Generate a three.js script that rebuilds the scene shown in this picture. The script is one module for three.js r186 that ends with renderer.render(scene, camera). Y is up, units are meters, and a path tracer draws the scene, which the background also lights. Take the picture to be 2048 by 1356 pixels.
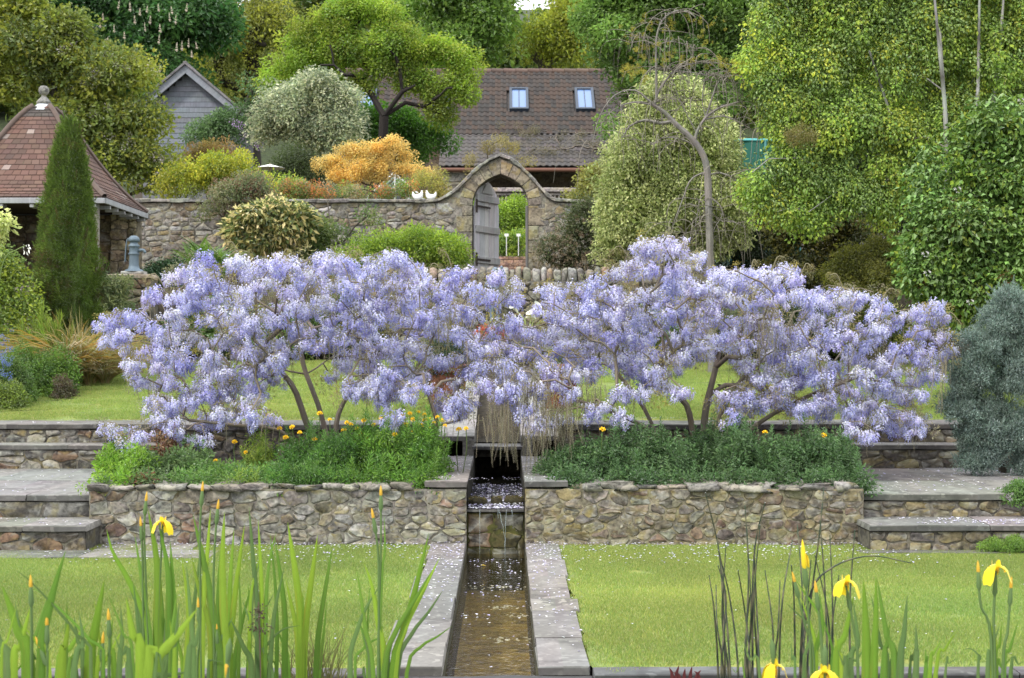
import * as THREE from 'three';
import { mergeGeometries, mergeVertices } from 'three/addons/utils/BufferGeometryUtils.js';
import { MarchingCubes } from 'three/addons/objects/MarchingCubes.js';

// ---------------------------------------------------------------- camera, sky, sun, exposure
const scene = new THREE.Scene();
const F = 2813, VX = 1010, VY = 692, EYE = 1.7;
const V3 = (x, y, z) => new THREE.Vector3(x, y, z);
const P = (x, y, d) => V3((x - VX) / F * d, EYE - (y - VY) / F * d, -d);   // a direction and a distance -> a point of the garden
const M = (d) => d / F;                                                    // metres per unit of direction at a distance
const camera = new THREE.PerspectiveCamera(27.1, 1024 / 678, 0.1, 600);
camera.position.set(0, EYE, 0);
camera.lookAt(P(1024, 678, 100));
camera.focus = 11; camera.userData.fStop = 6;
scene.add(camera);

{ // bright overcast sky
  const W = 128, H = 64, data = new Float32Array(W * H * 4);
  for (let j = 0; j < H; j++) for (let i = 0; i < W; i++) {
    const el = ((j + 0.5) / H - 0.5) * Math.PI, s = Math.max(0, Math.sin(el));
    const az = (i + 0.5) / W * Math.PI * 2, mott = 1 + 0.05 * Math.sin(az * 3 + 4 * s) * Math.sin(az * 2 + 7 * s + 1);
    const L = el < 0 ? 0.45 : (1.08 + 0.8 * s) * mott, o = (j * W + i) * 4;
    data[o] = L * 0.97; data[o + 1] = L * 1.0; data[o + 2] = L * 1.05; data[o + 3] = 1;
  }
  const t = new THREE.DataTexture(data, W, H, THREE.RGBAFormat, THREE.FloatType);
  t.mapping = THREE.EquirectangularReflectionMapping; t.magFilter = THREE.LinearFilter; t.needsUpdate = true;
  scene.background = t; scene.environment = t;
}
const sun = new THREE.DirectionalLight(new THREE.Color(1, 0.95, 0.86), 2.0);
sun.position.set(-22, 32, 6); sun.target.position.set(0, 0, -16);
sun.castShadow = true; sun.shadow.radius = 14; sun.shadow.mapSize.set(4096, 4096);
Object.assign(sun.shadow.camera, { left: -30, right: 30, top: 40, bottom: -30, near: 1, far: 120 });
scene.add(sun, sun.target);

const renderer = new THREE.WebGLRenderer({ antialias: true });
renderer.toneMapping = THREE.LinearToneMapping;
renderer.toneMappingExposure = 1.44;
renderer.shadowMap.enabled = true;

// ---------------------------------------------------------------- helpers
let seed = 7;
function rnd() { seed = (seed + 0x6d2b79f5) | 0; let t = Math.imul(seed ^ (seed >>> 15), 1 | seed); t = (t + Math.imul(t ^ (t >>> 7), 61 | t)) ^ t; return ((t ^ (t >>> 14)) >>> 0) / 4294967296; }
const rr = (a, b) => a + (b - a) * rnd(), pick = (a) => a[Math.floor(rnd() * a.length)], sg = () => rnd() + rnd() + rnd() - 1.5;
const lerp = THREE.MathUtils.lerp, clamp = THREE.MathUtils.clamp, sst = (x, a, b) => THREE.MathUtils.smoothstep(x, a, b);
const used = {};
function numbered(n) { used[n] = (used[n] ?? -1) + 1; return used[n] ? n + '_' + String(used[n]).padStart(3, '0') : n; }
function tag(o, label, category, group, kind) { if (label) o.userData.label = label; if (category) o.userData.category = category; if (group) o.userData.group = group; if (kind) o.userData.kind = kind; return o; }
function thing(name, label, category, group, kind) { const g = new THREE.Group(); g.name = numbered(name); scene.add(g); return tag(g, label, category, group, kind); }
function part(name, geo, mat, parent, kind) {
  const m = new THREE.Mesh(geo, mat); m.name = parent ? name : numbered(name); m.castShadow = m.receiveShadow = true;
  (parent ?? scene).add(m); if (kind) m.userData.kind = kind; return m;
}
const struct = (name, geo, mat, label) => tag(part(name, geo, mat), label ?? null, null, null, 'structure');

// periodic value noise and textures made from it
const HN = 256, hash = new Float32Array(HN * HN); for (let i = 0; i < HN * HN; i++) hash[i] = rnd();
function vn(x, y, per) {
  const xi = Math.floor(x), yi = Math.floor(y), fx = x - xi, fy = y - yi, u = fx * fx * (3 - 2 * fx), v = fy * fy * (3 - 2 * fy);
  const m = (k) => ((k % per) + per) % per, h = (a, b) => hash[(m(b) * 7 % HN) * HN + (m(a) * 13 + m(b) * 31) % HN];
  return lerp(lerp(h(xi, yi), h(xi + 1, yi), u), lerp(h(xi, yi + 1), h(xi + 1, yi + 1), u), v);
}
function fbm(u, v, per, oct = 5) { let s = 0, a = 0.5, t = 0; for (let k = 0; k < oct; k++) { s += a * vn(u * per, v * per, per); t += a; a *= 0.55; per *= 2; } return s / t; }
function tex(size, fn, rep, srgb) {
  const d = new Uint8Array(size * size * 4);
  for (let j = 0; j < size; j++) for (let i = 0; i < size; i++) {
    const c = fn(i / size, j / size), o = (j * size + i) * 4;
    for (let k = 0; k < 3; k++) d[o + k] = clamp(c[k] ?? c[0], 0, 1) * 255;
    d[o + 3] = 255;
  }
  const t = new THREE.DataTexture(d, size, size); t.wrapS = t.wrapT = THREE.RepeatWrapping; t.magFilter = THREE.LinearFilter; t.minFilter = THREE.LinearMipmapLinearFilter; t.generateMipmaps = true;
  if (rep) t.repeat.set(rep, rep); if (srgb) t.colorSpace = THREE.SRGBColorSpace; t.needsUpdate = true; return t;
}
const std = (o) => new THREE.MeshStandardMaterial(o), rgb = (r, g, b) => new THREE.Color().setRGB(r, g, b);
const leafMat = (tr = 0.4) => new THREE.MeshPhysicalMaterial({ color: 0xffffff, roughness: 0.97, transmission: tr, thickness: 0, side: THREE.DoubleSide, vertexColors: true, ior: 1.3 });
const glossLeaf = std({ roughness: 0.42, side: THREE.DoubleSide, vertexColors: true });

// lichen-blotched stone; multiplies vertex colours
const stoneTex = tex(512, (u, v) => {
  const a = fbm(u, v, 6, 6), b = fbm(u + 0.37, v + 0.11, 16, 4), c = fbm(u + 0.7, v + 0.4, 40, 3);
  let k = 0.22 + 0.72 * a + 0.5 * (b - 0.5) + 0.75 * (c - 0.5); k = Math.max(0.12, k);
  const lich = sst(fbm(u + 0.2, v + 0.83, 9, 6), 0.54, 0.62) * (0.5 + c), och = sst(fbm(u + 0.55, v + 0.3, 5, 5), 0.58, 0.72);
  return [lerp(k, 0.95, lich * 0.75) , lerp(k * (1 - 0.06 * och), 0.95, lich * 0.75), lerp(k * (1 - 0.35 * och), 0.88, lich * 0.7)];
});
const stoneBump = tex(512, (u, v) => [fbm(u, v, 9, 7)]);
const slabTex = tex(1024, (u, v) => {
  const a = fbm(u, v, 4, 7), b = fbm(u + 0.3, v + 0.6, 24, 4), c = fbm(u + 0.1, v, 90, 2);
  const sp = sst(fbm(u + 0.9, v + 0.21, 34, 3), 0.63, 0.69), dk = sst(fbm(u + 0.4, v + 0.77, 9, 5), 0.55, 0.75);
  const k = (0.45 + 0.45 * a + 0.2 * (b - 0.5) + 0.2 * (c - 0.5)) * (1 - 0.35 * dk);
  return [lerp(k, 0.98, sp * 0.8), lerp(k * 0.985, 0.98, sp * 0.8), lerp(k * 0.96, 0.94, sp * 0.8)];
});
const tileTex = tex(256, (u, v) => { const k = 0.72 + 0.34 * fbm(u, v, 12, 5), l = sst(fbm(u + 0.3, v + 0.6, 10, 4), 0.6, 0.7) * 0.5; return [lerp(k, 1, l), lerp(k, 1, l), lerp(k, 0.95, l)]; });
const woodTex = tex(512, (u, v) => { const g = fbm(u, v * 0.12, 40, 4) * 0.7 + 0.3 * fbm(u + 0.3, v, 8, 4); return [0.5 + 0.5 * g]; });
const grain = tex(256, (u, v) => [fbm(u, v, 32, 5)]);
const MT = {
  stone: std({ vertexColors: true, map: stoneTex, bumpMap: stoneBump, bumpScale: 0.022, roughness: 0.95 }),
  mortar: std({ vertexColors: true, map: stoneTex, bumpMap: stoneBump, bumpScale: 0.012, roughness: 1 }),
  slab: std({ vertexColors: true, map: slabTex, bumpMap: stoneBump, bumpScale: 0.004, roughness: 0.85 }),
  wood: std({ vertexColors: true, map: woodTex, bumpMap: woodTex, bumpScale: 0.004, roughness: 0.85 }),
  tile: std({ vertexColors: true, map: tileTex, roughness: 0.9 }),
  bark: std({ vertexColors: true, map: woodTex, bumpMap: woodTex, bumpScale: 0.006, roughness: 0.95 }),
  plain: std({ vertexColors: true, roughness: 0.7 }),
  iron: std({ color: rgb(0.035, 0.025, 0.02), roughness: 0.7, metalness: 0.4 }),
  soil: std({ vertexColors: true, map: stoneTex, bumpMap: stoneBump, bumpScale: 0.03, roughness: 1 }),
  leaf: leafMat(0.55), leafThin: leafMat(0.55), gloss: glossLeaf,
  petal: leafMat(0.35),
  glass: std({ color: rgb(0.14, 0.22, 0.4), roughness: 0.08, metalness: 0.0 }),
};

// collects vertices with uv and colour
class GB {
  constructor() { this.p = []; this.u = []; this.c = []; this.i = []; this.col = [1, 1, 1]; }
  v(x, y, z, u = 0, w = 0, c = this.col) { this.p.push(x, y, z); this.u.push(u, w); this.c.push(c[0], c[1], c[2]); return this.p.length / 3 - 1; }
  tri(a, b, c) { this.i.push(a, b, c); }
  quad(a, b, c, d) { this.i.push(a, b, c, a, c, d); }
  // a tube through points with a radius at each
  tube(pts, radii, seg = 6, cap = true, colors) {
    const T = V3(), N = V3(0, 0, 0), B = V3(); let prev = -1, len = 0;
    const t0 = pts[1].clone().sub(pts[0]).normalize(); N.copy(Math.abs(t0.y) < 0.9 ? V3(0, 1, 0) : V3(1, 0, 0)).cross(t0).normalize();
    for (let k = 0; k < pts.length; k++) {
      T.copy(pts[Math.min(k + 1, pts.length - 1)]).sub(pts[Math.max(k - 1, 0)]).normalize();
      N.addScaledVector(T, -N.dot(T)).normalize(); B.crossVectors(T, N);
      if (k) len += pts[k].distanceTo(pts[k - 1]);
      const r = radii[k] ?? radii, start = this.p.length / 3, c = colors ? colors[k] : this.col;
      for (let s = 0; s <= seg; s++) {
        const a = s / seg * Math.PI * 2, x = Math.cos(a) * r, y = Math.sin(a) * r;
        this.v(pts[k].x + N.x * x + B.x * y, pts[k].y + N.y * x + B.y * y, pts[k].z + N.z * x + B.z * y, s / seg * Math.max(0.1, 6.28 * radii[0]) * 2, len * 2, c);
      }
      if (prev >= 0) for (let s = 0; s < seg; s++) this.quad(prev + s, prev + s + 1, start + s + 1, start + s);
      prev = start;
    }
    if (cap) { const e = pts[pts.length - 1], m = this.v(e.x, e.y, e.z); for (let s = 0; s < seg; s++) this.tri(prev + s, prev + s + 1, m); }
  }
  // a rhombic leaf: root, direction, side, normal, length, width
  leaf(o, dir, side, nor, L, W, c, fold = 0.15) {
    const a = this.v(o.x, o.y, o.z, 0, 0, c), m = 0.45;
    const b = this.v(o.x + dir.x * L * m + side.x * W / 2 + nor.x * W * fold, o.y + dir.y * L * m + side.y * W / 2 + nor.y * W * fold, o.z + dir.z * L * m + side.z * W / 2 + nor.z * W * fold, 0, 0, c);
    const e = this.v(o.x + dir.x * L, o.y + dir.y * L - L * 0.08, o.z + dir.z * L, 0, 0, c);
    const d = this.v(o.x + dir.x * L * m - side.x * W / 2 + nor.x * W * fold, o.y + dir.y * L * m - side.y * W / 2 + nor.y * W * fold, o.z + dir.z * L * m - side.z * W / 2 + nor.z * W * fold, 0, 0, c);
    this.tri(a, b, e); this.tri(a, e, d);
  }
  box(x0, y0, z0, x1, y1, z1, uvs = 1) {
    const f = (q) => { const s = q.map((k) => this.v(k[0], k[1], k[2], k[3] * uvs, k[4] * uvs)); this.quad(...s); };
    f([[x0, y0, z1, x0, y0], [x1, y0, z1, x1, y0], [x1, y1, z1, x1, y1], [x0, y1, z1, x0, y1]]);
    f([[x1, y0, z0, x1, y0], [x0, y0, z0, x0, y0], [x0, y1, z0, x0, y1], [x1, y1, z0, x1, y1]]);
    f([[x0, y1, z1, x0, -z1], [x1, y1, z1, x1, -z1], [x1, y1, z0, x1, -z0], [x0, y1, z0, x0, -z0]]);
    f([[x0, y0, z0, x0, z0], [x1, y0, z0, x1, z0], [x1, y0, z1, x1, z1], [x0, y0, z1, x0, z1]]);
    f([[x1, y0, z1, -z1, y0], [x1, y0, z0, -z0, y0], [x1, y1, z0, -z0, y1], [x1, y1, z1, -z1, y1]]);
    f([[x0, y0, z0, z0, y0], [x0, y0, z1, z1, y0], [x0, y1, z1, z1, y1], [x0, y1, z0, z0, y1]]);
  }
  add(g) { // another collector's content
    const n = this.p.length / 3; for (const k of ['p', 'u', 'c']) for (const x of g[k]) this[k].push(x); for (const x of g.i) this.i.push(x + n);
  }
  build(smooth = true) {
    const g = new THREE.BufferGeometry();
    g.setAttribute('position', new THREE.Float32BufferAttribute(this.p, 3)); g.setAttribute('uv', new THREE.Float32BufferAttribute(this.u, 2)); g.setAttribute('color', new THREE.Float32BufferAttribute(this.c, 3));
    g.setIndex(this.i); if (smooth) g.computeVertexNormals(); return g;
  }
}
const vary = (c, k = 0.15) => { const m = 1 + sg() * k * 1.4; return [c[0] * m * (1 + sg() * 0.05), c[1] * m * (1 + sg() * 0.05), c[2] * m * (1 + sg() * 0.05)]; };
const onSphere = () => { const z = rr(-1, 1), a = rr(0, 6.283), s = Math.sqrt(1 - z * z); return V3(Math.cos(a) * s, z, Math.sin(a) * s); };

// bevelled box with slightly uneven edges: slabs, blocks, boards
function block(w, h, d, c, bev = 0.01, wob = 0.006, uvs = 1, stain = 0) { // stain: dark algae on the edges
  const g = new GB(), nx = Math.max(2, Math.min(5, Math.round(w / 0.22))), ou = rr(0, 5), ov = rr(0, 5);
  g.col = c;
  const rows = []; // each row is a ring of the cross-section in x
  for (let k = 0; k <= nx; k++) {
    const x = -w / 2 + w * k / nx, end = k === 0 || k === nx ? bev : 0;
    const j = () => sg() * wob;
    const prof = [[-h / 2 + end, d / 2 - bev], [-h / 2 + bev, d / 2], [h / 2 - bev, d / 2], [h / 2, d / 2 - bev], [h / 2, -d / 2 + bev], [h / 2 - bev, -d / 2], [-h / 2 + bev, -d / 2], [-h / 2, -d / 2 + bev]];
    rows.push(prof.map(([y, z], q) => { const dj = q < 4 ? j() : j(); return [x + (end ? sg() * wob : 0), y + (Math.abs(y) > h / 2 - bev * 1.5 ? dj * 0.4 : 0), z + (z > 0 ? dj : -dj)]; }));
  }
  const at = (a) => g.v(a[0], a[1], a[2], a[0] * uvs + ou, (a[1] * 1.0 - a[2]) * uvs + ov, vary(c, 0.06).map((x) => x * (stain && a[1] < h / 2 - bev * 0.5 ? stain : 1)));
  for (let k = 0; k < nx; k++) for (let q = 0; q < 8; q++) { const r = (q + 1) % 8; g.quad(at(rows[k][q]), at(rows[k + 1][q]), at(rows[k + 1][r]), at(rows[k][r])); }
  for (const [k, s] of [[0, 1], [nx, -1]]) { const ids = rows[k].map((a) => g.v(a[0], a[1], a[2], a[2] * uvs + ou, a[1] * uvs + ov)); for (let q = 1; q < 7; q++) s > 0 ? g.tri(ids[0], ids[q + 1], ids[q]) : g.tri(ids[0], ids[q], ids[q + 1]); }
  return g.build(true);
}
// an uneven rounded stone
const ico = mergeVertices((() => { const g = new THREE.IcosahedronGeometry(1, 1); g.deleteAttribute('normal'); g.deleteAttribute('uv'); return g; })());
function rock(w, h, d, c, boxy = 0.6, rough = 0.12) {
  const g = new GB(), a = ico.attributes.position, ox = rr(0, 9), oy = rr(0, 9), f1 = onSphere(), f2 = onSphere();
  for (let i = 0; i < a.count; i++) {
    const q = V3().fromBufferAttribute(a, i), b = (t) => Math.sign(t) * Math.pow(Math.abs(t), boxy), m = 1 + rough * (Math.sin(q.dot(f1) * 4) + sg() * 0.6) + rough * 0.5 * Math.sin(q.dot(f2) * 7);
    const x = b(q.x) * w / 2 * m, y = b(q.y) * h / 2 * m, z = b(q.z) * d / 2 * m;
    g.v(x, y, z, x * 1.3 + z + ox, y * 1.3 - z + oy, vary(c, 0.08));
  }
  g.i = Array.from(ico.index.array); return g.build();
}

// rubble masonry: irregular stones in rough courses as cells around jittered centres
function rubble(u0, u1, v0, v1, o) {
  const pts = [], asp = o.asp ?? 1.5; let v = v0;
  while (v < v1 - 0.03) {
    let h = rr(o.h[0], o.h[1]); if (v + h > v1 - o.h[0] * 0.6) h = v1 - v;
    let u = u0 - rr(0, o.w[0] * 0.6);
    while (u < u1) { const w = lerp(o.w[0], o.w[1], Math.pow(rnd(), 1.4)) * (0.7 + 0.5 * h / o.h[1]), jt = o.jit ?? 0.3; if (rnd() < jt * 0.5 && h > 0.09) { pts.push([(u + w / 2) / asp, v + h * 0.25], [(u + w / 2 + sg() * w * 0.2) / asp, v + h * 0.75]); } else pts.push([(u + w / 2) / asp, v + h / 2 + sg() * h * jt * 0.7]); u += w; }
    v += h;
  }
  const cells = [], j = o.joint ?? 0.014;
  for (let a = 0; a < pts.length; a++) {
    let poly = [[u0 / asp, v0], [u1 / asp, v0], [u1 / asp, v1], [u0 / asp, v1]];
    const [ax, ay] = pts[a]; if (ax * asp < u0 - 0.1 || ax * asp > u1 + 0.1) continue;
    for (let b = 0; b < pts.length && poly.length; b++) {
      if (a === b) continue; const dx = pts[b][0] - ax, dy = pts[b][1] - ay, L = Math.hypot(dx, dy); if (L > 0.9) continue;
      const nx = dx / L, ny = dy / L, lim = L / 2 - j / 2, out = [];
      for (let k = 0; k < poly.length; k++) {
        const p = poly[k], q = poly[(k + 1) % poly.length], sp = (p[0] - ax) * nx + (p[1] - ay) * ny - lim, sq = (q[0] - ax) * nx + (q[1] - ay) * ny - lim;
        if (sp <= 0) out.push(p);
        if (sp * sq < 0) { const t = sp / (sp - sq); out.push([p[0] + (q[0] - p[0]) * t, p[1] + (q[1] - p[1]) * t]); }
      }
      poly = out;
    }
    poly = poly.map(([x, y]) => [x * asp, y]);
    poly = poly.filter((p, k) => { const q = poly[(k + 1) % poly.length]; return Math.hypot(p[0] - q[0], p[1] - q[1]) > 0.012; });
    if (poly.length < 3) continue;
    let A = 0, cx = 0, cy = 0; poly.forEach((p, k) => { const q = poly[(k + 1) % poly.length], t = p[0] * q[1] - q[0] * p[1]; A += t / 2; cx += (p[0] + q[0]) * t / 6; cy += (p[1] + q[1]) * t / 6; });
    if (Math.abs(A) < 0.0012) continue; cx /= A; cy /= A;
    const keep = o.keep ? o.keep(cx, cy, poly) : true; if (keep) cells.push({ poly, cx, cy, A: Math.abs(A) });
  }
  return cells;
}
const mott = (c) => { const q = rnd(), v = vary(c, 0.16), k = rr(0.25, 0.7); return q < 0.2 ? v.map((x, i) => lerp(x, [0.5, 0.5, 0.46][i], k)) : q < 0.3 ? v.map((x, i) => lerp(x, [0.34, 0.27, 0.1][i], k)) : q < 0.42 ? v.map((x) => x * 0.6) : v; };   // lichen and dirt in patches
function stoneGeo(cell, frame, c, bulge = 0.018, deep = 0.05) {
  const g = new GB(), { poly, cx, cy } = cell, ring = [];
  for (let k = 0; k < poly.length; k++) { const p = poly[k], q = poly[(k + 1) % poly.length]; const L = Math.hypot(p[0] - q[0], p[1] - q[1]), e = Math.min(0.3, rr(0.005, 0.022) / L), jx = () => sg() * Math.min(0.018, L * 0.13); ring.push([lerp(p[0], q[0], e), lerp(p[1], q[1], e)]); if (L > 0.08) ring.push([(p[0] + q[0]) / 2 + jx(), (p[1] + q[1]) / 2 + jx()]); ring.push([lerp(p[0], q[0], 1 - e), lerp(p[1], q[1], 1 - e)]); }
  const n = ring.length, ou = rr(0, 7), ov = rr(0, 7), tx = sg() * 0.012, ty = sg() * 0.012, b = bulge * rr(0.5, 1.3);
  const at = (u, v, w, cc) => { const q = frame(u, v, w); return g.v(q.x, q.y, q.z, u + ou, v + ov, cc); };
  const rows = [[1, -deep], [1, 0.005], [0.92, b + 0.004]].map(([s, w], row) => ring.map(([u, v]) => { const jx = row ? sg() * 0.004 : 0; return at(cx + (u - cx) * s + jx, cy + (v - cy) * s + jx, w + (row === 2 ? (u - cx) * tx * 8 + (v - cy) * ty * 8 + sg() * 0.005 : 0), mott(c)); }));
  const m = at(cx, cy, b * 1.05 + sg() * 0.004, mott(c));
  for (let r = 0; r < 2; r++) for (let k = 0; k < n; k++) g.quad(rows[r][k], rows[r][(k + 1) % n], rows[r + 1][(k + 1) % n], rows[r + 1][k]);
  for (let k = 0; k < n; k++) g.tri(rows[2][k], rows[2][(k + 1) % n], m);
  return g.build();
}
// stones of a wall as parts; those past "most" joined into one
function layStones(parent, cells, frame, pal, bulge, most = 300, name = 'stone') {
  const order = cells.slice().sort((a, b) => b.A - a.A), rest = [];
  order.forEach((c, k) => { const g = stoneGeo(c, frame, vary(pick(pal), 0.2), bulge); k < most ? part(name, g, MT.stone, parent) : rest.push(g); });
  if (rest.length) part('small_stones', mergeGeometries(rest), MT.stone, parent, 'stuff');
}
// a flat-ish sheet from a height function over a grid
function sheet(x0, x1, d0, d1, nx, nd, fy, c, uvs = 1) {
  const g = new GB();
  for (let j = 0; j <= nd; j++) for (let i = 0; i <= nx; i++) { const x = lerp(x0, x1, i / nx), d = lerp(d0, d1, j / nd); g.v(x, fy(x, d), -d, x * uvs, d * uvs, typeof c === 'function' ? c(x, d) : c); }
  for (let j = 0; j < nd; j++) for (let i = 0; i < nx; i++) { const a = j * (nx + 1) + i; g.quad(a, a + 1, a + nx + 2, a + nx + 1); }
  return g.build();
}
// extruded outline in the wall plane (u right, v up), from w0 to w1 towards the viewer
function prism(poly, w0, w1, frame, c, bev = 0) {
  const g = new GB(); g.col = c; const n = poly.length, cx = poly.reduce((s, p) => s + p[0], 0) / n, cy = poly.reduce((s, p) => s + p[1], 0) / n;
  const tri = THREE.ShapeUtils.triangulateShape(poly.map((p) => new THREE.Vector2(...p)), []);
  const at = (u, v, w) => { const q = frame(u, v, w); return g.v(q.x, q.y, q.z, u + cx * 3, v + w + cy * 3, vary(c, 0.06)); };
  const inb = poly.map(([u, v]) => { const L = Math.hypot(u - cx, v - cy) || 1; return [u - (u - cx) / L * bev, v - (v - cy) / L * bev]; });
  const front = inb.map(([u, v]) => at(u, v, w1)), back = poly.map(([u, v]) => at(u, v, w0));
  for (const [a, b, d] of tri) { g.tri(front[a], front[b], front[d]); g.tri(back[a], back[d], back[b]); }
  for (let k = 0; k < n; k++) {
    const r = (k + 1) % n, s = (q, w, ib) => { const p = ib ? inb[q] : poly[q]; return at(p[0], p[1], w); };
    g.quad(s(k, w0), s(r, w0), s(r, w1 - bev), s(k, w1 - bev)); if (bev) g.quad(s(k, w1 - bev), s(r, w1 - bev), s(r, w1, 1), s(k, w1, 1));
  }
  return g.build();
}
const wallFrame = (z) => (u, v, w) => V3(u, v, z + w);

// rough pointing between the stones: an uneven face that stands about flush with them
function pointing(parent, frame, u0, u1, v0, v1, c, o = {}) {
  const st = o.step ?? 0.028, nu = Math.max(1, Math.round((u1 - u0) / st)), nv = Math.max(1, Math.round((v1 - v0) / st)), g = new GB(), ou = rr(0, 40);
  for (let j = 0; j <= nv; j++) for (let i = 0; i <= nu; i++) { const u = lerp(u0, u1, i / nu), v = lerp(v0, v1, j / nv); if (o.keep && !o.keep(u, v)) { g.v(0, -50, 0); continue; } const w = (o.w ?? 0.005) + (o.amp ?? 0.02) * (fbm((u + ou) / 4, v / 4 + 0.3, 24, 4) - 0.5) + sg() * 0.0025, q = frame(u, v, w); g.v(q.x, q.y, q.z, u, v, vary(c, 0.1)); }
  for (let j = 0; j < nv; j++) for (let i = 0; i < nu; i++) { const a = j * (nu + 1) + i, q = [a, a + 1, a + nu + 2, a + nu + 1]; if (q.some((k) => g.p[k * 3 + 1] < -40)) continue; g.quad(...q); }
  part('pointing', g.build(), MT.mortar, parent);
}
// ---------------------------------------------------------------- plant helpers
// a ball of leaves of radius 1: n leaves of length L and width W
function leafBall(n, L, W, o = {}) {
  const g = new GB(), up = o.up ?? 0.5;
  for (let k = 0; k < n; k++) {
    const s = onSphere(), r = Math.cbrt(rnd()), p = s.clone().multiplyScalar(r), dir = s.clone().multiplyScalar(0.8).add(onSphere().multiplyScalar(0.8)).add(V3(0, -(o.droop ?? 0.1), 0)).normalize();
    const nor = onSphere().multiplyScalar(0.7).add(V3(0, up, 0)).addScaledVector(s, 0.5).normalize(), side = V3().crossVectors(dir, nor).normalize(); nor.crossVectors(side, dir);
    g.leaf(p.multiplyScalar(0.9), dir, side, nor, L * rr(0.7, 1.25), W * rr(0.75, 1.2), vary(o.cols ? pick(o.cols) : [1, 1, 1], 0.22), 0.18);
  }
  return g.build(false);
}
// an upright leafy shoot of height 1
function sprig(n, L, W, o = {}) {
  const g = new GB(), lean = V3(sg() * 0.15, 1, sg() * 0.15).normalize();
  g.col = o.stem ?? [0.8, 0.8, 0.6]; g.tube([V3(0, 0, 0), lean.clone().multiplyScalar(0.5), lean.clone().multiplyScalar(0.98)], [0.012, 0.01, 0.005], 3, false);
  for (let k = 0; k < n; k++) {
    const t = 0.12 + 0.88 * (k + rnd()) / n, a = k * 2.4 + rr(-0.4, 0.4), e = lerp(o.e0 ?? 0.1, o.e1 ?? 0.9, t), dir = V3(Math.cos(a) * Math.cos(e), Math.sin(e), Math.sin(a) * Math.cos(e)), side = V3(-Math.sin(a), 0, Math.cos(a)), nor = V3().crossVectors(side, dir);
    const taper = (o.taper ?? 0.5) + (1 - (o.taper ?? 0.5)) * Math.sin(Math.min(1, t * 1.15) * 2.6);
    g.leaf(lean.clone().multiplyScalar(t), dir, side, nor, L * taper * rr(0.8, 1.2), W * taper, vary(o.cols ? pick(o.cols) : [1, 1, 1], 0.2));
  }
  return g.build(false);
}
// an arching frond of length 1 with pinnae
function frond(n, o = {}) {
  const g = new GB(), arch = o.arch ?? 0.8, at = (t) => V3(0, t * (1 - arch * 0.35 * t), t * t * arch * 0.7), pts = [0, 0.25, 0.5, 0.75, 1].map(at);
  g.col = [0.8, 0.8, 0.5]; g.tube(pts, [0.012, 0.01, 0.008, 0.006, 0.003], 3, false);
  for (let k = 0; k < n; k++) for (const s of [-1, 1]) {
    const t = 0.12 + 0.88 * k / n, p = at(t), d = at(Math.min(1, t + 0.05)).sub(p).normalize(), L = (o.w ?? 0.2) * Math.sin(Math.PI * Math.pow(t, 0.6)) + 0.02, dir = V3(s, 0, 0).addScaledVector(d, 0.5).add(V3(0, -0.15, 0)).normalize();
    g.leaf(p, dir, d, V3().crossVectors(d, dir).normalize(), L, o.pw ?? 0.045, vary([1, 1, 1], 0.15), 0.05);
  }
  return g.build(false);
}
// a strap blade from root to tip along points, of width w with a fold
function blade(g, pts, w, c0, c1, fold = 0.25, face) {
  const n = pts.length; let prev; const len = []; let s = 0; pts.forEach((p, k) => { if (k) s += p.distanceTo(pts[k - 1]); len.push(s); });
  for (let k = 0; k < n; k++) {
    const t = len[k] / s, T = pts[Math.min(k + 1, n - 1)].clone().sub(pts[Math.max(0, k - 1)]).normalize(), side = V3().crossVectors(T, face).normalize(), nor = V3().crossVectors(side, T);
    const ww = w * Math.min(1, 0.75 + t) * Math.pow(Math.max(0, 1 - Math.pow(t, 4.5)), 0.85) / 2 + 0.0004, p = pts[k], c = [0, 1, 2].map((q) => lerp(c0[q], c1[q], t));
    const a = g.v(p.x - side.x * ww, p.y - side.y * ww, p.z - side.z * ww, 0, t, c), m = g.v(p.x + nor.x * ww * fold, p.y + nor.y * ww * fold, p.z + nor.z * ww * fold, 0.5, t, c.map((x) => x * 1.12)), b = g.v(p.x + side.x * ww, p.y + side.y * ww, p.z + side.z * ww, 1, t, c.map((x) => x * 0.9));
    if (prev) { g.quad(prev[0], prev[1], m, a); g.quad(prev[1], prev[2], b, m); }
    prev = [a, m, b];
  }
}
const bez = (pts, n) => new THREE.CatmullRomCurve3(pts, false, 'catmullrom', 0.5).getPoints(n);
// copies of one geometry as one part: places are { p, s, c, q | yaw, tilt }
const E = new THREE.Euler(), Q = new THREE.Quaternion(), MX = new THREE.Matrix4(), CL = new THREE.Color();
function copies(name, geo, mat, places, parent, kind = 'stuff') {
  const im = new THREE.InstancedMesh(geo, mat, places.length); im.name = parent ? name : numbered(name); im.castShadow = im.receiveShadow = true;
  places.forEach((k, i) => {
    if (k.q) Q.copy(k.q); else { E.set(k.tilt ? sg() * k.tilt : 0, k.yaw ?? rr(0, 6.283), k.tilt ? sg() * k.tilt : 0, 'YXZ'); Q.setFromEuler(E); }
    const s = k.s; MX.compose(k.p, Q, typeof s === 'number' ? V3(s, s, s) : s); im.setMatrixAt(i, MX); const c = k.c ?? [1, 1, 1]; im.setColorAt(i, CL.setRGB(c[0], c[1], c[2]));
  });
  (parent ?? scene).add(im); if (kind) im.userData.kind = kind; return im;
}
// lobes [x, y, rx, ry, dd] as seen at distance d -> ellipsoids in the garden
const lobes = (d, list, deep = 1) => list.map(([x, y, rx, ry, dd = 0]) => ({ c: P(x, y, d + dd), r: V3(rx * M(d), ry * M(d), (rx * 0.6 + ry * 0.4) * M(d) * deep) }));
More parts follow.
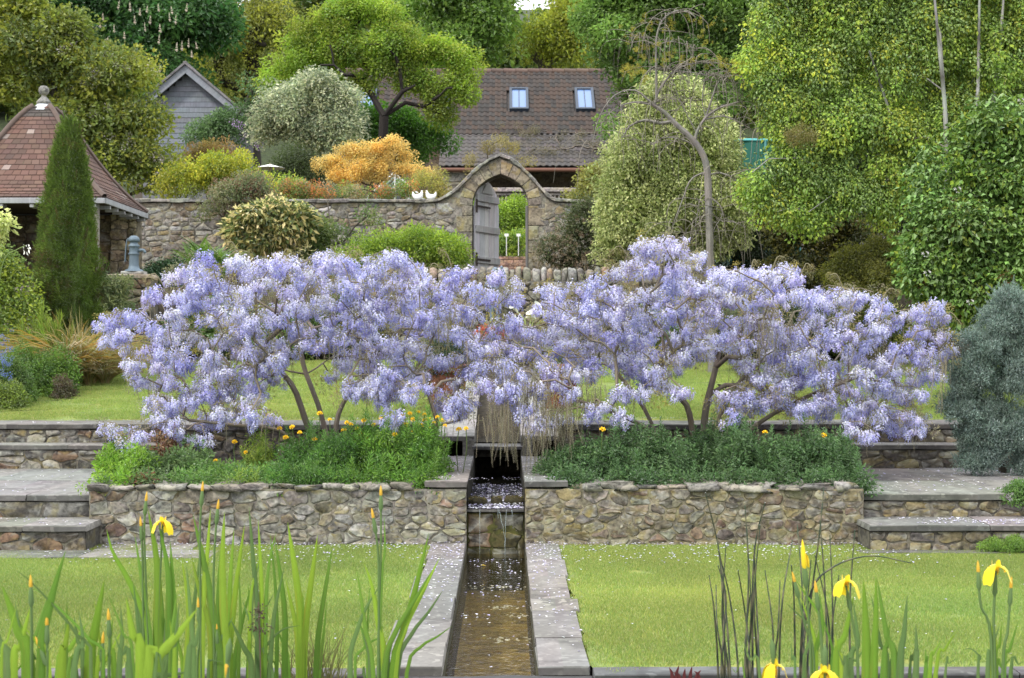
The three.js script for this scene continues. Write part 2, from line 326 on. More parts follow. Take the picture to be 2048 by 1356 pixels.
// points in the outer part of ellipsoids
function fill(ls, n, o = {}) {
  const w = ls.map((l) => l.r.x * l.r.y + l.r.x * l.r.z + l.r.y * l.r.z), W = w.reduce((a, b) => a + b), out = [];
  for (let guard = 0; out.length < n && guard < n * 6; guard++) {
    let k = 0, t = rnd() * W; while (t > w[k] && k < ls.length - 1) t -= w[k++];
    const s = onSphere(); if (s.z < -0.2 && rnd() < 0.75) continue; if (s.y < -0.35 && rnd() < (o.low ? 0.8 : 0.5)) continue;
    const l = ls[k], r = (o.in ?? 0.55) + (1 - (o.in ?? 0.55)) * Math.pow(rnd(), 0.5) + (rnd() < 0.14 ? rr(0, o.low ? o.loose : 0.16) : 0);
    const p = l.c.clone().add(V3(s.x * l.r.x * r, s.y * l.r.y * r, s.z * l.r.z * r));
    if (o.hole && o.hole(p)) continue;
    out.push({ p, out: s, lobe: k, r });
  }
  return out;
}
// limbs: a trunk path, then every target joined to the nearest fitting point of what has grown so far
function limbs(trunk, r0, targets, o = {}) {
  const nodes = trunk.map((p, k) => ({ p, up: k - 1, len: k ? trunk[k - 1].distanceTo(p) : 0, n: 0 })), chains = [];
  for (let k = 1; k < nodes.length; k++) nodes[k].len += nodes[k - 1].len;
  targets.slice().sort((a, b) => a.distanceTo(trunk[trunk.length - 1]) - b.distanceTo(trunk[trunk.length - 1])).forEach((t) => {
    let best = 0, bd = 1e9; nodes.forEach((q, k) => { if (k < (o.from ?? 1)) return; const dist = q.p.distanceTo(t) + q.len * (o.bias ?? 0.35) + Math.max(0, q.p.y - t.y) * (o.down ?? 0.5); if (dist < bd) { bd = dist; best = k; } });
    const a = nodes[best].p, D = a.distanceTo(t), n = Math.max(2, Math.min(7, Math.round(D / (o.step ?? 0.3)))); let up = best; const chain = [best];
    for (let k = 1; k <= n; k++) {
      const f = k / n, p = a.clone().lerp(t, f); p.y += Math.sin(f * Math.PI) * D * (o.arch ?? 0.08);
      if (k < n) p.add(V3(sg(), sg(), sg()).multiplyScalar(D * (o.wob ?? 0.06)));
      nodes.push({ p, up, len: nodes[up].len + nodes[up].p.distanceTo(p), n: 0 }); up = nodes.length - 1; chain.push(up);
    }
    chains.push(chain); for (let k = up; k >= 0; k = nodes[k].up) nodes[k].n++;
  });
  const tot = Math.max(1, nodes[0].n), rad = (k) => Math.max(o.tip ?? 0.004, r0 * Math.pow(nodes[k].n / tot, o.pow ?? 0.5)), g = new GB(), col = o.col ?? [0.09, 0.075, 0.055];
  g.col = col;
  g.tube(trunk, trunk.map((p, k) => r0 * (k === 0 ? 1.25 : lerp(1, Math.max(rad(trunk.length - 1) / r0, 0.5), k / trunk.length))), 8, true, trunk.map(() => vary(col, 0.1)));
  for (const ch of chains) g.tube(ch.map((k) => nodes[k].p), ch.map((k, j) => (j ? rad(k) : Math.min(rad(ch[1]), rad(ch[0])))), o.seg ?? 5, true, ch.map(() => vary(col, 0.12)));
  return g.build();
}
// a tree or shrub: foliage on ellipsoids, limbs inside
// smaller pads of foliage over the ellipsoids, with gaps between them
function pads(ls, o) {
  const out = []; ls.forEach((l) => {
    const R = Math.cbrt(l.r.x * l.r.y * l.r.z), m = o.pads ?? 13; if (R < o.size * 1.6) { out.push({ ...l, c0: l }); return; }
    for (let k = 0; k < m; k++) { const s = onSphere(); if (s.y < -0.5) s.y *= -1; if (s.z < -0.3 && rnd() < 0.6) s.z *= -1; const f = rr(0.5, 0.92), q = Math.max(o.size * 0.9, R * rr(0.26, 0.44)); out.push({ c: l.c.clone().add(V3(s.x * l.r.x * f, s.y * l.r.y * f, s.z * l.r.z * f)), r: V3(q * 1.15, q * (o.padFlat ?? 0.72), q * 1.1) }); }
  }); return out;
}
function bush(name, label, cat, o) {
  const t = thing(name, label, cat, o.group), ls0 = lobes(o.d, o.lobes, o.deep ?? 1), ls = o.pads === 0 ? ls0 : pads(ls0, o), n = o.n ?? Math.round((o.k ?? 3) * (o.pads === 0 ? 1 : 1.15) * ls0.reduce((s, l) => s + Math.PI * l.r.x * l.r.y, 0) / (o.size * o.size));
  const pts = fill(ls, n, { ...o, in: o.pads === 0 ? o.in : 0.35, low: o.pads !== 0, loose: o.loose ?? 0.4 }), lt = ls.map(() => rr(-1, 1));
  const hit = pts.map((q) => { const c = pick(o.pal), m = (o.gain ?? 1.95) * (1 + sg() * 0.2) * (1 + (o.lobeVary ?? 0.1) * lt[q.lobe]); return { p: q.p, s: o.size * rr(0.7, 1.3), tilt: o.tilt ?? 0.6, c: [c[0] * m, c[1] * m, c[2] * m] }; });
  copies(o.part ?? (o.tree ? 'crown' : 'foliage'), o.geo, o.mat ?? MT.leaf, hit, t);
  if (o.base) {
    const b = o.base, top = o.top ?? P(o.lobes[0][0], o.lobes[0][1] + o.lobes[0][3] * 0.6, o.d), tr = bez([b, b.clone().lerp(top, 0.5).add(V3(sg() * 0.15, 0, 0)), top], 5);
    part(o.tree ? 'trunk' : 'stem', limbs(tr, o.r0 ?? 0.05, (o.targets ?? ls0.map((l) => l.c.clone().add(V3(0, l.r.y * 0.3, l.r.z * 0.2)))).concat(o.extra ?? []), { step: 0.5, col: o.bark, tip: o.tip ?? 0.008, ...(o.limb ?? {}) }), MT.bark, t);
  }
  return { t, pts, ls, ls0 };
}
// ---------------------------------------------------------------- ground, lawns, water, paving
const DW = 12.0;                       // distance of the lower retaining wall
const CX0 = -0.325, CX1 = 0.167;       // sides of the rill
const ground = (x, d) => {             // the lie of the land behind the upper lawn
  const pr = [[-40, -1], [12.3, -1], [15, -0.2], [16, 0.7], [22.0, 1.42], [22.35, 2.62], [27, 2.92], [30, 3.25], [34, 4.3], [38, 5.0], [52, 5.3], [62, 8], [90, 20], [160, 40], [400, 60]];
  let k = 0; while (k < pr.length - 2 && d > pr[k + 1][0]) k++;
  return lerp(pr[k][1], pr[k + 1][1], clamp((d - pr[k][0]) / (pr[k + 1][0] - pr[k][0]), 0, 1));
};
{
  const ds = [-40, 0, 7, 12, 12.3, 13.5, 15, 16, 18, 20, 22, 22.35, 24, 27, 28.5, 30, 32, 34, 36, 38, 42, 46, 52, 58, 62, 70, 80, 90, 110, 130, 160, 220, 300, 400], g = new GB();
  const xs = [-400, -150, -60, -30, -20, -14, -10, -7, -5, -3, -1, 0, 1, 3, 5, 7, 10, 14, 20, 30, 60, 150, 400];
  for (const d of ds) for (const x of xs) g.v(x, ground(x, d), -d, x, d, d < 40 ? [0.07, 0.055, 0.035] : [0.05, 0.07, 0.025]);
  for (let j = 0; j < ds.length - 1; j++) for (let i = 0; i < xs.length - 1; i++) { const a = j * xs.length + i; g.quad(a, a + 1, a + xs.length + 1, a + xs.length); }
  struct('ground', g.build(), MT.soil);
}
const upY = (x, d) => 0.871 + (d - 15.9) * 0.1;
const lawnTex = tex(512, (u, v) => { const a = fbm(u, v, 5, 5), b = fbm(u + 0.4, v + 0.2, 60, 3), c = sst(fbm(u + 0.15, v + 0.5, 7, 4), 0.45, 0.7); const k = 0.55 + 0.3 * a + 0.3 * (b - 0.5); return [k * lerp(0.95, 1.15, c), k, k * lerp(1, 0.75, c)]; });
const lawnMat = std({ vertexColors: true, map: lawnTex, roughness: 1 });
const LAWNC = [0.295, 0.365, 0.095];
{
  const edge = (x0, x1, d0, d1, fy, name, jagL, jagR) => {
    const g = new GB(), nd = 60;
    for (let j = 0; j <= nd; j++) { const d = lerp(d0, d1, j / nd), a = x0 + (jagL ? sg() * 0.02 : 0), b = x1 + (jagR ? sg() * 0.02 : 0); for (let i = 0; i <= 12; i++) { const x = lerp(a, b, i / 12); g.v(x, fy(x, d), -d, x * 0.5, d * 0.5, LAWNC.map((q) => q * 0.85)); } }
    for (let j = 0; j < nd; j++) for (let i = 0; i < 12; i++) { const a = j * 13 + i; g.quad(a, a + 1, a + 14, a + 13); }
    struct(name, g.build(), lawnMat);
  };
  edge(-12, CX0 - 0.3, 7.39, DW + 0.03, () => 0.004, 'lower_lawn', 0, 1);
  edge(CX1 + 0.29, 12, 7.39, DW + 0.03, () => 0.004, 'lower_lawn', 1, 0);
  edge(-12, CX0 - 0.34, 15.7, 22.1, upY, 'upper_lawn', 0, 1);
  edge(CX1 + 0.34, 12, 15.7, 22.1, upY, 'upper_lawn', 1, 0);
}
// short mown grass as tufts of blades
{
  const tuft = (n, R, h) => {
    const g = new GB();
    for (let k = 0; k < n; k++) {
      const x = rr(-R, R), z = rr(-R, R), a = rr(0, 6.283), w = rr(0.0016, 0.003), l = h * rr(0.5, 1.2), lx = sg() * l * 0.8, lz = sg() * l * 0.8, dry = rnd();
      g.col = dry < 0.14 ? [1.5, 1.25, 2.0] : dry < 0.5 ? [1.15, 1.08, 0.9] : [0.8, 0.95, 0.8]; g.col = vary(g.col, 0.15);
      g.tri(g.v(x - Math.cos(a) * w, 0, z - Math.sin(a) * w), g.v(x + Math.cos(a) * w, 0, z + Math.sin(a) * w), g.v(x + lx, l, z + lz));
    }
    return g.build(false);
  };
  const ga = tuft(700, 0.17, 0.022), gb = tuft(420, 0.22, 0.028), at = [], bt = [];
  const lc = (x, d) => { const m = 0.97 + 0.55 * (fbm((x + 40) / 12, d / 12, 10, 4) - 0.5) + 0.25 * (fbm((x + 20) / 3, d / 3, 12, 3) - 0.5), y = fbm((x + 60) / 9, d / 9, 6, 4); return [LAWNC[0] * m * (0.85 + 0.3 * y), LAWNC[1] * m, LAWNC[2] * m]; };
  for (let k = 0; k < 2400; k++) {
    const X = rr(-4.8, 4.9), D = rr(7.58, 11.85); if (X > CX0 - 0.47 && X < CX1 + 0.46) continue;
    if (Math.abs(X) > D * 0.38 + 0.3) continue; at.push({ p: V3(X, 0.003, -D), s: 1, c: lc(X, D) });
  }
  for (let d = 7.5; d < 11.9; d += 0.16) { at.push({ p: V3(CX0 - 0.44 + rr(-0.09, 0.06), 0.003, -d), s: 1, c: lc(-1, d) }); at.push({ p: V3(CX1 + 0.43 + rr(-0.06, 0.09), 0.003, -d), s: 1, c: lc(1, d) }); }
  for (let k = 0; k < 4200; k++) {
    const X = rr(-8, 8), D = rr(15.95, 21.9); if (X > CX0 - 0.58 && X < CX1 + 0.58) continue;
    if (Math.abs(X) > D * 0.38) continue; bt.push({ p: V3(X, upY(X, D), -D), s: 1, c: lc(X + 3, D) });
  }
  const gm = leafMat(0.3);
  tag(copies('lower_grass', ga, gm, at), 'short mown yellow-green grass of the lower lawn before the wall', 'grass');
  tag(copies('upper_grass', gb, gm, bt), 'mown grass of the raised lawn behind the wisterias', 'grass');
}
const SLABC = [0.27, 0.26, 0.245], SLABD = [0.15, 0.145, 0.145];
function slab(parent, x0, x1, d0, d1, top, th, c, name = 'slab') {
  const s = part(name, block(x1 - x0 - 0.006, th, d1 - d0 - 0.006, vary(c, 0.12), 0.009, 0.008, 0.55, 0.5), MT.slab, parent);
  s.position.set((x0 + x1) / 2, top - th / 2 + sg() * 0.002, -(d0 + d1) / 2); s.rotation.y = sg() * 0.004; s.rotation.x = sg() * 0.004; return s;
}
// rill: a stone channel with slabs along both sides
{
  const pv = thing('rill_paving', null, null, null, 'structure');
  for (const [x0, x1, w] of [[CX0 - 0.315, CX0 - 0.004, -1], [CX1 + 0.004, CX1 + 0.3, 1]]) {
    let d = 7.36; const L = w < 0 ? [0.62, 0.66, 0.8, 0.86, 0.85, 0.9] : [0.74, 0.84, 0.42, 0.92, 0.8, 0.9];
    for (const l of L) { const e = Math.min(d + l, DW - 0.01), j = rr(-0.03, 0.04); if (e - d > 0.1) slab(pv, w < 0 ? x0 - j : x0, w < 0 ? x1 : x1 + j, d, e, 0.022, 0.055, SLABC); d = e; }
  }
  // slabs on the wall top either side of the upper channel
  for (const [x0, x1] of [[CX0 - 0.36, CX0 + 0.0], [CX1 - 0.0, CX1 + 0.37]]) { slab(pv, x0, x1, DW - 0.02, 13.2, 0.55, 0.06, SLABC); slab(pv, x0, x1, 13.2, 14.72, 0.55, 0.06, SLABC); }
  // edging of the highest stretch, through the upper lawn
  for (const [x0, x1] of [[CX0 - 0.4, CX0], [CX1, CX1 + 0.4]]) for (let d = 14.78; d < 20.5; d += 1.15) { const q = slab(pv, x0, x1, d, d + 1.15, 0.87 + (d + 0.57 - 15.9) * 0.1, 0.06, [0.42, 0.41, 0.4]); q.rotation.x = 0.0997; }
  slab(pv, CX0 - 0.02, CX1 + 0.02, 14.74, 15.2, 0.652, 0.045, [0.3, 0.29, 0.28]);   // slab over the mouth of the culvert
  const ch = thing('rill_channel', null, null, null, 'structure');
  const cm = (x0, x1, y0, y1, d0, d1, c) => { const g = new GB(); g.col = c; g.box(x0, y0, -d1, x1, y1, -d0); part('channel_stone', g.build(), MT.stone, ch); };
  const moss = [0.055, 0.05, 0.02], dark = [0.05, 0.045, 0.03];
  cm(CX0 - 0.12, CX0, -0.4, -0.035, 7.36, DW + 0.1, moss); cm(CX1, CX1 + 0.12, -0.4, -0.035, 7.36, DW + 0.1, moss); cm(CX0 - 0.12, CX1 + 0.12, -0.5, -0.402, 7.36, DW + 0.1, [0.4, 0.345, 0.17]);
  cm(CX0 - 0.12, CX0 - 0.003, -0.03, 0.488, DW + 0.01, 14.72, dark); cm(CX1 + 0.003, CX1 + 0.12, -0.03, 0.488, DW + 0.01, 14.72, dark);
  cm(CX0, CX1, 0.1, 0.272, DW + 0.1, 16.6, dark);
  cm(CX0 - 0.12, CX0, 0.1, 0.73, 14.79, 20.6, [0.2, 0.19, 0.17]); cm(CX1, CX1 + 0.12, 0.1, 0.73, 14.79, 20.6, [0.2, 0.19, 0.17]); cm(CX0, CX1, 0.5, 0.6, 15.22, 20.6, [0.13, 0.12, 0.11]);
  cm(CX0 - 0.12, CX1 + 0.12, 0.2, 0.95, 20.6, 20.75, [0.2, 0.19, 0.17]);
  // the face that the water falls down: mossy blocks
  const fall = thing('waterfall_wall', null, null, null, 'structure'); const fr = wallFrame(-(DW + 0.095));
  const fb = new GB(); fb.col = [0.03, 0.03, 0.012]; fb.box(CX0, -0.4, -(DW + 0.3), CX1, 0.268, -(DW + 0.1)); part('backing', fb.build(), MT.stone, fall);
  layStones(fall, rubble(CX0 + 0.005, CX1 - 0.005, -0.12, 0.26, { h: [0.12, 0.2], w: [0.16, 0.3], joint: 0.006 }), fr, [[0.1, 0.085, 0.03], [0.075, 0.085, 0.018], [0.15, 0.1, 0.06], [0.08, 0.07, 0.03]], 0.006); pointing(fall, fr, CX0, CX1, -0.12, 0.265, [0.09, 0.09, 0.022], { w: 0.003, amp: 0.012 });
  const lip = part('lip_slab', block(CX1 - CX0, 0.03, 0.2, [0.1, 0.095, 0.09], 0.008, 0.006), MT.slab, fall); lip.position.set((CX0 + CX1) / 2, 0.287, -(DW + 0.15));
}
const rip = tex(512, (u, v) => { const a = fbm(u, v, 12, 4), b = fbm(u + 0.3, v + 0.1, 40, 2); return [0.5 + 0.5 * (a - 0.5) + 0.25 * (b - 0.5)]; });
const waterMat = new THREE.MeshPhysicalMaterial({ color: rgb(0.74, 0.66, 0.42), roughness: 0.03, transmission: 1, thickness: 0, ior: 1.33, bumpMap: rip, bumpScale: 0.009 });
const waterDark = std({ color: rgb(0.012, 0.012, 0.008), roughness: 0.04, bumpMap: rip, bumpScale: 0.006 });
const waterTop = std({ color: rgb(0.05, 0.05, 0.045), roughness: 0.06, bumpMap: rip, bumpScale: 0.003 });
{
  struct('rill_water', sheet(CX0, CX1, 7.3, DW + 0.1, 2, 8, () => -0.085, [1, 1, 1], 1.2), waterMat);
  struct('upper_rill_water', sheet(CX0, CX1, DW + 0.06, 16.6, 2, 8, () => 0.306, [1, 1, 1], 1.2), waterDark);
  struct('highest_rill_water', sheet(CX0, CX1, 15.12, 20.6, 2, 8, () => 0.668, [1, 1, 1], 1.2), waterTop);
  struct('pond_water', sheet(-7, 7, 1.2, 7.28, 4, 4, () => -0.13, [1, 1, 1], 0.6), waterDark);
  const rim = thing('pond_edging', null, null, null, 'structure');
  for (const [a, b] of [[-6.4, CX0 - 0.31], [CX1 + 0.29, 6.6]]) for (let x = a; x < b - 0.1; x += 1.1) slab(rim, x, Math.min(b, x + 1.1), 7.24, 7.405, 0.012, 0.06, SLABD, 'edging_stone');
  slab(rim, CX0 - 0.31, CX1 + 0.29, 7.24, 7.355, -0.02, 0.06, [0.05, 0.05, 0.055], 'edging_stone');
  // threads of falling water
  const wf = thing('falling_water', 'thin threads of water falling from the lip of the rill', 'waterfall');
  const wm = new THREE.MeshPhysicalMaterial({ color: rgb(0.8, 0.88, 0.9), roughness: 0.1, transmission: 0.8, thickness: 0, ior: 1.33 });
  for (const [x, n, x2] of [[-0.215, 1, -0.215], [-0.06, 0.2, -0.06], [-0.05, 1, -0.0], [0.01, 1, 0.0], [0.06, 0.2, 0.06]]) {
    const g = new GB(), pts = [], r = []; for (let k = 0; k <= 8; k++) { const t = k / 8; pts.push(V3(lerp(x, x2, Math.min(1, t * 1.6)) + sg() * 0.004, 0.3 - 0.39 * t * n, -(DW + 0.05 - 0.03 * Math.sqrt(t)))); r.push(lerp(0.003, n < 1 ? 0.0005 : 0.0013, t) * rr(0.5, 1.1)); }
    g.tube(pts, r, 6); part('thread', g.build(), wm, wf);
  }
}
// ---------------------------------------------------------------- lower retaining walls
const palL = [[0.283, 0.262, 0.228], [0.356, 0.335, 0.294], [0.195, 0.178, 0.161], [0.332, 0.298, 0.236], [0.243, 0.168, 0.127], [0.238, 0.214, 0.187], [0.414, 0.399, 0.372], [0.284, 0.237, 0.182], [0.322, 0.308, 0.281]];
const palR = [[0.295, 0.261, 0.200], [0.259, 0.225, 0.164], [0.331, 0.296, 0.221], [0.217, 0.182, 0.148], [0.280, 0.232, 0.136], [0.247, 0.226, 0.192], [0.319, 0.298, 0.250], [0.219, 0.157, 0.117]];
const palCap = [[0.36, 0.34, 0.31], [0.3, 0.28, 0.25], [0.27, 0.17, 0.12], [0.38, 0.35, 0.3], [0.26, 0.23, 0.2]];
function rubbleWall(name, label, u0, u1, pal, slabEnd) {
  const t = thing(name, label, 'stone wall'), fr = wallFrame(-DW), mo = new GB(); mo.col = [0.27, 0.25, 0.215];
  mo.box(u0, -0.3, -DW - 0.34, u1, 0.48, -DW - 0.005); part('mortar', mo.build(), MT.mortar, t);
  layStones(t, rubble(u0 + 0.01, u1 - 0.005, -0.02, 0.468, { h: [0.055, 0.14], w: [0.07, 0.28], joint: 0.011, jit: 0.8, asp: 1.7 }), fr, pal, 0.006);
  pointing(t, fr, u0, u1, -0.02, 0.48, pal === palL ? [0.27, 0.25, 0.215] : [0.3, 0.265, 0.19], { w: 0.001, amp: 0.018 });
  const [a, b] = slabEnd; let u = a;
  while (u < b - 0.08) { const w = Math.min(rr(0.16, 0.34), b - u), h = rr(0.045, 0.075), r = part('coping_stone', rock(w + 0.02, h * 1.15, rr(0.3, 0.38), vary(pick(palCap).map((x) => x * 0.9), 0.25), 0.5, 0.2), MT.stone, t); r.position.set(u + w / 2, 0.468 + h * 0.42, -DW - 0.13 + sg() * 0.02); r.rotation.set(sg() * 0.05, sg() * 0.1, sg() * 0.06); u += w; }
  // the front edge of the bed behind: smaller stones in a second row
  u = a; while (u < b - 0.1) { const w = rr(0.14, 0.3); const r = part('coping_stone', rock(w, 0.07, 0.2, vary(pick(palCap), 0.15), 0.55, 0.12), MT.stone, t); r.position.set(u + w / 2, 0.487, -DW - 0.33); u += w; }
  return t;
}
rubbleWall('retaining_wall', 'low wall of brown and grey rubble stone left of the rill', -3.54, CX0 - 0.003, palL, [-3.54, CX0 - 0.37]);
rubbleWall('retaining_wall', 'low wall of ochre rubble stone right of the rill', CX1 + 0.003, 3.06, palR, [CX1 + 0.38, 3.06]);
// soil of the bed
for (const [a, b] of [[-3.54, CX0 - 0.36], [CX1 + 0.37, 3.06]]) struct('bed_soil', sheet(a, b, DW + 0.3, 15.1, 16, 12, (x, d) => 0.49 + 0.03 * Math.sin(x * 5 + d * 3) + (d - 12) * 0.012, [0.09, 0.07, 0.05]), MT.soil);
// wall behind the bed, with its coping, and the steps at both ends
function backWall(label, u0, u1) {
  const t = thing('bed_back_wall', label, 'stone wall'), z = -15.03, mo = new GB(); mo.col = [0.14, 0.13, 0.115]; mo.box(u0, 0.3, z - 0.5, u1, 0.795, z - 0.012); part('mortar', mo.build(), MT.mortar, t);
  layStones(t, rubble(u0, u1, 0.46, 0.79, { h: [0.08, 0.16], w: [0.14, 0.36], joint: 0.016 }), wallFrame(z), [[0.2, 0.18, 0.15], [0.25, 0.22, 0.17], [0.22, 0.17, 0.12], [0.16, 0.15, 0.13]], 0.014); pointing(t, wallFrame(z), u0, u1, 0.4, 0.795, [0.19, 0.175, 0.15], { w: 0.003 });
  let u = u0; while (u < u1 - 0.05) { let w = rr(0.8, 1.3); if (u + w > u1 - 0.4) w = u1 - u; slab(t, u, u + w, 14.97, 15.8, 0.865, 0.065, [0.22, 0.21, 0.2], 'coping_slab'); u += w; }
}
backWall('low wall with slab coping behind the left flower bed', -3.6, CX0 - 0.42);
backWall('low wall with dark slab coping behind the right flower bed', CX1 + 0.42, 3.1);
function steps(label, u0, u1, pal, cut) {
  const t = thing('garden_steps', label, 'steps'), inner = u0 > 0 ? u0 : u1;
  const row = (d0, d1, top, th, y0, a, b, c) => {
    let u = a; const L = []; while (u < b - 0.05) { let w = rr(0.95, 1.5); if (u + w > b - 0.5) w = b - u; L.push([u, u + w]); u += w; }
    for (const [p, q] of L) slab(t, p, q, d0 - 0.035, d1, top, th, c, 'tread_slab');
    const mo = new GB(); mo.col = [0.13, 0.12, 0.1]; mo.box(a + 0.01, y0 - 0.2, -d1 + 0.01, b - 0.01, top - th - 0.002, -d0 - 0.012); part('mortar', mo.build(), MT.mortar, t);
    layStones(t, rubble(a + 0.015, b - 0.015, y0 - 0.01, top - th - 0.004, { h: [0.07, 0.13], w: [0.14, 0.34], joint: 0.012, asp: 1.8, jit: 0.5 }), wallFrame(-d0), pal, 0.012); pointing(t, wallFrame(-d0), a + 0.012, b - 0.012, y0 - 0.02, top - th - 0.003, [0.2, 0.18, 0.15], { w: 0.003, amp: 0.02 });
  };
  const A = u0, B = u1, s = u0 > 0 ? 1 : -1;
  row(11.6, 12.3, 0.225, 0.055, 0, s > 0 ? A - 0.08 : A, s > 0 ? B : B + 0.12, SLABC);
  // landing: two rows of slabs
  row(12.16, 13.4, 0.42, 0.06, 0.225, A, B, SLABC);
  { let u = A; while (u < B - 0.05) { let w = rr(0.9, 1.4); if (u + w > B - 0.5) w = B - u; slab(t, u, u + w, 13.4, 14.8, 0.422, 0.05, SLABC, 'landing_slab'); u += w; } }
  row(14.72, 15.2, 0.67, 0.055, 0.42, A, B, SLABC);
  row(15.08, 15.9, 0.866, 0.06, 0.67, A, B, [0.21, 0.2, 0.19]);
  // the exposed end of the lowest step
  const e = new GB(); e.col = [0.16, 0.145, 0.12];
}
steps('grey stone steps up to the lawn, left of the flower bed', -8, -3.56, [[0.2, 0.175, 0.14], [0.24, 0.21, 0.165], [0.23, 0.15, 0.1], [0.15, 0.14, 0.125], [0.29, 0.265, 0.23]]);
steps('grey stone steps strewn with petals, right of the flower bed', 3.08, 8, [[0.25, 0.22, 0.15], [0.2, 0.17, 0.13], [0.28, 0.24, 0.16], [0.17, 0.15, 0.13]]);
{ const pv = thing('step_paving', null, null, null, 'structure'); for (let x = -7.6; x < -2.7; x += 1.05) slab(pv, x, x + 1.05, 11.2, 11.62, 0.02, 0.04, SLABC); slab(pv, -3.4, -2.6, 11.62, 12, 0.018, 0.04, SLABC); for (let x = 2.9; x < 8; x += 1.2) slab(pv, x, x + 1.2, 11.42, 11.62, 0.02, 0.04, SLABD); }
// mossy stones in the water just above the fall
[['mossy brown stone in the rill, left above the fall', 0.17, -0.24], ['small yellow-mossed stone in the rill, middle above the fall', 0.1, -0.07], ['larger yellow-mossed stone in the rill, right above the fall', 0.2, 0.085]].forEach(([l, w, x], k) => {
  const r = part('mossy_stone', rock(w, 0.09, 0.12, [0.07, 0.06, 0.03], 0.8, 0.15), MT.stone); tag(r, l, 'stone', 'mossy stones above the fall'); r.position.set(x, 0.325, -(DW + 0.42 + 0.05 * k));
  const m = copies('moss', leafBall(30, 0.5, 0.4), MT.leaf, Array.from({ length: k === 1 ? 14 : 10 }, () => ({ p: V3(rr(-0.4, 0.4) * w, 0.035, rr(-0.02, 0.06)), s: 0.016, c: [0.2, 0.16, 0.015] })), r);
});
// ---------------------------------------------------------------- the terrace wall with upright coping stones
{
  const t = thing('terrace_wall', 'grey stone terrace wall topped with upright stones, below the arch', 'stone wall'), z = -22, mo = new GB(); mo.col = [0.17, 0.16, 0.14];
  const u0 = -2.4, u1 = 2.1; mo.box(u0, 1.0, z - 0.35, u1, 2.72, z - 0.012); part('mortar', mo.build(), MT.mortar, t);
  layStones(t, rubble(u0, u1, 1.5, 2.7, { h: [0.09, 0.17], w: [0.16, 0.4], joint: 0.016 }), wallFrame(z), [[0.22, 0.2, 0.17], [0.28, 0.25, 0.21], [0.18, 0.16, 0.14], [0.24, 0.19, 0.13]], 0.02);
  let u = u0; while (u < u1) { const w = rr(0.09, 0.15), h = rr(0.2, 0.29); const r = part('upright_stone', rock(w, h, 0.3, vary(pick([[0.33, 0.31, 0.27], [0.42, 0.4, 0.37], [0.36, 0.26, 0.21], [0.26, 0.24, 0.21], [0.48, 0.47, 0.45]]), 0.15), 0.6, 0.1), MT.stone, t); r.position.set(u + w / 2, 2.7 + h * 0.42, z - 0.16); r.rotation.z = sg() * 0.12; u += w + 0.005; }
}
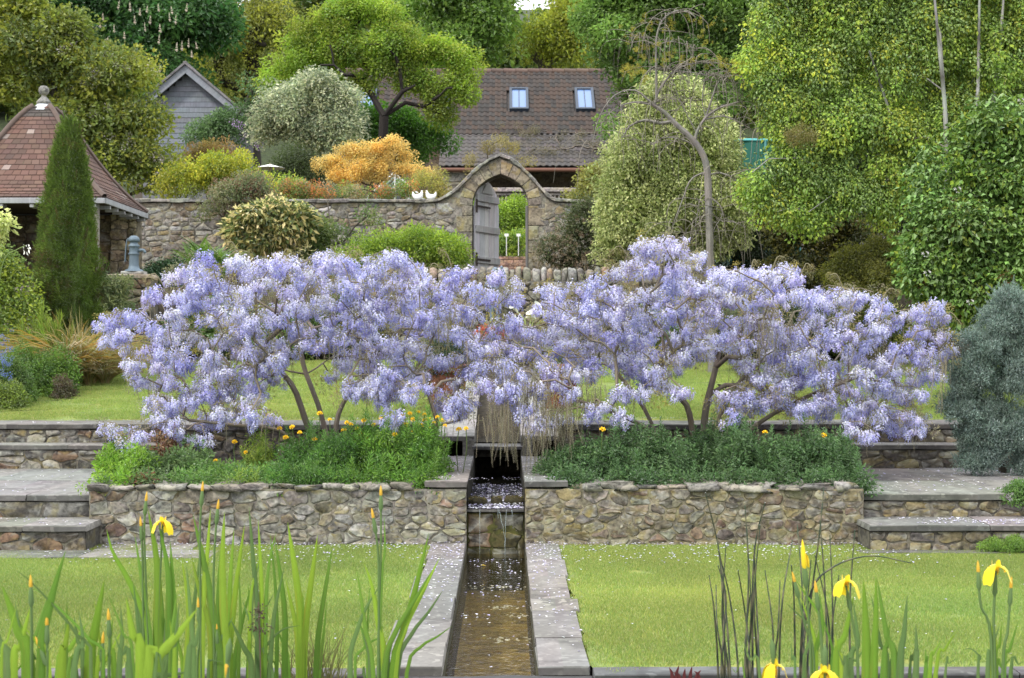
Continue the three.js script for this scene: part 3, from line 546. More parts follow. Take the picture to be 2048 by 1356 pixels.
// ---------------------------------------------------------------- garden wall with the arched gateway
const WZ = 27, wx = (x) => (x - VX) / F * WZ, wy = (y) => EYE - (y - VY) / F * WZ;
const UC = wx(1001), HW = 0.538, SPR = wy(411);
const arcIn = [[HW, 0], [0.53, 0.12], [0.49, 0.25], [0.415, 0.37], [0.29, 0.475], [0.145, 0.55], [0, 0.605]];
{
  const t = thing('garden_wall', 'long rubble stone garden wall rising over a pointed arched gateway', 'stone wall'), fr = wallFrame(-WZ);
  const hump = [[878, 404], [892, 397], [905, 389], [925, 371], [945, 350], [960, 336], [980, 323], [1000, 314], [1020, 321], [1040, 336], [1055, 351], [1070, 367], [1090, 390], [1100, 398], [1110, 404]].map(([x, y]) => [wx(x), wy(y)]);
  const top = wy(406), inner = arcIn.map(([a, b]) => [UC - a, SPR + b]).concat(arcIn.slice(0, -1).reverse().map(([a, b]) => [UC + a, SPR + b]));
  const outline = [[-7.2, 2.4], [UC - HW, 2.4], ...inner, [UC + HW, 2.4], [3.9, 2.4], [3.9, top], ...hump.slice().reverse(), [-7.2, top]];
  part('mortar', prism(outline, -0.45, -0.008, fr, [0.3, 0.275, 0.235]), MT.mortar, t);
  const humpY = (u) => { for (let k = 0; k < hump.length - 1; k++) if (u >= hump[k][0] && u <= hump[k + 1][0]) return lerp(hump[k][1], hump[k + 1][1], (u - hump[k][0]) / (hump[k + 1][0] - hump[k][0])); return top; };
  const inArc = (u, v, gap) => { const a = Math.abs(u - UC); if (v < SPR) return a < HW + gap; for (let k = 0; k < arcIn.length - 1; k++) { } const r = Math.hypot(a, (v - SPR) * 0.9); return r < HW + gap; };
  const pal = [[0.31, 0.285, 0.255], [0.37, 0.345, 0.315], [0.28, 0.235, 0.19], [0.45, 0.435, 0.42], [0.31, 0.235, 0.17], [0.25, 0.225, 0.21], [0.35, 0.3, 0.24]];
  const cells = rubble(-7.15, 3.2, 2.75, top, { h: [0.1, 0.2], w: [0.12, 0.36], joint: 0.014, jit: 0.65, asp: 1.7, keep: (u, v, poly) => poly.every(([a, b]) => !inArc(a, b, 0.2)) })
    .concat(rubble(hump[0][0], hump[14][0], top + 0.005, wy(318), { h: [0.09, 0.16], w: [0.12, 0.25], joint: 0.02, jit: 0.45, keep: (u, v, poly) => poly.every(([a, b]) => !inArc(a, b, 0.24) && b < humpY(a) - 0.035) }));
  layStones(t, cells, fr, pal, 0.014, 300);
  const free = (u, v) => !inArc(u, v, 0.02) && v < humpY(u) - 0.01; pointing(t, fr, -7.15, 3.2, 2.7, top, [0.31, 0.285, 0.245], { w: 0.004, amp: 0.03, step: 0.05, keep: (u, v) => !inArc(u, v, 0.05) }); pointing(t, fr, hump[0][0], hump[14][0], top - 0.05, wy(316), [0.31, 0.285, 0.245], { w: 0.004, amp: 0.02, step: 0.04, keep: free });
  // dressed stones round the opening
  const dress = [[0.34, 0.3, 0.22], [0.38, 0.34, 0.26], [0.32, 0.27, 0.2], [0.3, 0.27, 0.22]];
  for (const s of [-1, 1]) {
    let y = 2.9, k = 0; while (y < SPR - 0.02) { const h = Math.min(rr(0.2, 0.34), SPR - y), w = k++ % 2 ? 0.2 : 0.31; part('jamb_stone', prism([[UC + s * HW, y + 0.006], [UC + s * (HW + w), y + 0.006], [UC + s * (HW + w), y + h - 0.006], [UC + s * HW, y + h - 0.006]], -0.4, 0.014, fr, vary(pick(dress), 0.12), 0.012), MT.stone, t); y += h; }
    for (let k = 0; k < arcIn.length - 1; k++) {
      const q = (i) => { const [a, b] = arcIn[i], p = arcIn[Math.max(0, i - 1)], n = arcIn[Math.min(arcIn.length - 1, i + 1)]; let nx = n[1] - p[1], ny = -(n[0] - p[0]); const L = Math.hypot(nx, ny); nx /= L; ny /= L; const w = 0.25; return [[UC + s * a, SPR + b], i === arcIn.length - 1 ? [UC, SPR + b + 0.3] : [UC + s * (a + nx * w), SPR + b + ny * w]]; };
      const [a, b] = q(k), [c, d] = q(k + 1), sh = (p, o) => [lerp(p[0], o[0], 0.03), lerp(p[1], o[1], 0.03)];
      part('arch_stone', prism([sh(a, c), sh(b, d), sh(d, b), sh(c, a)], -0.4, 0.016, fr, vary(pick(dress), 0.14), 0.012), MT.stone, t);
    }
  }
  // coping: thin stones along the top and over the hump
  const line = [[-7.2, top]]; for (let u = -6.8; u < hump[0][0]; u += 0.38) line.push([u + sg() * 0.05, top + sg() * 0.012]); line.push(...hump); for (let u = hump[14][0] + 0.3; u < 3.9; u += 0.38) line.push([u, top + sg() * 0.012]);
  for (let k = 0; k < line.length - 1; k++) {
    const [a, b] = line[k], [c, d] = line[k + 1], L = Math.hypot(c - a, d - b); const m = part('coping_stone', block(L + 0.015, rr(0.06, 0.085), 0.58, vary([0.3, 0.285, 0.26], 0.15), 0.015, 0.014), MT.stone, t);
    m.position.set((a + c) / 2, (b + d) / 2 + 0.035, -WZ - 0.22); m.rotation.z = Math.atan2(d - b, c - a);
  }
}
// gate of weathered planks, standing open
{
  const t = thing('garden_gate', 'weathered grey plank gate with pointed top standing open in the arch', 'gate');
  t.position.set(UC - HW + 0.03, 2.95, -WZ - 0.1); t.rotation.y = 1.08;
  const W = 0.98, nb = 5, topAt = (x) => { const a = Math.abs(x - W / 2) / (W / 2) * HW; let k = 0; for (; k < arcIn.length - 2; k++) if (a <= arcIn[k][0] && a >= arcIn[k + 1][0]) break; const p = arcIn[k], q = arcIn[k + 1]; return SPR - 2.95 + lerp(p[1], q[1], clamp((p[0] - a) / (p[0] - q[0] + 1e-6), 0, 1)) - 0.06; };
  const fr = (u, v, w) => V3(u, v, w);
  for (let k = 0; k < nb; k++) {
    const a = k * W / nb + 0.004, b = (k + 1) * W / nb - (k === 2 ? 0.035 : 0.004), m = (a + b) / 2, g = prism([[a, 0.05], [b, 0.05], [b, topAt(b)], [m, topAt(m)], [a, topAt(a)]], -0.015, 0.015, fr, vary([0.66, 0.66, 0.67], 0.1), 0.004);
    part('plank', g, MT.wood, t);
  }
  for (const y of [0.42, 1.02, 1.62]) { const m = part('ledge', block(W * (y > 1.3 ? 0.9 : 0.96), 0.13, 0.035, [0.5, 0.49, 0.49], 0.006, 0.004), MT.wood, t); m.position.set(W / 2, y, 0.034); }
  const cap = part('ledge', prism([[W * 0.28, 1.72], [W * 0.72, 1.72], [W * 0.6, 1.9], [W / 2, 1.96], [W * 0.4, 1.9]], 0.017, 0.045, fr, [0.55, 0.53, 0.53], 0.006), MT.wood, t);
  for (const y of [0.42, 1.45]) { const g = new GB(); g.box(0, y - 0.02, 0.053, 0.55, y + 0.02, 0.062); g.box(-0.03, y - 0.13, 0.05, 0.02, y + 0.13, 0.07); part('strap_hinge', g.build(false), MT.iron, t); }
  const f = thing('gate_frame', 'grey timber posts lining the arched gateway', 'door frame');
  for (const x of [UC - HW + 0.028, UC + HW - 0.028]) { const m = part('post', block(0.05, SPR - 2.86, 0.09, [0.24, 0.23, 0.22], 0.006, 0.004), MT.wood, f); m.position.set(x, (SPR + 2.9) / 2, -WZ - 0.24); }
}
// two white pottery hens on the wall
[[834, 392, 'white pottery hen on the garden wall, further from the arch', 1], [861, 392, 'white pottery hen on the garden wall, nearer the arch', -1]].forEach(([x, y, l, s]) => {
  const t = thing('pottery_hen', l, 'ornament', 'pottery hens on the garden wall'); t.position.set(wx(x), wy(406) + 0.07, -WZ - 0.2); t.scale.setScalar(0.72);
  const g = new GB(); g.col = [0.78, 0.79, 0.78];
  g.tube(bez([V3(-0.13, 0.235, 0), V3(-0.11, 0.15, 0), V3(-0.05, 0.1, 0), V3(0.03, 0.09, 0), V3(0.09, 0.15, 0), V3(0.105, 0.2, 0), V3(0.13, 0.235, 0)].map((p) => V3(p.x * s, p.y, p.z)), 16), [0.012, 0.022, 0.033, 0.045, 0.058, 0.07, 0.08, 0.085, 0.085, 0.078, 0.066, 0.055, 0.045, 0.038, 0.036, 0.034, 0.02], 12);
  part('body', g.build(), MT.plain, t);
  const b = new GB(); b.col = [0.6, 0.35, 0.1]; b.tube([V3(0.135 * s, 0.222, 0), V3(0.17 * s, 0.21, 0)], [0.012, 0.002], 6); part('beak', b.build(), MT.plain, t);
  const c = part('comb', rock(0.05, 0.035, 0.012, [0.7, 0.68, 0.66], 0.9), MT.plain, t); c.position.set(0.115 * s, 0.26, 0);
  const f = new GB(); f.col = [0.75, 0.76, 0.75]; f.tube([V3(0, 0, 0), V3(0, 0.04, 0)], [0.06, 0.045], 12); part('foot', f.build(), MT.plain, t);
});
// ---------------------------------------------------------------- what shows through the arch
{
  const st = thing('brick_steps', 'pale pink brick steps seen through the arched gateway', 'steps');
  for (let k = 0; k < 3; k++) for (let r = 0; r < 2; r++) for (let j = 0; j < 6; j++) { const m = part('brick', block(0.205, 0.065, 0.11, vary([0.42, 0.28, 0.22], 0.15), 0.006, 0.004), MT.stone, st); m.position.set(-0.35 + j * 0.215 + (r % 2) * 0.1, 3.2 + k * 0.155 + r * 0.075, -29.6 - k * 0.3 - r * 0.02); }
  for (let k = 0; k < 3; k++) for (let j = 0; j < 6; j++) { const m = part('brick', block(0.205, 0.065, 0.22, vary([0.45, 0.32, 0.26], 0.15), 0.006, 0.004), MT.stone, st); m.position.set(-0.3 + j * 0.215, 3.275 + k * 0.155, -29.75 - k * 0.3); }
  const lw = thing('pierced_wall', 'pale low wall with pierced blocks seen through the arch', 'wall'), d = 38, X = (x) => (x - VX) / F * d, Y = (y) => EYE - (y - VY) / F * d;
  const g = new GB(); g.col = [0.4, 0.36, 0.33]; g.box(-1.2, 4.4, -d - 0.25, 2.7, Y(408), -d); g.box(-1.2, Y(390), -d - 0.25, 2.7, Y(386), -d); part('wall', g.build(false), MT.stone, lw);
  const cp = part('coping', block(4, 0.12, 0.4, [0.42, 0.37, 0.36], 0.02, 0.008), MT.stone, lw); cp.position.set(0.75, Y(380), -d - 0.12);
  for (let x = -1.2; x < 2.7; x += 0.11) { const b = new GB(); b.col = [0.42, 0.38, 0.34]; b.box(x, Y(408), -d - 0.2, x + 0.04, Y(390), -d - 0.02); part('upright', b.build(false), MT.stone, lw); }
  const rl = new GB(); rl.col = [0.42, 0.38, 0.34]; rl.box(-1.2, Y(399.5), -d - 0.18, 2.7, Y(398), -d - 0.03); part('rail', rl.build(false), MT.stone, lw);
  [[1013, 470, 'white T-shaped plant label left, seen through the arch'], [1037, 470, 'white T-shaped plant label right, seen through the arch']].forEach(([x, y, l]) => { const p = P(x, y, 30.5), t = thing('plant_label', l, 'plant label', 'plant labels beyond the arch'); const a = new GB(); a.col = [0.8, 0.8, 0.78]; a.box(p.x - 0.045, p.y - 0.03, p.z - 0.005, p.x + 0.045, p.y + 0.03, p.z + 0.005); part('plate', a.build(false), MT.plain, t); const b = new GB(); b.col = [0.7, 0.7, 0.7]; b.tube([V3(p.x, p.y - 0.45, p.z), V3(p.x, p.y - 0.03, p.z)], [0.01, 0.01], 6); part('stake', b.build(), MT.plain, t); });
}
// ---------------------------------------------------------------- tiled roofs
function pantile(w, L, c) { // s-curved clay tile lying in x (width) and z (down the slope is +z)
  const g = new GB(); g.col = c; const n = 6, A = [], B = [], C = [];
  for (let k = 0; k <= n; k++) { const t = k / n, x = (t - 0.5) * w * 1.08, y = 0.022 * Math.sin(t * Math.PI * 2 + 0.4) + 0.02; A.push(g.v(x, y, -L / 2, x, 0)); B.push(g.v(x, y + 0.022, L / 2, x, L)); C.push(g.v(x, y, L / 2, x, L + 0.02, c.map((q) => q * 0.8))); }
  for (let k = 0; k < n; k++) { g.quad(A[k], B[k], B[k + 1], A[k + 1]); g.quad(B[k], C[k], C[k + 1], B[k + 1]); }
  return g.build();
}
{
  const h = thing('tiled_house', 'house with brown pantiled roof and skylights behind the garden wall', 'house');
  const pal = [[0.05, 0.038, 0.033], [0.056, 0.038, 0.031], [0.043, 0.036, 0.033], [0.066, 0.042, 0.032], [0.047, 0.04, 0.037]], palD = [[0.085, 0.076, 0.072], [0.07, 0.064, 0.062], [0.1, 0.085, 0.078]];
  const slope = (x0, x1, lo, hi, cols, rows, pl, name, most, skip) => { // lo, hi: [d, y]
    const r = thing('tmp', null); scene.remove(r); r.name = name; h.add(r); const rest = [];
    const dy = hi[1] - lo[1], dd = hi[0] - lo[0], L = Math.hypot(dy, dd), ang = Math.atan2(dy, dd), w = (x1 - x0) / cols, l = L / rows, vars = Array.from({ length: 10 }, (_, k) => pantile(w, l * 1.12, vary(pl[k % pl.length], 0.12)));
    let n = 0;
    for (let j = 0; j < rows; j++) for (let i = 0; i < cols; i++) {
      const x = x0 + (i + 0.5) * w, t = (j + 0.5) / rows; if (skip && skip(x, t)) continue;
      const g = pick(vars), pos = V3(x, lerp(lo[1], hi[1], t) + 0.03 + sg() * 0.004, -lerp(lo[0], hi[0], t));
      if (n++ < most) { const m = part('roof_tile', g, MT.tile, r); m.position.copy(pos); m.rotation.set(ang, sg() * 0.02, 0, 'XYZ'); }
      else rest.push(g.clone().applyMatrix4(new THREE.Matrix4().makeRotationX(ang).setPosition(pos)));
    }
    if (rest.length) part('roof_tiles', mergeGeometries(rest), MT.tile, r, 'stuff');
    const deck = new GB(); deck.col = [0.06, 0.05, 0.045]; const a = deck.v(x0, lo[1] - 0.03, -lo[0]), b = deck.v(x1, lo[1] - 0.03, -lo[0]), c = deck.v(x1, hi[1] - 0.03, -hi[0]), d = deck.v(x0, hi[1] - 0.03, -hi[0]); deck.quad(a, b, c, d);
    const a2 = deck.v(x0, lo[1] - 0.15, -lo[0]), b2 = deck.v(x1, lo[1] - 0.15, -lo[0]), c2 = deck.v(x1, hi[1] - 0.15, -hi[0]), d2 = deck.v(x0, hi[1] - 0.15, -hi[0]); deck.quad(a2, d2, c2, b2); deck.quad(a, a2, b2, b); deck.quad(b, b2, c2, c); deck.quad(d, d2, a2, a);
    part('roof_deck', deck.build(false), MT.plain, r); return r;
  };
  const XX = (x, d) => (x - VX) / F * d, YY = (y, d) => EYE - (y - VY) / F * d;
  const e0 = [46, YY(334, 46)], e1 = [48.5, YY(268, 48.5)], u0 = [48.35, YY(270, 48.35)], u1 = [52, YY(144, 52)];
  slope(XX(878, 46), 4.4, e0, e1, 32, 9, palD, 'lower_roof', 290);
  const sky = [[732, 26], [880, 30], [1038, 40], [1170, 40]].map(([x, w]) => ({ x: XX(x, 50), w: XX(VX + 40, 50) }));
  const T0 = 0.34, T1 = 0.68;
  const up = slope(-5.9, 5.2, u0, u1, 56, 15, pal, 'upper_roof', 10, (x, t) => sky.some((s) => Math.abs(x - s.x) < s.w / 2 && t > T0 && t < T1));
  const rg = new GB(); rg.col = [0.11, 0.075, 0.06]; for (let x = -5.9; x < 5.2; x += 0.45) { const q = new GB(); q.col = vary([0.12, 0.08, 0.065], 0.15); q.tube([V3(x, u1[1] + 0.02, -u1[0]), V3(x + 0.44, u1[1] + 0.02, -u1[0])], [0.13, 0.115], 8); part('ridge_tile', q.build(), MT.tile, up); }
  const bk = new GB(); bk.col = [0.08, 0.06, 0.05]; bk.quad(bk.v(-5.9, u1[1], -u1[0]), bk.v(5.2, u1[1], -u1[0]), bk.v(5.2, 8.6, -56), bk.v(-5.9, 8.6, -56)); part('back_roof', bk.build(false), MT.plain, h);
  for (const s of sky) {
    const w = thing('tmp', null); scene.remove(w); w.name = 'skylight'; h.add(w); const at = (t) => V3(s.x, lerp(u0[1], u1[1], t) + 0.1, -lerp(u0[0], u1[0], t) + 0.06), a = at(T0), b = at(T1), L = a.distanceTo(b), ang = Math.atan2(b.y - a.y, -(b.z - a.z));
    w.position.copy(a.clone().add(b).multiplyScalar(0.5)); w.rotation.x = ang; const fm = std({ color: rgb(0.035, 0.05, 0.075), roughness: 0.5 }), W = s.w * 0.95;
    const f = new GB(); f.box(-W / 2, -0.1, -L / 2, -W / 2 + 0.09, 0.05, L / 2); f.box(W / 2 - 0.09, -0.1, -L / 2, W / 2, 0.05, L / 2); f.box(-W / 2 + 0.09, -0.1, -L / 2, W / 2 - 0.09, 0.052, -L / 2 + 0.1); f.box(-W / 2 + 0.09, -0.1, L / 2 - 0.1, W / 2 - 0.09, 0.052, L / 2); f.box(-0.012, -0.05, -L / 2 + 0.1, 0.012, 0.022, L / 2 - 0.1); part('frame', f.build(false), fm, w);
    const p = new GB(); p.quad(p.v(-W / 2 + 0.09, 0, L / 2 - 0.1), p.v(W / 2 - 0.09, 0, L / 2 - 0.1), p.v(W / 2 - 0.09, 0, -L / 2 + 0.1), p.v(-W / 2 + 0.09, 0, -L / 2 + 0.1)); part('pane', p.build(false), MT.glass, w);
  }
  // walls, gutter, the open bay under the lower roof
  const wallG = (a, b, y0, y1, d0, d1, c) => { const g = new GB(); g.col = c; g.box(a, y0, -d1, b, y1, -d0); part('wall', g.build(false), MT.stone, h); };
  wallG(-5.7, 5, 4.6, u0[1] - 0.2, 48.6, 55.8, [0.2, 0.15, 0.11]); wallG(XX(886, 46.2), XX(932, 46.2), 4.6, e0[1] - 0.16, 46.2, 46.7, [0.4, 0.36, 0.32]); wallG(XX(886, 46.2), XX(886, 46.2) + 0.25, 4.6, e0[1], 46.72, 48.58, [0.3, 0.27, 0.24]); wallG(3.6, 4.2, 4.6, e0[1] - 0.16, 46.2, 46.7, [0.36, 0.32, 0.28]);
  for (let y = 5; y < 7.3; y += 0.32) { const m = part('quoin', block(0.72, 0.3, 0.12, vary([0.4, 0.36, 0.32], 0.12), 0.012, 0.008), MT.stone, h); m.position.set(XX(909, 46.1), y, -46.18); }
  const gt = new GB(); gt.col = [0.16, 0.07, 0.045]; gt.tube([V3(XX(880, 46), e0[1] - 0.1, -45.95), V3(4.4, e0[1] - 0.1, -45.95)], [0.07, 0.07], 8); part('gutter', gt.build(), MT.plain, h);
}
// grey boarded gable on the left
{
  const t = thing('timber_shed', 'grey weatherboarded gable of an outbuilding among the trees', 'outbuilding'), d = 42, X = (x) => (x - VX) / F * d, Y = (y) => EYE - (y - VY) / F * d, xc = X(376), hw = X(466) - xc, ap = Y(148), ev = Y(223);
  const bh = 0.155; for (let y = Y(318); y < ap - 0.1; y += bh) { const w = y + bh < ev ? hw : hw * clamp((ap - y - bh * 0.4) / (ap - ev), 0.05, 1); const m = part('board', block(w * 2, bh + 0.02, 0.03, vary([0.22, 0.24, 0.27], 0.1), 0.005, 0.004), MT.wood, t); m.position.set(xc, y + bh / 2, -d); m.rotation.x = -0.09; }
  for (const s of [-1, 1]) {
    const L = Math.hypot(hw + 0.35, (ap - ev) * (hw + 0.35) / hw) + 0.05, ang = Math.atan2(ap - ev, hw), m = part('bargeboard', block(L, 0.24, 0.05, [0.3, 0.32, 0.36], 0.008, 0.004), MT.wood, t); m.position.set(xc + s * (hw + 0.33) / 2, ap + 0.12 - (ap - ev) * (hw + 0.35) / hw / 2, -d + 0.3); m.rotation.z = -s * ang;
    const r = part('roof', block(L + 0.1, 0.07, 4, [0.22, 0.21, 0.22], 0.01, 0.01), MT.slab, t); r.position.set(xc + s * (hw + 0.38) / 2, ap + 0.24 - (ap - ev) * (hw + 0.35) / hw / 2, -d - 1.6); r.rotation.z = -s * ang;
  }
  const b = new GB(); b.col = [0.2, 0.2, 0.22]; b.box(xc - hw, 4.6, -d - 3.4, xc + hw, ev, -d - 0.04); b.box(xc - hw, 4.6, -d - 0.035, xc + hw, Y(318), -d + 0.02); part('wall', b.build(false), MT.wood, t);
}
// ---------------------------------------------------------------- pavilion with the bell-cast tiled roof
const PV = { x: -7.55, d: 23.05, hx: 1.36, hd: 1.3, eave: 4.0, apex: 5.6 };
{
  const t = thing('garden_pavilion', 'small open stone pavilion with bell-shaped red tiled roof and ball finial', 'pavilion');
  const prof = [[1, 0], [0.9, 0.07], [0.78, 0.17], [0.65, 0.31], [0.53, 0.45], [0.43, 0.585], [0.34, 0.72], [0.255, 0.84], [0.17, 0.94], [0.1, 1]];
  const H = PV.apex - PV.eave, at = (s) => { const f = s * (prof.length - 1), k = Math.min(prof.length - 2, Math.floor(f)); return [lerp(prof[k][0], prof[k + 1][0], f - k), PV.eave + H * lerp(prof[k][1], prof[k + 1][1], f - k)]; };
  const pal = [[0.2, 0.11, 0.082], [0.23, 0.12, 0.085], [0.15, 0.095, 0.08], [0.26, 0.145, 0.1], [0.13, 0.1, 0.088], [0.21, 0.14, 0.115], [0.33, 0.27, 0.23]];
  const roof = thing('tmp', null); scene.remove(roof); roof.name = 'roof'; t.add(roof);
  const rows = 22, rest = []; let n = 0;
  for (const [side, ux, uz, nx, nz, hx, hd] of [['front', 1, 0, 0, 1, PV.hx, PV.hd], ['right', 0, -1, 1, 0, PV.hd, PV.hx], ['left', 0, 1, -1, 0, PV.hd, PV.hx], ['back', -1, 0, 0, -1, PV.hx, PV.hd]])
    for (let j = 0; j < rows; j++) {
      const a = at(j / rows), b = at((j + 1.25) / rows), half = a[0] * hx, tw = 0.13, cnt = Math.max(1, Math.round(half * 2 / tw)), w = half * 2 / cnt;
      for (let i = 0; i < cnt; i++) {
        const lo = -half + i * w, hi = lo + w - 0.006, kx = b[0] / a[0], tone = clamp(fbm(i * 0.022 + side.length * 0.3, j * 0.034, 8, 3) * 1.6 - 0.3, 0, 1), c = vary(j > rows - 5 && rnd() < 0.8 ? [0.08, 0.066, 0.058] : rnd() < 0.02 ? [0.26, 0.21, 0.18] : [lerp(0.095, 0.15, tone), lerp(0.064, 0.078, tone), lerp(0.055, 0.057, tone)], 0.13), lift = 0.018 + sg() * 0.003;
        const pt = (u, r, y, dl) => V3(PV.x + ux * u + nx * r * hd, y + dl, -PV.d + uz * u + nz * r * hd), g = new GB(); g.col = c;
        const q = [pt(lo, a[0], a[1], lift), pt(hi, a[0], a[1], lift), pt(hi * kx, b[0], b[1], 0), pt(lo * kx, b[0], b[1], 0), pt(lo, a[0] * 0.995, a[1], -0.012), pt(hi, a[0] * 0.995, a[1], -0.012)];
        const id = q.map((p, k) => g.v(p.x, p.y, p.z, i * 0.37 + (k % 2) * 0.1, j * 0.23 + (k > 1 ? 0.1 : 0))); g.quad(id[0], id[1], id[2], id[3]);
        const e = [q[4], q[5], q[1], q[0]].map((p) => g.v(p.x, p.y, p.z, i * 0.37, j * 0.23, c.map((x) => x * 0.55))); g.quad(...e);
        if ((side === 'front' || (side === 'right' && j < 5)) && n < 298) { n++; part('roof_tile', g.build(false), MT.tile, roof); } else rest.push(g.build(false));
      }
    }
  part('roof_tiles', mergeGeometries(rest), MT.tile, roof, 'stuff');
  for (const [sx, sz] of [[1, 1], [1, -1], [-1, 1], [-1, -1]]) { const g = new GB(), pts = []; for (let k = 0; k <= 12; k++) { const [r, y] = at(k / 12); pts.push(V3(PV.x + sx * r * PV.hx, y + 0.015, -PV.d + sz * r * PV.hd)); } g.col = [0.12, 0.085, 0.07]; g.tube(pts, pts.map(() => 0.045), 6); part('hip_tiles', g.build(), MT.tile, roof); }
  const under = new GB(); under.col = [0.1, 0.075, 0.055]; { const y = PV.eave - 0.02; under.quad(under.v(PV.x - 1.34, y, -PV.d + 1.28), under.v(PV.x + 1.34, y, -PV.d + 1.28), under.v(PV.x + 1.34, y, -PV.d - 1.28), under.v(PV.x - 1.34, y, -PV.d - 1.28)); } part('ceiling', under.build(false), MT.wood, t);
  for (const [w, dd, x, z] of [[2.74, 0.045, 0, 1.3], [2.74, 0.045, 0, -1.3], [0.045, 2.56, 1.36, 0], [0.045, 2.56, -1.36, 0]]) { const m = part('fascia', block(w, 0.085, dd, [0.42, 0.43, 0.45], 0.006, 0.003), MT.wood, t); m.position.set(PV.x + x, PV.eave - 0.055, -PV.d + z); }
  for (let k = 0; k < 6; k++) { const m = part('rafter_end', block(0.06, 0.06, 0.2, [0.4, 0.4, 0.41], 0.006, 0.003), MT.wood, t); m.position.set(PV.x - 1.2 + k * 0.48, PV.eave - 0.13, -PV.d + 1.2); const s = part('rafter_end', m.geometry, MT.wood, t); s.rotation.y = Math.PI / 2; s.position.set(PV.x + 1.26, PV.eave - 0.13, -PV.d - 1.15 + k * 0.42); }
  // lead cap and stone ball
  const lt = (pts, c, name, m) => { const g = new THREE.LatheGeometry(pts.map(([r, y]) => new THREE.Vector2(r, y)), 20); const q = part(name, g, m, t); q.position.set(PV.x, PV.apex - 0.03, -PV.d); };
  lt([[0.21, -0.03], [0.18, 0.0], [0.13, 0.06], [0.1, 0.09]], 0, 'lead_cap', std({ color: rgb(0.5, 0.52, 0.55), roughness: 0.55 }));
  lt([[0.1, 0.08], [0.12, 0.1], [0.115, 0.13], [0.06, 0.19], [0.035, 0.22], [0.04, 0.235], [0.07, 0.26], [0.085, 0.3], [0.08, 0.35], [0.05, 0.385], [0.0, 0.395]], 0, 'ball_finial', std({ color: rgb(0.3, 0.29, 0.27), map: stoneTex, roughness: 0.9 }));
  // stonework: back wall, right rear pier, front posts, floor
  const fl = 2.62, wallP = (name, x0, x1, y0, y1, z, deep, pal) => { const mo = new GB(); mo.col = [0.2, 0.17, 0.12]; mo.box(x0, y0, z - deep, x1, y1, z - 0.012); part('mortar', mo.build(false), MT.mortar, t); layStones(t, rubble(x0, x1, y0, y1, { h: [0.13, 0.24], w: [0.2, 0.42], joint: 0.014, jit: 0.15 }), wallFrame(z), pal, 0.012, 70); };
  wallP('wall', PV.x - 1.25, -6.78, fl, PV.eave - 0.05, -24.25, 0.3, [[0.3, 0.24, 0.16], [0.26, 0.2, 0.13], [0.22, 0.17, 0.12], [0.33, 0.25, 0.15]]);
  wallP('wall', -6.75, -6.32, fl - 0.1, PV.eave - 0.05, -24.1, 0.4, [[0.42, 0.35, 0.23], [0.46, 0.39, 0.27], [0.38, 0.31, 0.2]]);
  for (const x of [PV.x - 1.18, PV.x + 1.16]) { const m = part('post', block(0.13, PV.eave - fl - 0.06, 0.13, [0.36, 0.33, 0.28], 0.01, 0.004), MT.wood, t); m.position.set(x, (PV.eave + fl) / 2 - 0.03, -PV.d + 1.15); }
  const lw = new GB(); lw.col = [0.2, 0.17, 0.13]; lw.box(PV.x - 1.25, fl, -24.2, PV.x - 1.05, PV.eave - 0.05, -PV.d + 1.2); part('left_wall', lw.build(false), MT.stone, t);
  const f = part('floor', block(2.7, 0.08, 2.5, [0.25, 0.22, 0.18], 0.01, 0.004), MT.slab, t); f.position.set(PV.x, fl - 0.02, -PV.d);
}
// ledge wall before the pavilion and the plinth of the pump
{
  const t = thing('ledge_wall', 'rough brown stone ledge and plinth before the pavilion', 'stone wall'), pal = [[0.32, 0.26, 0.17], [0.27, 0.22, 0.16], [0.36, 0.31, 0.23], [0.26, 0.17, 0.11]];
  const rw = (x0, x1, y0, y1, z) => { const mo = new GB(); mo.col = [0.16, 0.14, 0.11]; mo.box(x0, y0, z - 0.5, x1, y1, z - 0.012); part('mortar', mo.build(false), MT.mortar, t); layStones(t, rubble(x0, x1, y0 + 0.3, y1, { h: [0.06, 0.12], w: [0.18, 0.4], joint: 0.016 }), wallFrame(z), pal, 0.02); };
  rw(-8.2, -6.05, 1.5, 2.5, -21.6); rw(-6.05, -5.42, 1.5, 2.72, -21.5);
  let u = -8.2; while (u < -6.1) { const w = rr(0.3, 0.5), m = part('coping_stone', block(w, 0.07, 0.45, vary([0.42, 0.36, 0.31], 0.1), 0.015, 0.012), MT.stone, t); m.position.set(u + w / 2, 2.535, -21.8); u += w + 0.01; }
  for (const [a, b] of [[-6.07, -5.74], [-5.73, -5.41]]) { const m = part('coping_stone', block(b - a, 0.08, 0.5, vary([0.42, 0.37, 0.27], 0.1), 0.02, 0.015), MT.stone, t); m.position.set((a + b) / 2, 2.76, -21.72); }
}
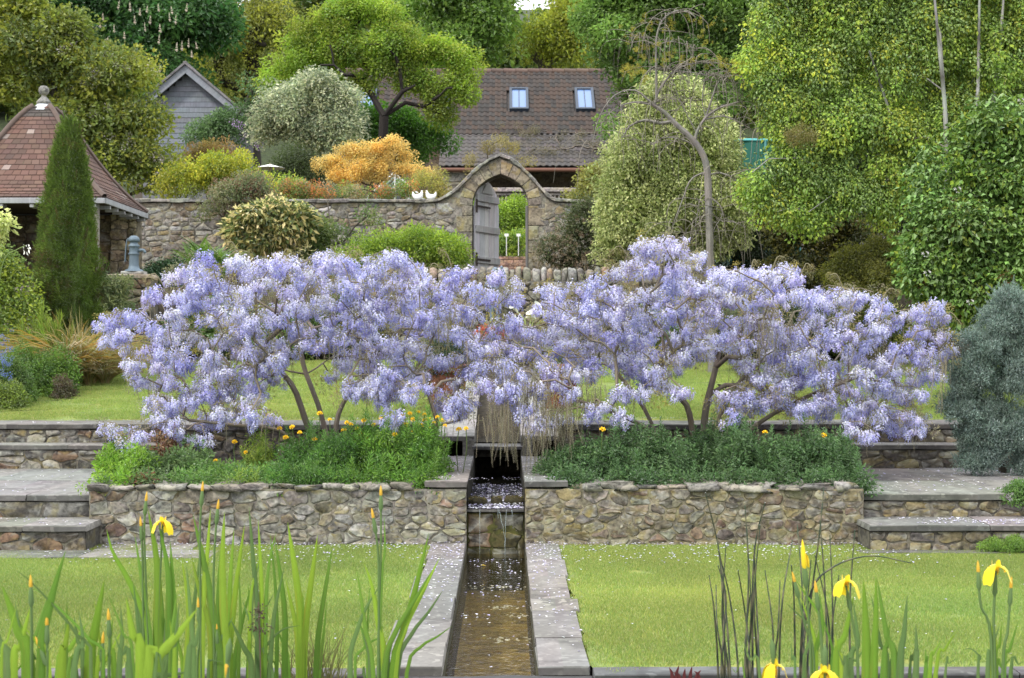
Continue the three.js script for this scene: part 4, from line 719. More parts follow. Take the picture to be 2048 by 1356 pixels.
{ // blue-grey hand pump on the plinth
  const t = thing('hand_pump', 'blue-grey metal garden pump with short spout standing on the stone plinth', 'water pump'); t.position.set((268 - VX) / F * 21.7, 2.8, -21.72);
  const m = std({ color: rgb(0.13, 0.175, 0.215), roughness: 0.6, metalness: 0.3, bumpMap: grain, bumpScale: 0.004 });
  const l = (pts, name, y = 0) => { const q = part(name, new THREE.LatheGeometry(pts.map(([r, h]) => new THREE.Vector2(r, h)), 18), m, t); q.position.y = y; };
  const bb = part('base', block(0.34, 0.05, 0.26, [0.5, 0.5, 0.48], 0.012, 0.004), MT.slab, t); bb.position.y = 0.025;
  l([[0.15, 0.05], [0.13, 0.075], [0.09, 0.09], [0.075, 0.14], [0.07, 0.3], [0.085, 0.31], [0.085, 0.33], [0.07, 0.34], [0.072, 0.42], [0.088, 0.43], [0.088, 0.45], [0.065, 0.47], [0.06, 0.5]], 'barrel');
  l([[0.06, 0.5], [0.085, 0.51], [0.09, 0.54], [0.075, 0.575], [0.04, 0.6], [0.0, 0.605]], 'cap');
  const s = new GB(); s.tube(bez([V3(0.06, 0.37, 0), V3(0.12, 0.38, 0.01), V3(0.16, 0.37, 0.01), V3(0.175, 0.33, 0.01)], 8), [0.03, 0.028, 0.026, 0.024, 0.023, 0.022, 0.022, 0.022, 0.022], 10); part('spout', s.build(), m, t);
  const hd = new GB(); hd.tube(bez([V3(-0.06, 0.52, 0), V3(-0.1, 0.55, 0), V3(-0.12, 0.4, 0.02), V3(-0.13, 0.2, 0.02)], 8), [0.012, 0.012, 0.012, 0.011, 0.011, 0.011, 0.011, 0.011, 0.013], 8); part('handle', hd.build(), m, t);
}
// ---------------------------------------------------------------- foliage shapes
const LB = {
  broad: leafBall(90, 0.29, 0.17), fine: leafBall(110, 0.24, 0.12), tiny: leafBall(150, 0.2, 0.1), pad: leafBall(110, 0.26, 0.17, { up: 1.0 }), hang: leafBall(60, 0.3, 0.24, { droop: 0.7 }), long: leafBall(80, 0.45, 0.13, { droop: 0.3 }),
  varieg: leafBall(100, 0.28, 0.15, { cols: [[1.9, 1.75, 1.7], [1, 1, 1], [0.55, 0.65, 0.6], [1.6, 1.5, 1.3]] }), pitt: leafBall(120, 0.26, 0.13, { cols: [[1.7, 1.6, 1.9], [1, 1, 1], [0.6, 0.65, 0.5], [1.3, 1.25, 1.3]] }),
  big: leafBall(34, 0.5, 0.3, { droop: 0.2 }), blossom: leafBall(24, 0.3, 0.26), plume: leafBall(120, 0.45, 0.05, { up: 0.2, droop: -0.9 }),
};
const G = (x, y, d) => { const p = P(x, y, d); p.y = ground(p.x, d) - 0.05; return p; };
const flowers = (t, name, pts, geo, size, cols) => copies(name, geo, MT.petal, pts.map((p) => ({ p, s: size * rr(0.7, 1.3), tilt: 0.6, c: vary(pick(cols), 0.1) })), t);
const outer = (b, n, f = 1.0) => Array.from({ length: n }, () => { const q = pick(b.pts), l = b.ls[q.lobe]; return l.c.clone().add(V3(q.out.x * l.r.x * f, q.out.y * l.r.y * f, Math.abs(q.out.z) * l.r.z * f)); });

// the wooded slope that closes the view
{
  const ls = lobes(78, [[100, 60, 260, 190], [380, 170, 160, 120], [560, 130, 200, 140, 4], [800, 40, 230, 170], [960, 120, 160, 130], [1180, 150, 190, 130], [1380, 0, 240, 200], [1620, 80, 240, 200], [1900, 100, 260, 220], [2150, 60, 200, 200], [-120, 60, 200, 200], [880, 260, 260, 120], [1300, 260, 260, 120], [300, 330, 260, 110], [1700, 320, 300, 120]], 0.8), pal = [[0.06, 0.1, 0.015], [0.09, 0.13, 0.018], [0.045, 0.08, 0.014], [0.11, 0.13, 0.02]];
  tag(copies('woodland', leafBall(60, 0.34, 0.22), MT.leaf, fill(ls, 3600, { in: 0.7, hole: (p) => { const x = VX + p.x * F / -p.z, y = VY - (p.y - EYE) * F / -p.z; return ((x - 1050) / 46) ** 2 + ((y - 15) / 62) ** 2 < 1 || ((x - 440) / 70) ** 2 + ((y - 30) / 40) ** 2 < 1; } }).map((q) => ({ p: q.p, s: rr(0.8, 1.5), tilt: 0.7, c: vary(pick(pal).map((x) => x * 2.0), 0.25) }))), 'mixed green woodland on the slope closing the view', 'woodland');
}
const bare = [0.12, 0.1, 0.075];
// ---- big trees
bush('chestnut_tree', 'dark green horse chestnut with white flower candles, top left', 'tree', { d: 56, lobes: [[300, 70, 110, 80], [190, 20, 110, 80], [390, 60, 60, 70], [120, 60, 90, 80], [320, 170, 90, 60], [260, -60, 140, 90]], size: 0.75, k: 4, geo: LB.broad, gain: 2.6, pal: [[0.02, 0.06, 0.014], [0.03, 0.08, 0.016], [0.045, 0.1, 0.02]], base: G(290, 0, 57), r0: 0.45, tree: 1, bark: bare });
{ const t = scene.getObjectByName('chestnut_tree'); const b = [[235, 15], [258, 20], [280, 28], [296, 22], [318, 20], [345, 25], [352, 45], [340, 40], [165, 45], [178, 48], [200, 52], [205, 38], [230, 62], [292, 60], [318, 85], [322, 62], [375, 92], [365, 98], [395, 95], [352, 100], [383, 112], [250, 75], [150, 30], [322, 140], [270, 45], [372, 20], [300, 45], [215, 85]];
  const g = new GB(); for (let k = 0; k < 60; k++) { const h = rnd(), a = k * 2.4, r = 0.09 * (1 - h * 0.85); g.leaf(V3(0, h * 0.5, 0), V3(Math.cos(a), 0.4, Math.sin(a)).normalize(), V3(-Math.sin(a), 0, Math.cos(a)), V3(0, 1, 0), r, 0.07, vary([0.85, 0.8, 0.7], 0.1)); } const gg = g.build(false);
  for (const [x, y] of b) { const m = part('flower_candle', gg, MT.petal, t); m.position.copy(P(x + sg() * 3, y + 4, 52.6 + rr(-0.5, 1.2))); m.scale.set(rr(0.7, 1), rr(0.5, 0.75), 0.85); m.rotation.z = sg() * 0.2; } }
bush('oak_tree', 'olive-brown tree coming into leaf with bare dark limbs, left of the maple', 'tree', { d: 62, lobes: [[470, 70, 70, 60], [430, 130, 60, 50], [520, 30, 80, 50], [500, 110, 60, 40], [410, 40, 50, 50], [560, 90, 50, 60], [450, 180, 70, 40], [480, -40, 120, 60]], size: 0.62, k: 1.6, pads: 9, gain: 2.8, in: 0.2, geo: LB.fine, pal: [[0.13, 0.135, 0.025], [0.1, 0.11, 0.03], [0.15, 0.16, 0.02], [0.08, 0.1, 0.02]], base: G(510, 0, 63), top: P(505, 150, 62.5), r0: 0.4, tree: 1, bark: [0.05, 0.042, 0.034], tip: 0.025, extra: [[400, 20], [430, 60], [455, 40], [480, 25], [500, 60], [520, 50], [450, 100], [410, 95], [545, 20], [530, 90]].map(([x, y]) => P(x, y, 61)), limb: { wob: 0.1, step: 1 } });
bush('lime_tree', 'fresh green tree behind the tiled roof, left of the sky gap', 'tree', { d: 58, lobes: [[940, 60, 80, 60], [880, 20, 80, 60], [985, 110, 50, 34], [900, 100, 70, 40], [960, -20, 90, 60]], size: 0.7, k: 4, geo: LB.broad, gain: 2.2, pal: [[0.09, 0.155, 0.022], [0.11, 0.17, 0.025], [0.07, 0.125, 0.02]], base: G(930, 0, 59), r0: 0.35, tree: 1, bark: bare });
bush('ash_tree', 'yellow-green tree behind the tiled roof, right of the sky gap', 'tree', { d: 60, lobes: [[1090, 100, 60, 50], [1130, 60, 60, 50], [1060, 120, 40, 30], [1150, 120, 50, 40], [1170, 30, 60, 50]], size: 0.65, k: 3.4, in: 0.4, geo: LB.fine, gain: 2.6, pal: [[0.15, 0.17, 0.016], [0.11, 0.14, 0.018], [0.17, 0.18, 0.02]], base: G(1100, 0, 61), r0: 0.3, tree: 1, bark: bare });
bush('sycamore_tree', 'big mid-green tree overhanging the right end of the tiled roof', 'tree', { d: 43, lobes: [[1240, 70, 90, 70], [1330, 150, 100, 70], [1400, 40, 110, 70], [1270, 185, 52, 44], [1470, 130, 80, 70], [1290, 10, 100, 70], [1228, 112, 32, 32], [1240, 245, 32, 26], [1190, 40, 40, 40], [1400, 220, 90, 60], [1530, 50, 60, 80]], size: 0.5, k: 3.6, geo: LB.pad, lobeVary: 0.2, pal: [[0.1, 0.17, 0.03], [0.12, 0.19, 0.034], [0.08, 0.145, 0.028]], base: G(1330, 0, 44), r0: 0.35, tree: 1, bark: bare, extra: [P(1460, 195, 42), P(1430, 185, 42)] });
// the apple-like tree behind the pavilion, with a few pale blossoms
{
  const b = bush('blossom_tree', 'olive-green tree with scattered pale blossom behind the pavilion', 'tree', { d: 31, lobes: [[50, 110, 90, 70], [150, 110, 90, 60], [240, 170, 90, 60], [290, 245, 44, 50], [220, 260, 70, 50], [300, 335, 52, 46], [250, 330, 60, 55], [110, 190, 90, 60], [20, 40, 90, 60], [280, 155, 40, 36], [-30, 170, 70, 60], [200, 380, 60, 40], [320, 385, 40, 30], [130, 260, 60, 50]], size: 0.36, k: 3.2, in: 0.45, lobeVary: 0.2, gain: 2.35, geo: LB.broad, pal: [[0.13, 0.155, 0.02], [0.1, 0.13, 0.022], [0.15, 0.16, 0.02], [0.085, 0.115, 0.03]], base: G(190, 0, 31.5), top: P(200, 300, 31.2), r0: 0.16, tree: 1, bark: [0.1, 0.085, 0.07] });
  flowers(b.t, 'blossom', outer(b, 260, 1.02).filter((p) => p.x > -9.6), LB.blossom, 0.12, [[0.5, 0.46, 0.42], [0.55, 0.5, 0.48], [0.45, 0.38, 0.36]]);
}
// the fresh maple over the house, in flat layers of leaf
{
  const b = bush('maple_tree', 'bright yellow-green maple with dark forking limbs before the tiled house', 'tree', { d: 39, deep: 0.8, lobes: [[600, 120, 60, 40], [650, 60, 70, 45], [730, 40, 80, 45], [800, 90, 80, 45], [860, 125, 80, 45], [700, 110, 70, 40], [580, 190, 55, 40], [650, 190, 50, 35], [900, 185, 55, 40], [840, 180, 50, 30], [760, 140, 70, 40], [930, 130, 35, 30], [560, 150, 30, 35], [720, 175, 40, 26], [880, 235, 35, 22]], size: 0.3, k: 2.6, padFlat: 0.42, pads: 9, lobeVary: 0.2, geo: LB.pad, tilt: 0.3, pal: [[0.15, 0.22, 0.02], [0.17, 0.235, 0.022], [0.12, 0.2, 0.022], [0.18, 0.215, 0.026]], base: G(765, 0, 39.5), top: P(768, 232, 38.6), r0: 0.13, tree: 1, bark: [0.028, 0.022, 0.018], tip: 0.02, extra: [[640, 130], [690, 150], [730, 90], [830, 170], [880, 190], [905, 175], [660, 90], [790, 110]].map(([x, y]) => P(x, y, 38.2)), limb: { wob: 0.09, step: 0.6, arch: 0.14, bias: 0.15 } });
}
bush('dark_maple', 'deeper green low tree under the maple, against the house', 'tree', { d: 41, lobes: [[800, 270, 70, 32], [760, 250, 60, 26], [850, 285, 50, 26], [810, 305, 60, 22], [730, 290, 40, 26], [870, 262, 36, 22]], size: 0.36, k: 4, geo: LB.pad, pal: [[0.05, 0.125, 0.012], [0.065, 0.15, 0.014], [0.045, 0.105, 0.014]], base: G(800, 0, 41.2), r0: 0.12, tree: 1, bark: [0.03, 0.025, 0.02] });
// ---- shrubs over the garden wall
bush('silver_shrub', 'grey-green shrub with silvery variegated leaves left of the maple', 'shrub', { d: 34, lobes: [[600, 240, 70, 55], [650, 200, 45, 40], [560, 270, 45, 40], [670, 260, 45, 50], [620, 290, 60, 45], [540, 235, 28, 33], [704, 250, 22, 40], [610, 178, 16, 26], [684, 200, 18, 26], [570, 205, 20, 24]], size: 0.28, k: 3.4, pads: 10, loose: 0.9, geo: LB.varieg, pal: [[0.17, 0.19, 0.12], [0.2, 0.22, 0.15], [0.14, 0.17, 0.1]], base: G(610, 0, 34.3), r0: 0.06 });
bush('climbing_shrub', 'mid-green leafy shrub with pink blooms against the grey shed', 'shrub', { d: 38, lobes: [[436, 255, 30, 28], [460, 270, 45, 35], [410, 280, 35, 30], [490, 225, 22, 30], [505, 190, 18, 30]], size: 0.26, k: 2.2, in: 0.3, geo: LB.broad, pal: [[0.07, 0.12, 0.04], [0.09, 0.15, 0.05], [0.05, 0.095, 0.03]], base: G(450, 0, 38.2), r0: 0.05 });
flowers(scene.getObjectByName('climbing_shrub'), 'flower', [[480, 250], [487, 270], [512, 288], [520, 290], [470, 245]].map(([x, y]) => P(x, y, 37.2)), LB.blossom, 0.14, [[0.42, 0.3, 0.5]]);
bush('rusty_shrub', 'low rusty-brown shrub under the grey shed', 'shrub', { d: 33, lobes: [[410, 325, 42, 28], [440, 312, 36, 20], [380, 345, 25, 24]], size: 0.26, k: 4, geo: LB.fine, pal: [[0.19, 0.12, 0.04], [0.17, 0.13, 0.035], [0.14, 0.11, 0.03]], base: G(410, 0, 33), r0: 0.03 });
bush('golden_shrub', 'acid yellow-green flowering shrub above the wall', 'shrub', { d: 30, lobes: [[440, 350, 48, 28], [480, 335, 30, 26], [410, 372, 40, 28], [485, 365, 34, 22], [560, 375, 50, 16], [350, 370, 26, 26], [365, 350, 18, 30]], size: 0.24, k: 4, geo: LB.fine, lobeVary: 0.25, pal: [[0.27, 0.28, 0.02], [0.2, 0.24, 0.02], [0.3, 0.29, 0.03], [0.15, 0.2, 0.025]], base: G(450, 0, 30), r0: 0.03 });
bush('dark_conifer', 'small dark green conifer between silver shrub and orange maple', 'conifer', { d: 31.5, lobes: [[590, 325, 32, 26], [600, 350, 36, 28], [640, 350, 20, 20]], size: 0.22, k: 5, geo: LB.tiny, pal: [[0.03, 0.045, 0.012], [0.04, 0.06, 0.014]], base: G(595, 0, 31.6), r0: 0.04 });
bush('orange_maple', 'small maple with bright orange spring leaves above the wall', 'tree', { d: 31, deep: 0.8, lobes: [[715, 300, 40, 14], [760, 315, 40, 14], [670, 325, 34, 12], [800, 300, 22, 12], [787, 282, 12, 9], [735, 332, 50, 14], [695, 350, 40, 14], [815, 340, 34, 9], [850, 348, 16, 6], [640, 328, 18, 9], [750, 352, 34, 12], [700, 368, 26, 10], [765, 298, 24, 12], [815, 312, 14, 8]], size: 0.15, k: 3, in: 0.1, geo: LB.pad, tilt: 0.3, gain: 1.3, pads: 0, pal: [[0.64, 0.48, 0.15], [0.68, 0.54, 0.2], [0.6, 0.43, 0.12], [0.58, 0.48, 0.17]], base: G(740, 0, 31.2), top: P(742, 372, 31), r0: 0.04, tree: 1, bark: [0.07, 0.05, 0.04] });
bush('red_tipped_shrub', 'low shrub with orange-red tips along the wall top', 'shrub', { d: 28.2, lobes: [[640, 388, 40, 14], [590, 386, 40, 16], [700, 388, 34, 14], [790, 385, 36, 16], [820, 380, 22, 14], [760, 392, 30, 14]], size: 0.16, k: 4, geo: LB.fine, lobeVary: 0.35, pal: [[0.1, 0.17, 0.025], [0.13, 0.2, 0.03], [0.36, 0.15, 0.05], [0.16, 0.15, 0.08]], base: G(700, 0, 28.2), r0: 0.025 });
bush('pale_shrub', 'thin yellow-green shrub between hens and arch, behind the wall', 'shrub', { d: 28.4, lobes: [[865, 362, 26, 24], [880, 388, 26, 16], [930, 375, 14, 22]], size: 0.16, k: 1.8, in: 0.1, geo: LB.fine, pal: [[0.2, 0.2, 0.04], [0.16, 0.17, 0.05], [0.24, 0.2, 0.05]], base: G(868, 0, 28.4), r0: 0.02 });
bush('amber_climber', 'amber-leaved climber growing over the top of the arch', 'climber', { d: 27.6, lobes: [[1000, 285, 24, 14], [975, 300, 18, 14], [945, 330, 14, 20], [1050, 322, 16, 7], [1020, 295, 20, 8], [940, 345, 10, 12]], size: 0.12, k: 1.0, in: 0.05, geo: LB.fine, gain: 1.15, pal: [[0.28, 0.24, 0.06], [0.24, 0.19, 0.06], [0.3, 0.26, 0.1]], base: G(960, 0, 27.6), top: P(975, 330, 27.6), r0: 0.015, tip: 0.005 });
{ // bare twigs on the lower roof
  const t = thing('bare_creeper', 'leafless grey-brown creeper spreading over the lower tiled roof', 'climber'), tg = []; for (let k = 0; k < 90; k++) { const x = rr(1000, 1215), f = rnd(), d = 48.4 - f * 1.9; tg.push(V3((x - VX) / F * d, EYE - (lerp(266, 322, f) - VY) / F * d + rr(0.1, 0.35), -d)); }
  part('twigs', limbs([V3(3.9, 5, -45.7), V3(3.8, 7.6, -45.7), V3(3.3, 8.2, -46.4)], 0.05, tg, { tip: 0.012, col: [0.17, 0.14, 0.105], wob: 0.16, step: 0.4, seg: 3, down: 0 }), MT.bark, t);
  copies('new_leaves', LB.fine, MT.leaf, tg.filter((_, k) => k % 2).map((p) => ({ p, s: rr(0.1, 0.2), c: vary([0.22, 0.2, 0.1], 0.2) })), t);
}
bush('roof_side_shrub', 'yellowish shrub right of the arch, before the house', 'shrub', { d: 28.5, lobes: [[1185, 375, 26, 30], [1170, 410, 30, 34], [1200, 350, 20, 20]], size: 0.22, k: 4, geo: LB.broad, pal: [[0.17, 0.17, 0.04], [0.2, 0.2, 0.05], [0.13, 0.14, 0.03]], base: G(1180, 0, 28.5), r0: 0.04 });
// beyond the arch
bush('gateway_shrub', 'light green leafy shrub filling the view through the arch', 'shrub', { d: 34, lobes: [[1020, 425, 34, 26], [1005, 445, 30, 24], [1045, 440, 22, 26], [965, 440, 20, 40]], size: 0.2, k: 5, geo: LB.broad, pal: [[0.15, 0.23, 0.018], [0.18, 0.26, 0.025], [0.11, 0.18, 0.02]], base: G(1020, 0, 34), r0: 0.03 });
bush('gateway_herbs', 'low green herbs round the plant labels beyond the arch', 'plant', { d: 31.2, lobes: [[1010, 490, 26, 22], [1040, 485, 22, 20], [965, 495, 16, 30], [1046, 515, 10, 22]], size: 0.15, k: 4, geo: LB.long, pal: [[0.08, 0.15, 0.025], [0.13, 0.2, 0.03], [0.2, 0.26, 0.03]] });
// ---- foot of the wall, from left to right
bush('ivy_shrub', 'dark glossy shrub at the wall foot beside the plinth', 'shrub', { d: 23.5, lobes: [[325, 570, 30, 40], [345, 540, 18, 22], [300, 600, 30, 30], [360, 600, 40, 40]], size: 0.14, k: 5, geo: LB.broad, mat: MT.gloss, pal: [[0.018, 0.045, 0.014], [0.025, 0.06, 0.018]] });
{ // fern
  const t = thing('fern', 'dense green fern clump against the wall, left of the cream shrub', 'fern'), g = frond(44, { w: 0.13, pw: 0.02 }), at = []; for (let k = 0; k < 150; k++) { const p = P(rr(385, 445), rr(545, 570), 24.3 + rr(-0.3, 0.5)); at.push({ p, s: rr(0.45, 0.85), yaw: rr(0, 6.28), tilt: 0.3, c: vary(pick([[0.1, 0.22, 0.02], [0.13, 0.26, 0.025], [0.16, 0.29, 0.03]]), 0.15) }); }
  copies('fronds', g, MT.leaf, at, t);
}
bush('wall_rose', 'bronze and green climbing rose tumbling over the wall top', 'climber', { d: 26.6, lobes: [[450, 395, 36, 22], [490, 380, 40, 24], [520, 400, 30, 18], [425, 418, 26, 18], [475, 420, 20, 16]], size: 0.18, k: 3.2, in: 0.2, lobeVary: 0.2, geo: LB.fine, pal: [[0.09, 0.12, 0.05], [0.18, 0.11, 0.07], [0.12, 0.13, 0.05], [0.14, 0.14, 0.08]], base: G(480, 0, 26.7), r0: 0.03 });
bush('cream_shrub', 'rounded shrub with cream-edged leaves before the garden wall', 'shrub', { d: 25.8, lobes: [[540, 460, 60, 44], [510, 490, 44, 34], [585, 440, 34, 34], [550, 420, 40, 20], [480, 470, 24, 30], [600, 480, 30, 30]], size: 0.2, k: 4, in: 0.6, geo: leafBall(46, 0.55, 0.26, { droop: 0.6, cols: [[2.2, 1.9, 2.2], [1.5, 1.4, 1.4], [0.35, 0.5, 0.4], [0.4, 0.55, 0.4], [0.5, 0.6, 0.45]] }), gain: 1.75, pal: [[0.19, 0.19, 0.07], [0.22, 0.21, 0.09], [0.13, 0.15, 0.05]], base: G(540, 0, 25.9), r0: 0.05 });
bush('green_wall_shrub', 'loose mid-green shrub trained on the wall right of the cream shrub', 'shrub', { d: 26.3, lobes: [[630, 480, 34, 40], [660, 450, 26, 22], [640, 520, 40, 24], [690, 490, 22, 28], [735, 440, 18, 26]], size: 0.18, k: 2.6, in: 0.2, geo: LB.broad, pal: [[0.1, 0.14, 0.035], [0.14, 0.17, 0.045], [0.07, 0.11, 0.03]], base: G(640, 0, 26.4), r0: 0.03, extra: [P(655, 400, 26.5), P(725, 420, 26.5), P(745, 410, 26.5)] });
bush('spiraea_mound', 'spreading bright yellow-green mound at the wall foot left of the arch', 'shrub', { d: 25.2, lobes: [[820, 500, 70, 34], [760, 515, 50, 28], [880, 510, 44, 30], [720, 505, 20, 22], [840, 480, 40, 18], [900, 530, 40, 26], [700, 530, 40, 26]], size: 0.2, k: 5, geo: LB.fine, pal: [[0.14, 0.21, 0.018], [0.17, 0.23, 0.02], [0.1, 0.165, 0.018]], base: G(815, 0, 25.4), r0: 0.03 });
bush('cotoneaster', 'dark small-leaved mound with pale flecks right of the arch', 'shrub', { d: 25.4, lobes: [[1150, 490, 50, 50], [1190, 450, 40, 50], [1120, 515, 40, 32], [1180, 530, 60, 36], [1210, 500, 30, 50]], size: 0.2, k: 5, geo: LB.fine, lobeVary: 0.2, pal: [[0.055, 0.075, 0.025], [0.075, 0.09, 0.035], [0.12, 0.1, 0.06], [0.045, 0.06, 0.02]], base: G(1160, 0, 25.6), r0: 0.04 });
flowers(scene.getObjectByName('cotoneaster'), 'blossom', Array.from({ length: 160 }, () => P(rr(1085, 1220), rr(430, 550), 24.4 + rr(0, 0.4))), LB.blossom, 0.035, [[0.5, 0.47, 0.4], [0.42, 0.3, 0.2]]);
// ---- the big egg-shaped pittosporum
bush('pittosporum', 'large egg-shaped shrub with pale cream-green leaves behind the bare tree', 'shrub', { d: 24.2, deep: 0.85, lobes: [[1345, 300, 110, 105], [1325, 430, 120, 115], [1395, 400, 95, 120], [1270, 470, 70, 85], [1345, 225, 68, 62], [1430, 470, 60, 85], [1290, 330, 82, 85], [1405, 300, 65, 78], [1255, 410, 50, 58], [1235, 500, 44, 48]], size: 0.24, k: 4.6, pads: 34, loose: 0.05, lobeVary: 0.08, geo: LB.pitt, gain: 2.3, pal: [[0.17, 0.195, 0.07], [0.2, 0.22, 0.09], [0.13, 0.16, 0.05]], base: G(1350, 0, 24.4), r0: 0.09 });
// ---- fruit cage behind it
{
  const t = thing('fruit_cage', 'turquoise netted fruit cage glimpsed between pittosporum and birch', 'fruit cage'), d = 25.9, X = (x) => (x - VX) / F * d, Y = (y) => EYE - (y - VY) / F * d, m = new THREE.MeshPhysicalMaterial({ color: rgb(0.025, 0.2, 0.15), roughness: 0.95, transmission: 0.45, thickness: 0, side: THREE.DoubleSide });
  const net = (name, pts) => { const g = new GB(), n = 10; const at = (a, b) => pts[0].clone().lerp(pts[1], a).lerp(pts[3].clone().lerp(pts[2], a), b).add(V3(0, 0, 0.03 * Math.sin(a * 9 + b * 5))); for (let j = 0; j <= n; j++) for (let i = 0; i <= n; i++) { const p = at(i / n, j / n); g.v(p.x, p.y, p.z); } for (let j = 0; j < n; j++) for (let i = 0; i < n; i++) { const a = j * 11 + i; g.quad(a, a + 1, a + 12, a + 11); } part(name, g.build(), m, t); };
  const a = X(1462), b = X(1600), top = Y(282), lo = 3.2; net('net_panel', [V3(a, lo, -d), V3(b, lo, -d), V3(b, top, -d), V3(a, top, -d)]); net('net_panel', [V3(a, lo, -d), V3(a, lo, -d - 2), V3(a, top, -d - 2), V3(a, top, -d)]); net('net_roof', [V3(a, top, -d), V3(b, top, -d), V3(b, top - 0.1, -d - 2), V3(a, top - 0.1, -d - 2)]);
  for (const x of [a, (a + b) / 2, b]) { const g = new GB(); g.col = [0.1, 0.3, 0.3]; g.tube([V3(x, lo, -d + 0.02), V3(x, top + 0.03, -d + 0.02)], [0.025, 0.025], 6); part('post', g.build(), MT.plain, t); }
  const r = new GB(); r.col = [0.12, 0.45, 0.45]; r.tube([V3(a, top + 0.02, -d + 0.02), V3(b, top + 0.02, -d + 0.02)], [0.03, 0.03], 6); part('rail', r.build(), MT.plain, t);
}
{ // greenhouse and white cover over the wall
  const t = thing('greenhouse', 'small white-framed greenhouse gable glimpsed over the wall', 'greenhouse'), d = 32, X = (x) => (x - VX) / F * d, Y = (y) => EYE - (y - VY) / F * d, fr = wallFrame(-d);
  const a = X(735), b = X(845), c = X(788), e = Y(395), p = Y(346), lo = 3.8, pane = new THREE.MeshPhysicalMaterial({ color: rgb(0.85, 0.92, 0.9), roughness: 0.05, transmission: 1, thickness: 0 });
  part('pane', prism([[a, lo], [b, lo], [b, e], [c, p], [a, e]], -0.01, 0, fr, [1, 1, 1]), pane, t);
  const bar = (x0, y0, x1, y1, z = 0) => { const g = new GB(); g.col = [0.7, 0.74, 0.74]; g.tube([V3(x0, y0, -d + z), V3(x1, y1, -d + z)], [0.025, 0.025], 6); part('glazing_bar', g.build(), MT.plain, t); };
  bar(a, e, c, p); bar(c, p, b, e); for (const x of [0.25, 0.5, 0.75]) bar(lerp(a, b, x), lo, lerp(a, b, x), lerp(e, p, 1 - Math.abs(x - 0.5) * 1.8) - 0.02); bar(a, lo, a, e); bar(b, lo, b, e); bar(c, p, c, p, -2);
  for (const [x0, y0, x1, y1] of [[a, e, c, p], [c, p, b, e]]) { const g = new GB(); g.quad(g.v(x0, y0, -d), g.v(x1, y1, -d), g.v(x1, y1, -d - 2.5), g.v(x0, y0, -d - 2.5)); part('roof_pane', g.build(false), pane, t); for (const z of [0.6, 1.2, 1.8, 2.5]) { const h = new GB(); h.col = [0.7, 0.74, 0.74]; h.tube([V3(x0, y0 + 0.02, -d - z), V3(x1, y1 + 0.02, -d - z)], [0.022, 0.022], 5); part('glazing_bar', h.build(), MT.plain, t); } }
  const w = thing('white_parasol', 'white canvas parasol edge showing between the shrubs above the wall', 'parasol'), q = P(540, 338, 30.6), cm = std({ color: rgb(0.78, 0.78, 0.76), roughness: 0.9, side: THREE.DoubleSide }), cg = new THREE.ConeGeometry(0.34, 0.09, 8, 1, true); const cn = part('canopy', cg, cm, w); cn.position.copy(q).add(V3(0, 0.06, 0)); const pl = new GB(); pl.col = [0.4, 0.3, 0.2]; pl.tube([V3(q.x, 3.2, q.z), V3(q.x, q.y + 0.12, q.z)], [0.015, 0.015], 6); part('pole', pl.build(), MT.plain, w);
}
// ---- dark planting on the right, behind the wisteria
bush('yew_hedge', 'dark yew hedge in deep shade behind the bare tree', 'hedge', { d: 27, lobes: [[1490, 480, 50, 90, -1.7], [1545, 460, 44, 80, -1.7], [1500, 450, 70, 90], [1600, 380, 90, 110], [1720, 400, 110, 120], [1850, 420, 110, 120], [1960, 450, 120, 140], [2080, 420, 110, 160], [1500, 520, 60, 70]], size: 0.34, k: 3.4, in: 0.7, geo: LB.tiny, pal: [[0.018, 0.028, 0.01], [0.025, 0.04, 0.014]], base: G(1700, 0, 27.4), r0: 0.08 });
bush('ivy_mound', 'dark mound with small golden-tipped leaves right of the bare tree', 'shrub', { d: 22.6, lobes: [[1610, 500, 60, 70], [1590, 560, 60, 50], [1660, 550, 60, 50], [1570, 470, 30, 40], [1640, 440, 50, 40], [1700, 490, 40, 50]], size: 0.17, k: 3.6, in: 0.7, geo: leafBall(44, 0.4, 0.26), lobeVary: 0.2, pal: [[0.05, 0.055, 0.012], [0.09, 0.085, 0.018], [0.03, 0.04, 0.012], [0.12, 0.11, 0.02]], base: G(1620, 0, 22.8), r0: 0.05 });
bush('olive_mound', 'feathery olive-green mound behind the right wisteria', 'shrub', { d: 20.6, lobes: [[1760, 560, 80, 60], [1820, 560, 60, 60], [1700, 580, 50, 40], [1790, 510, 50, 36], [1720, 540, 40, 36]], size: 0.17, k: 4.6, geo: LB.tiny, pal: [[0.1, 0.105, 0.016], [0.13, 0.13, 0.02], [0.075, 0.085, 0.014]], base: G(1770, 0, 20.8), r0: 0.04 });
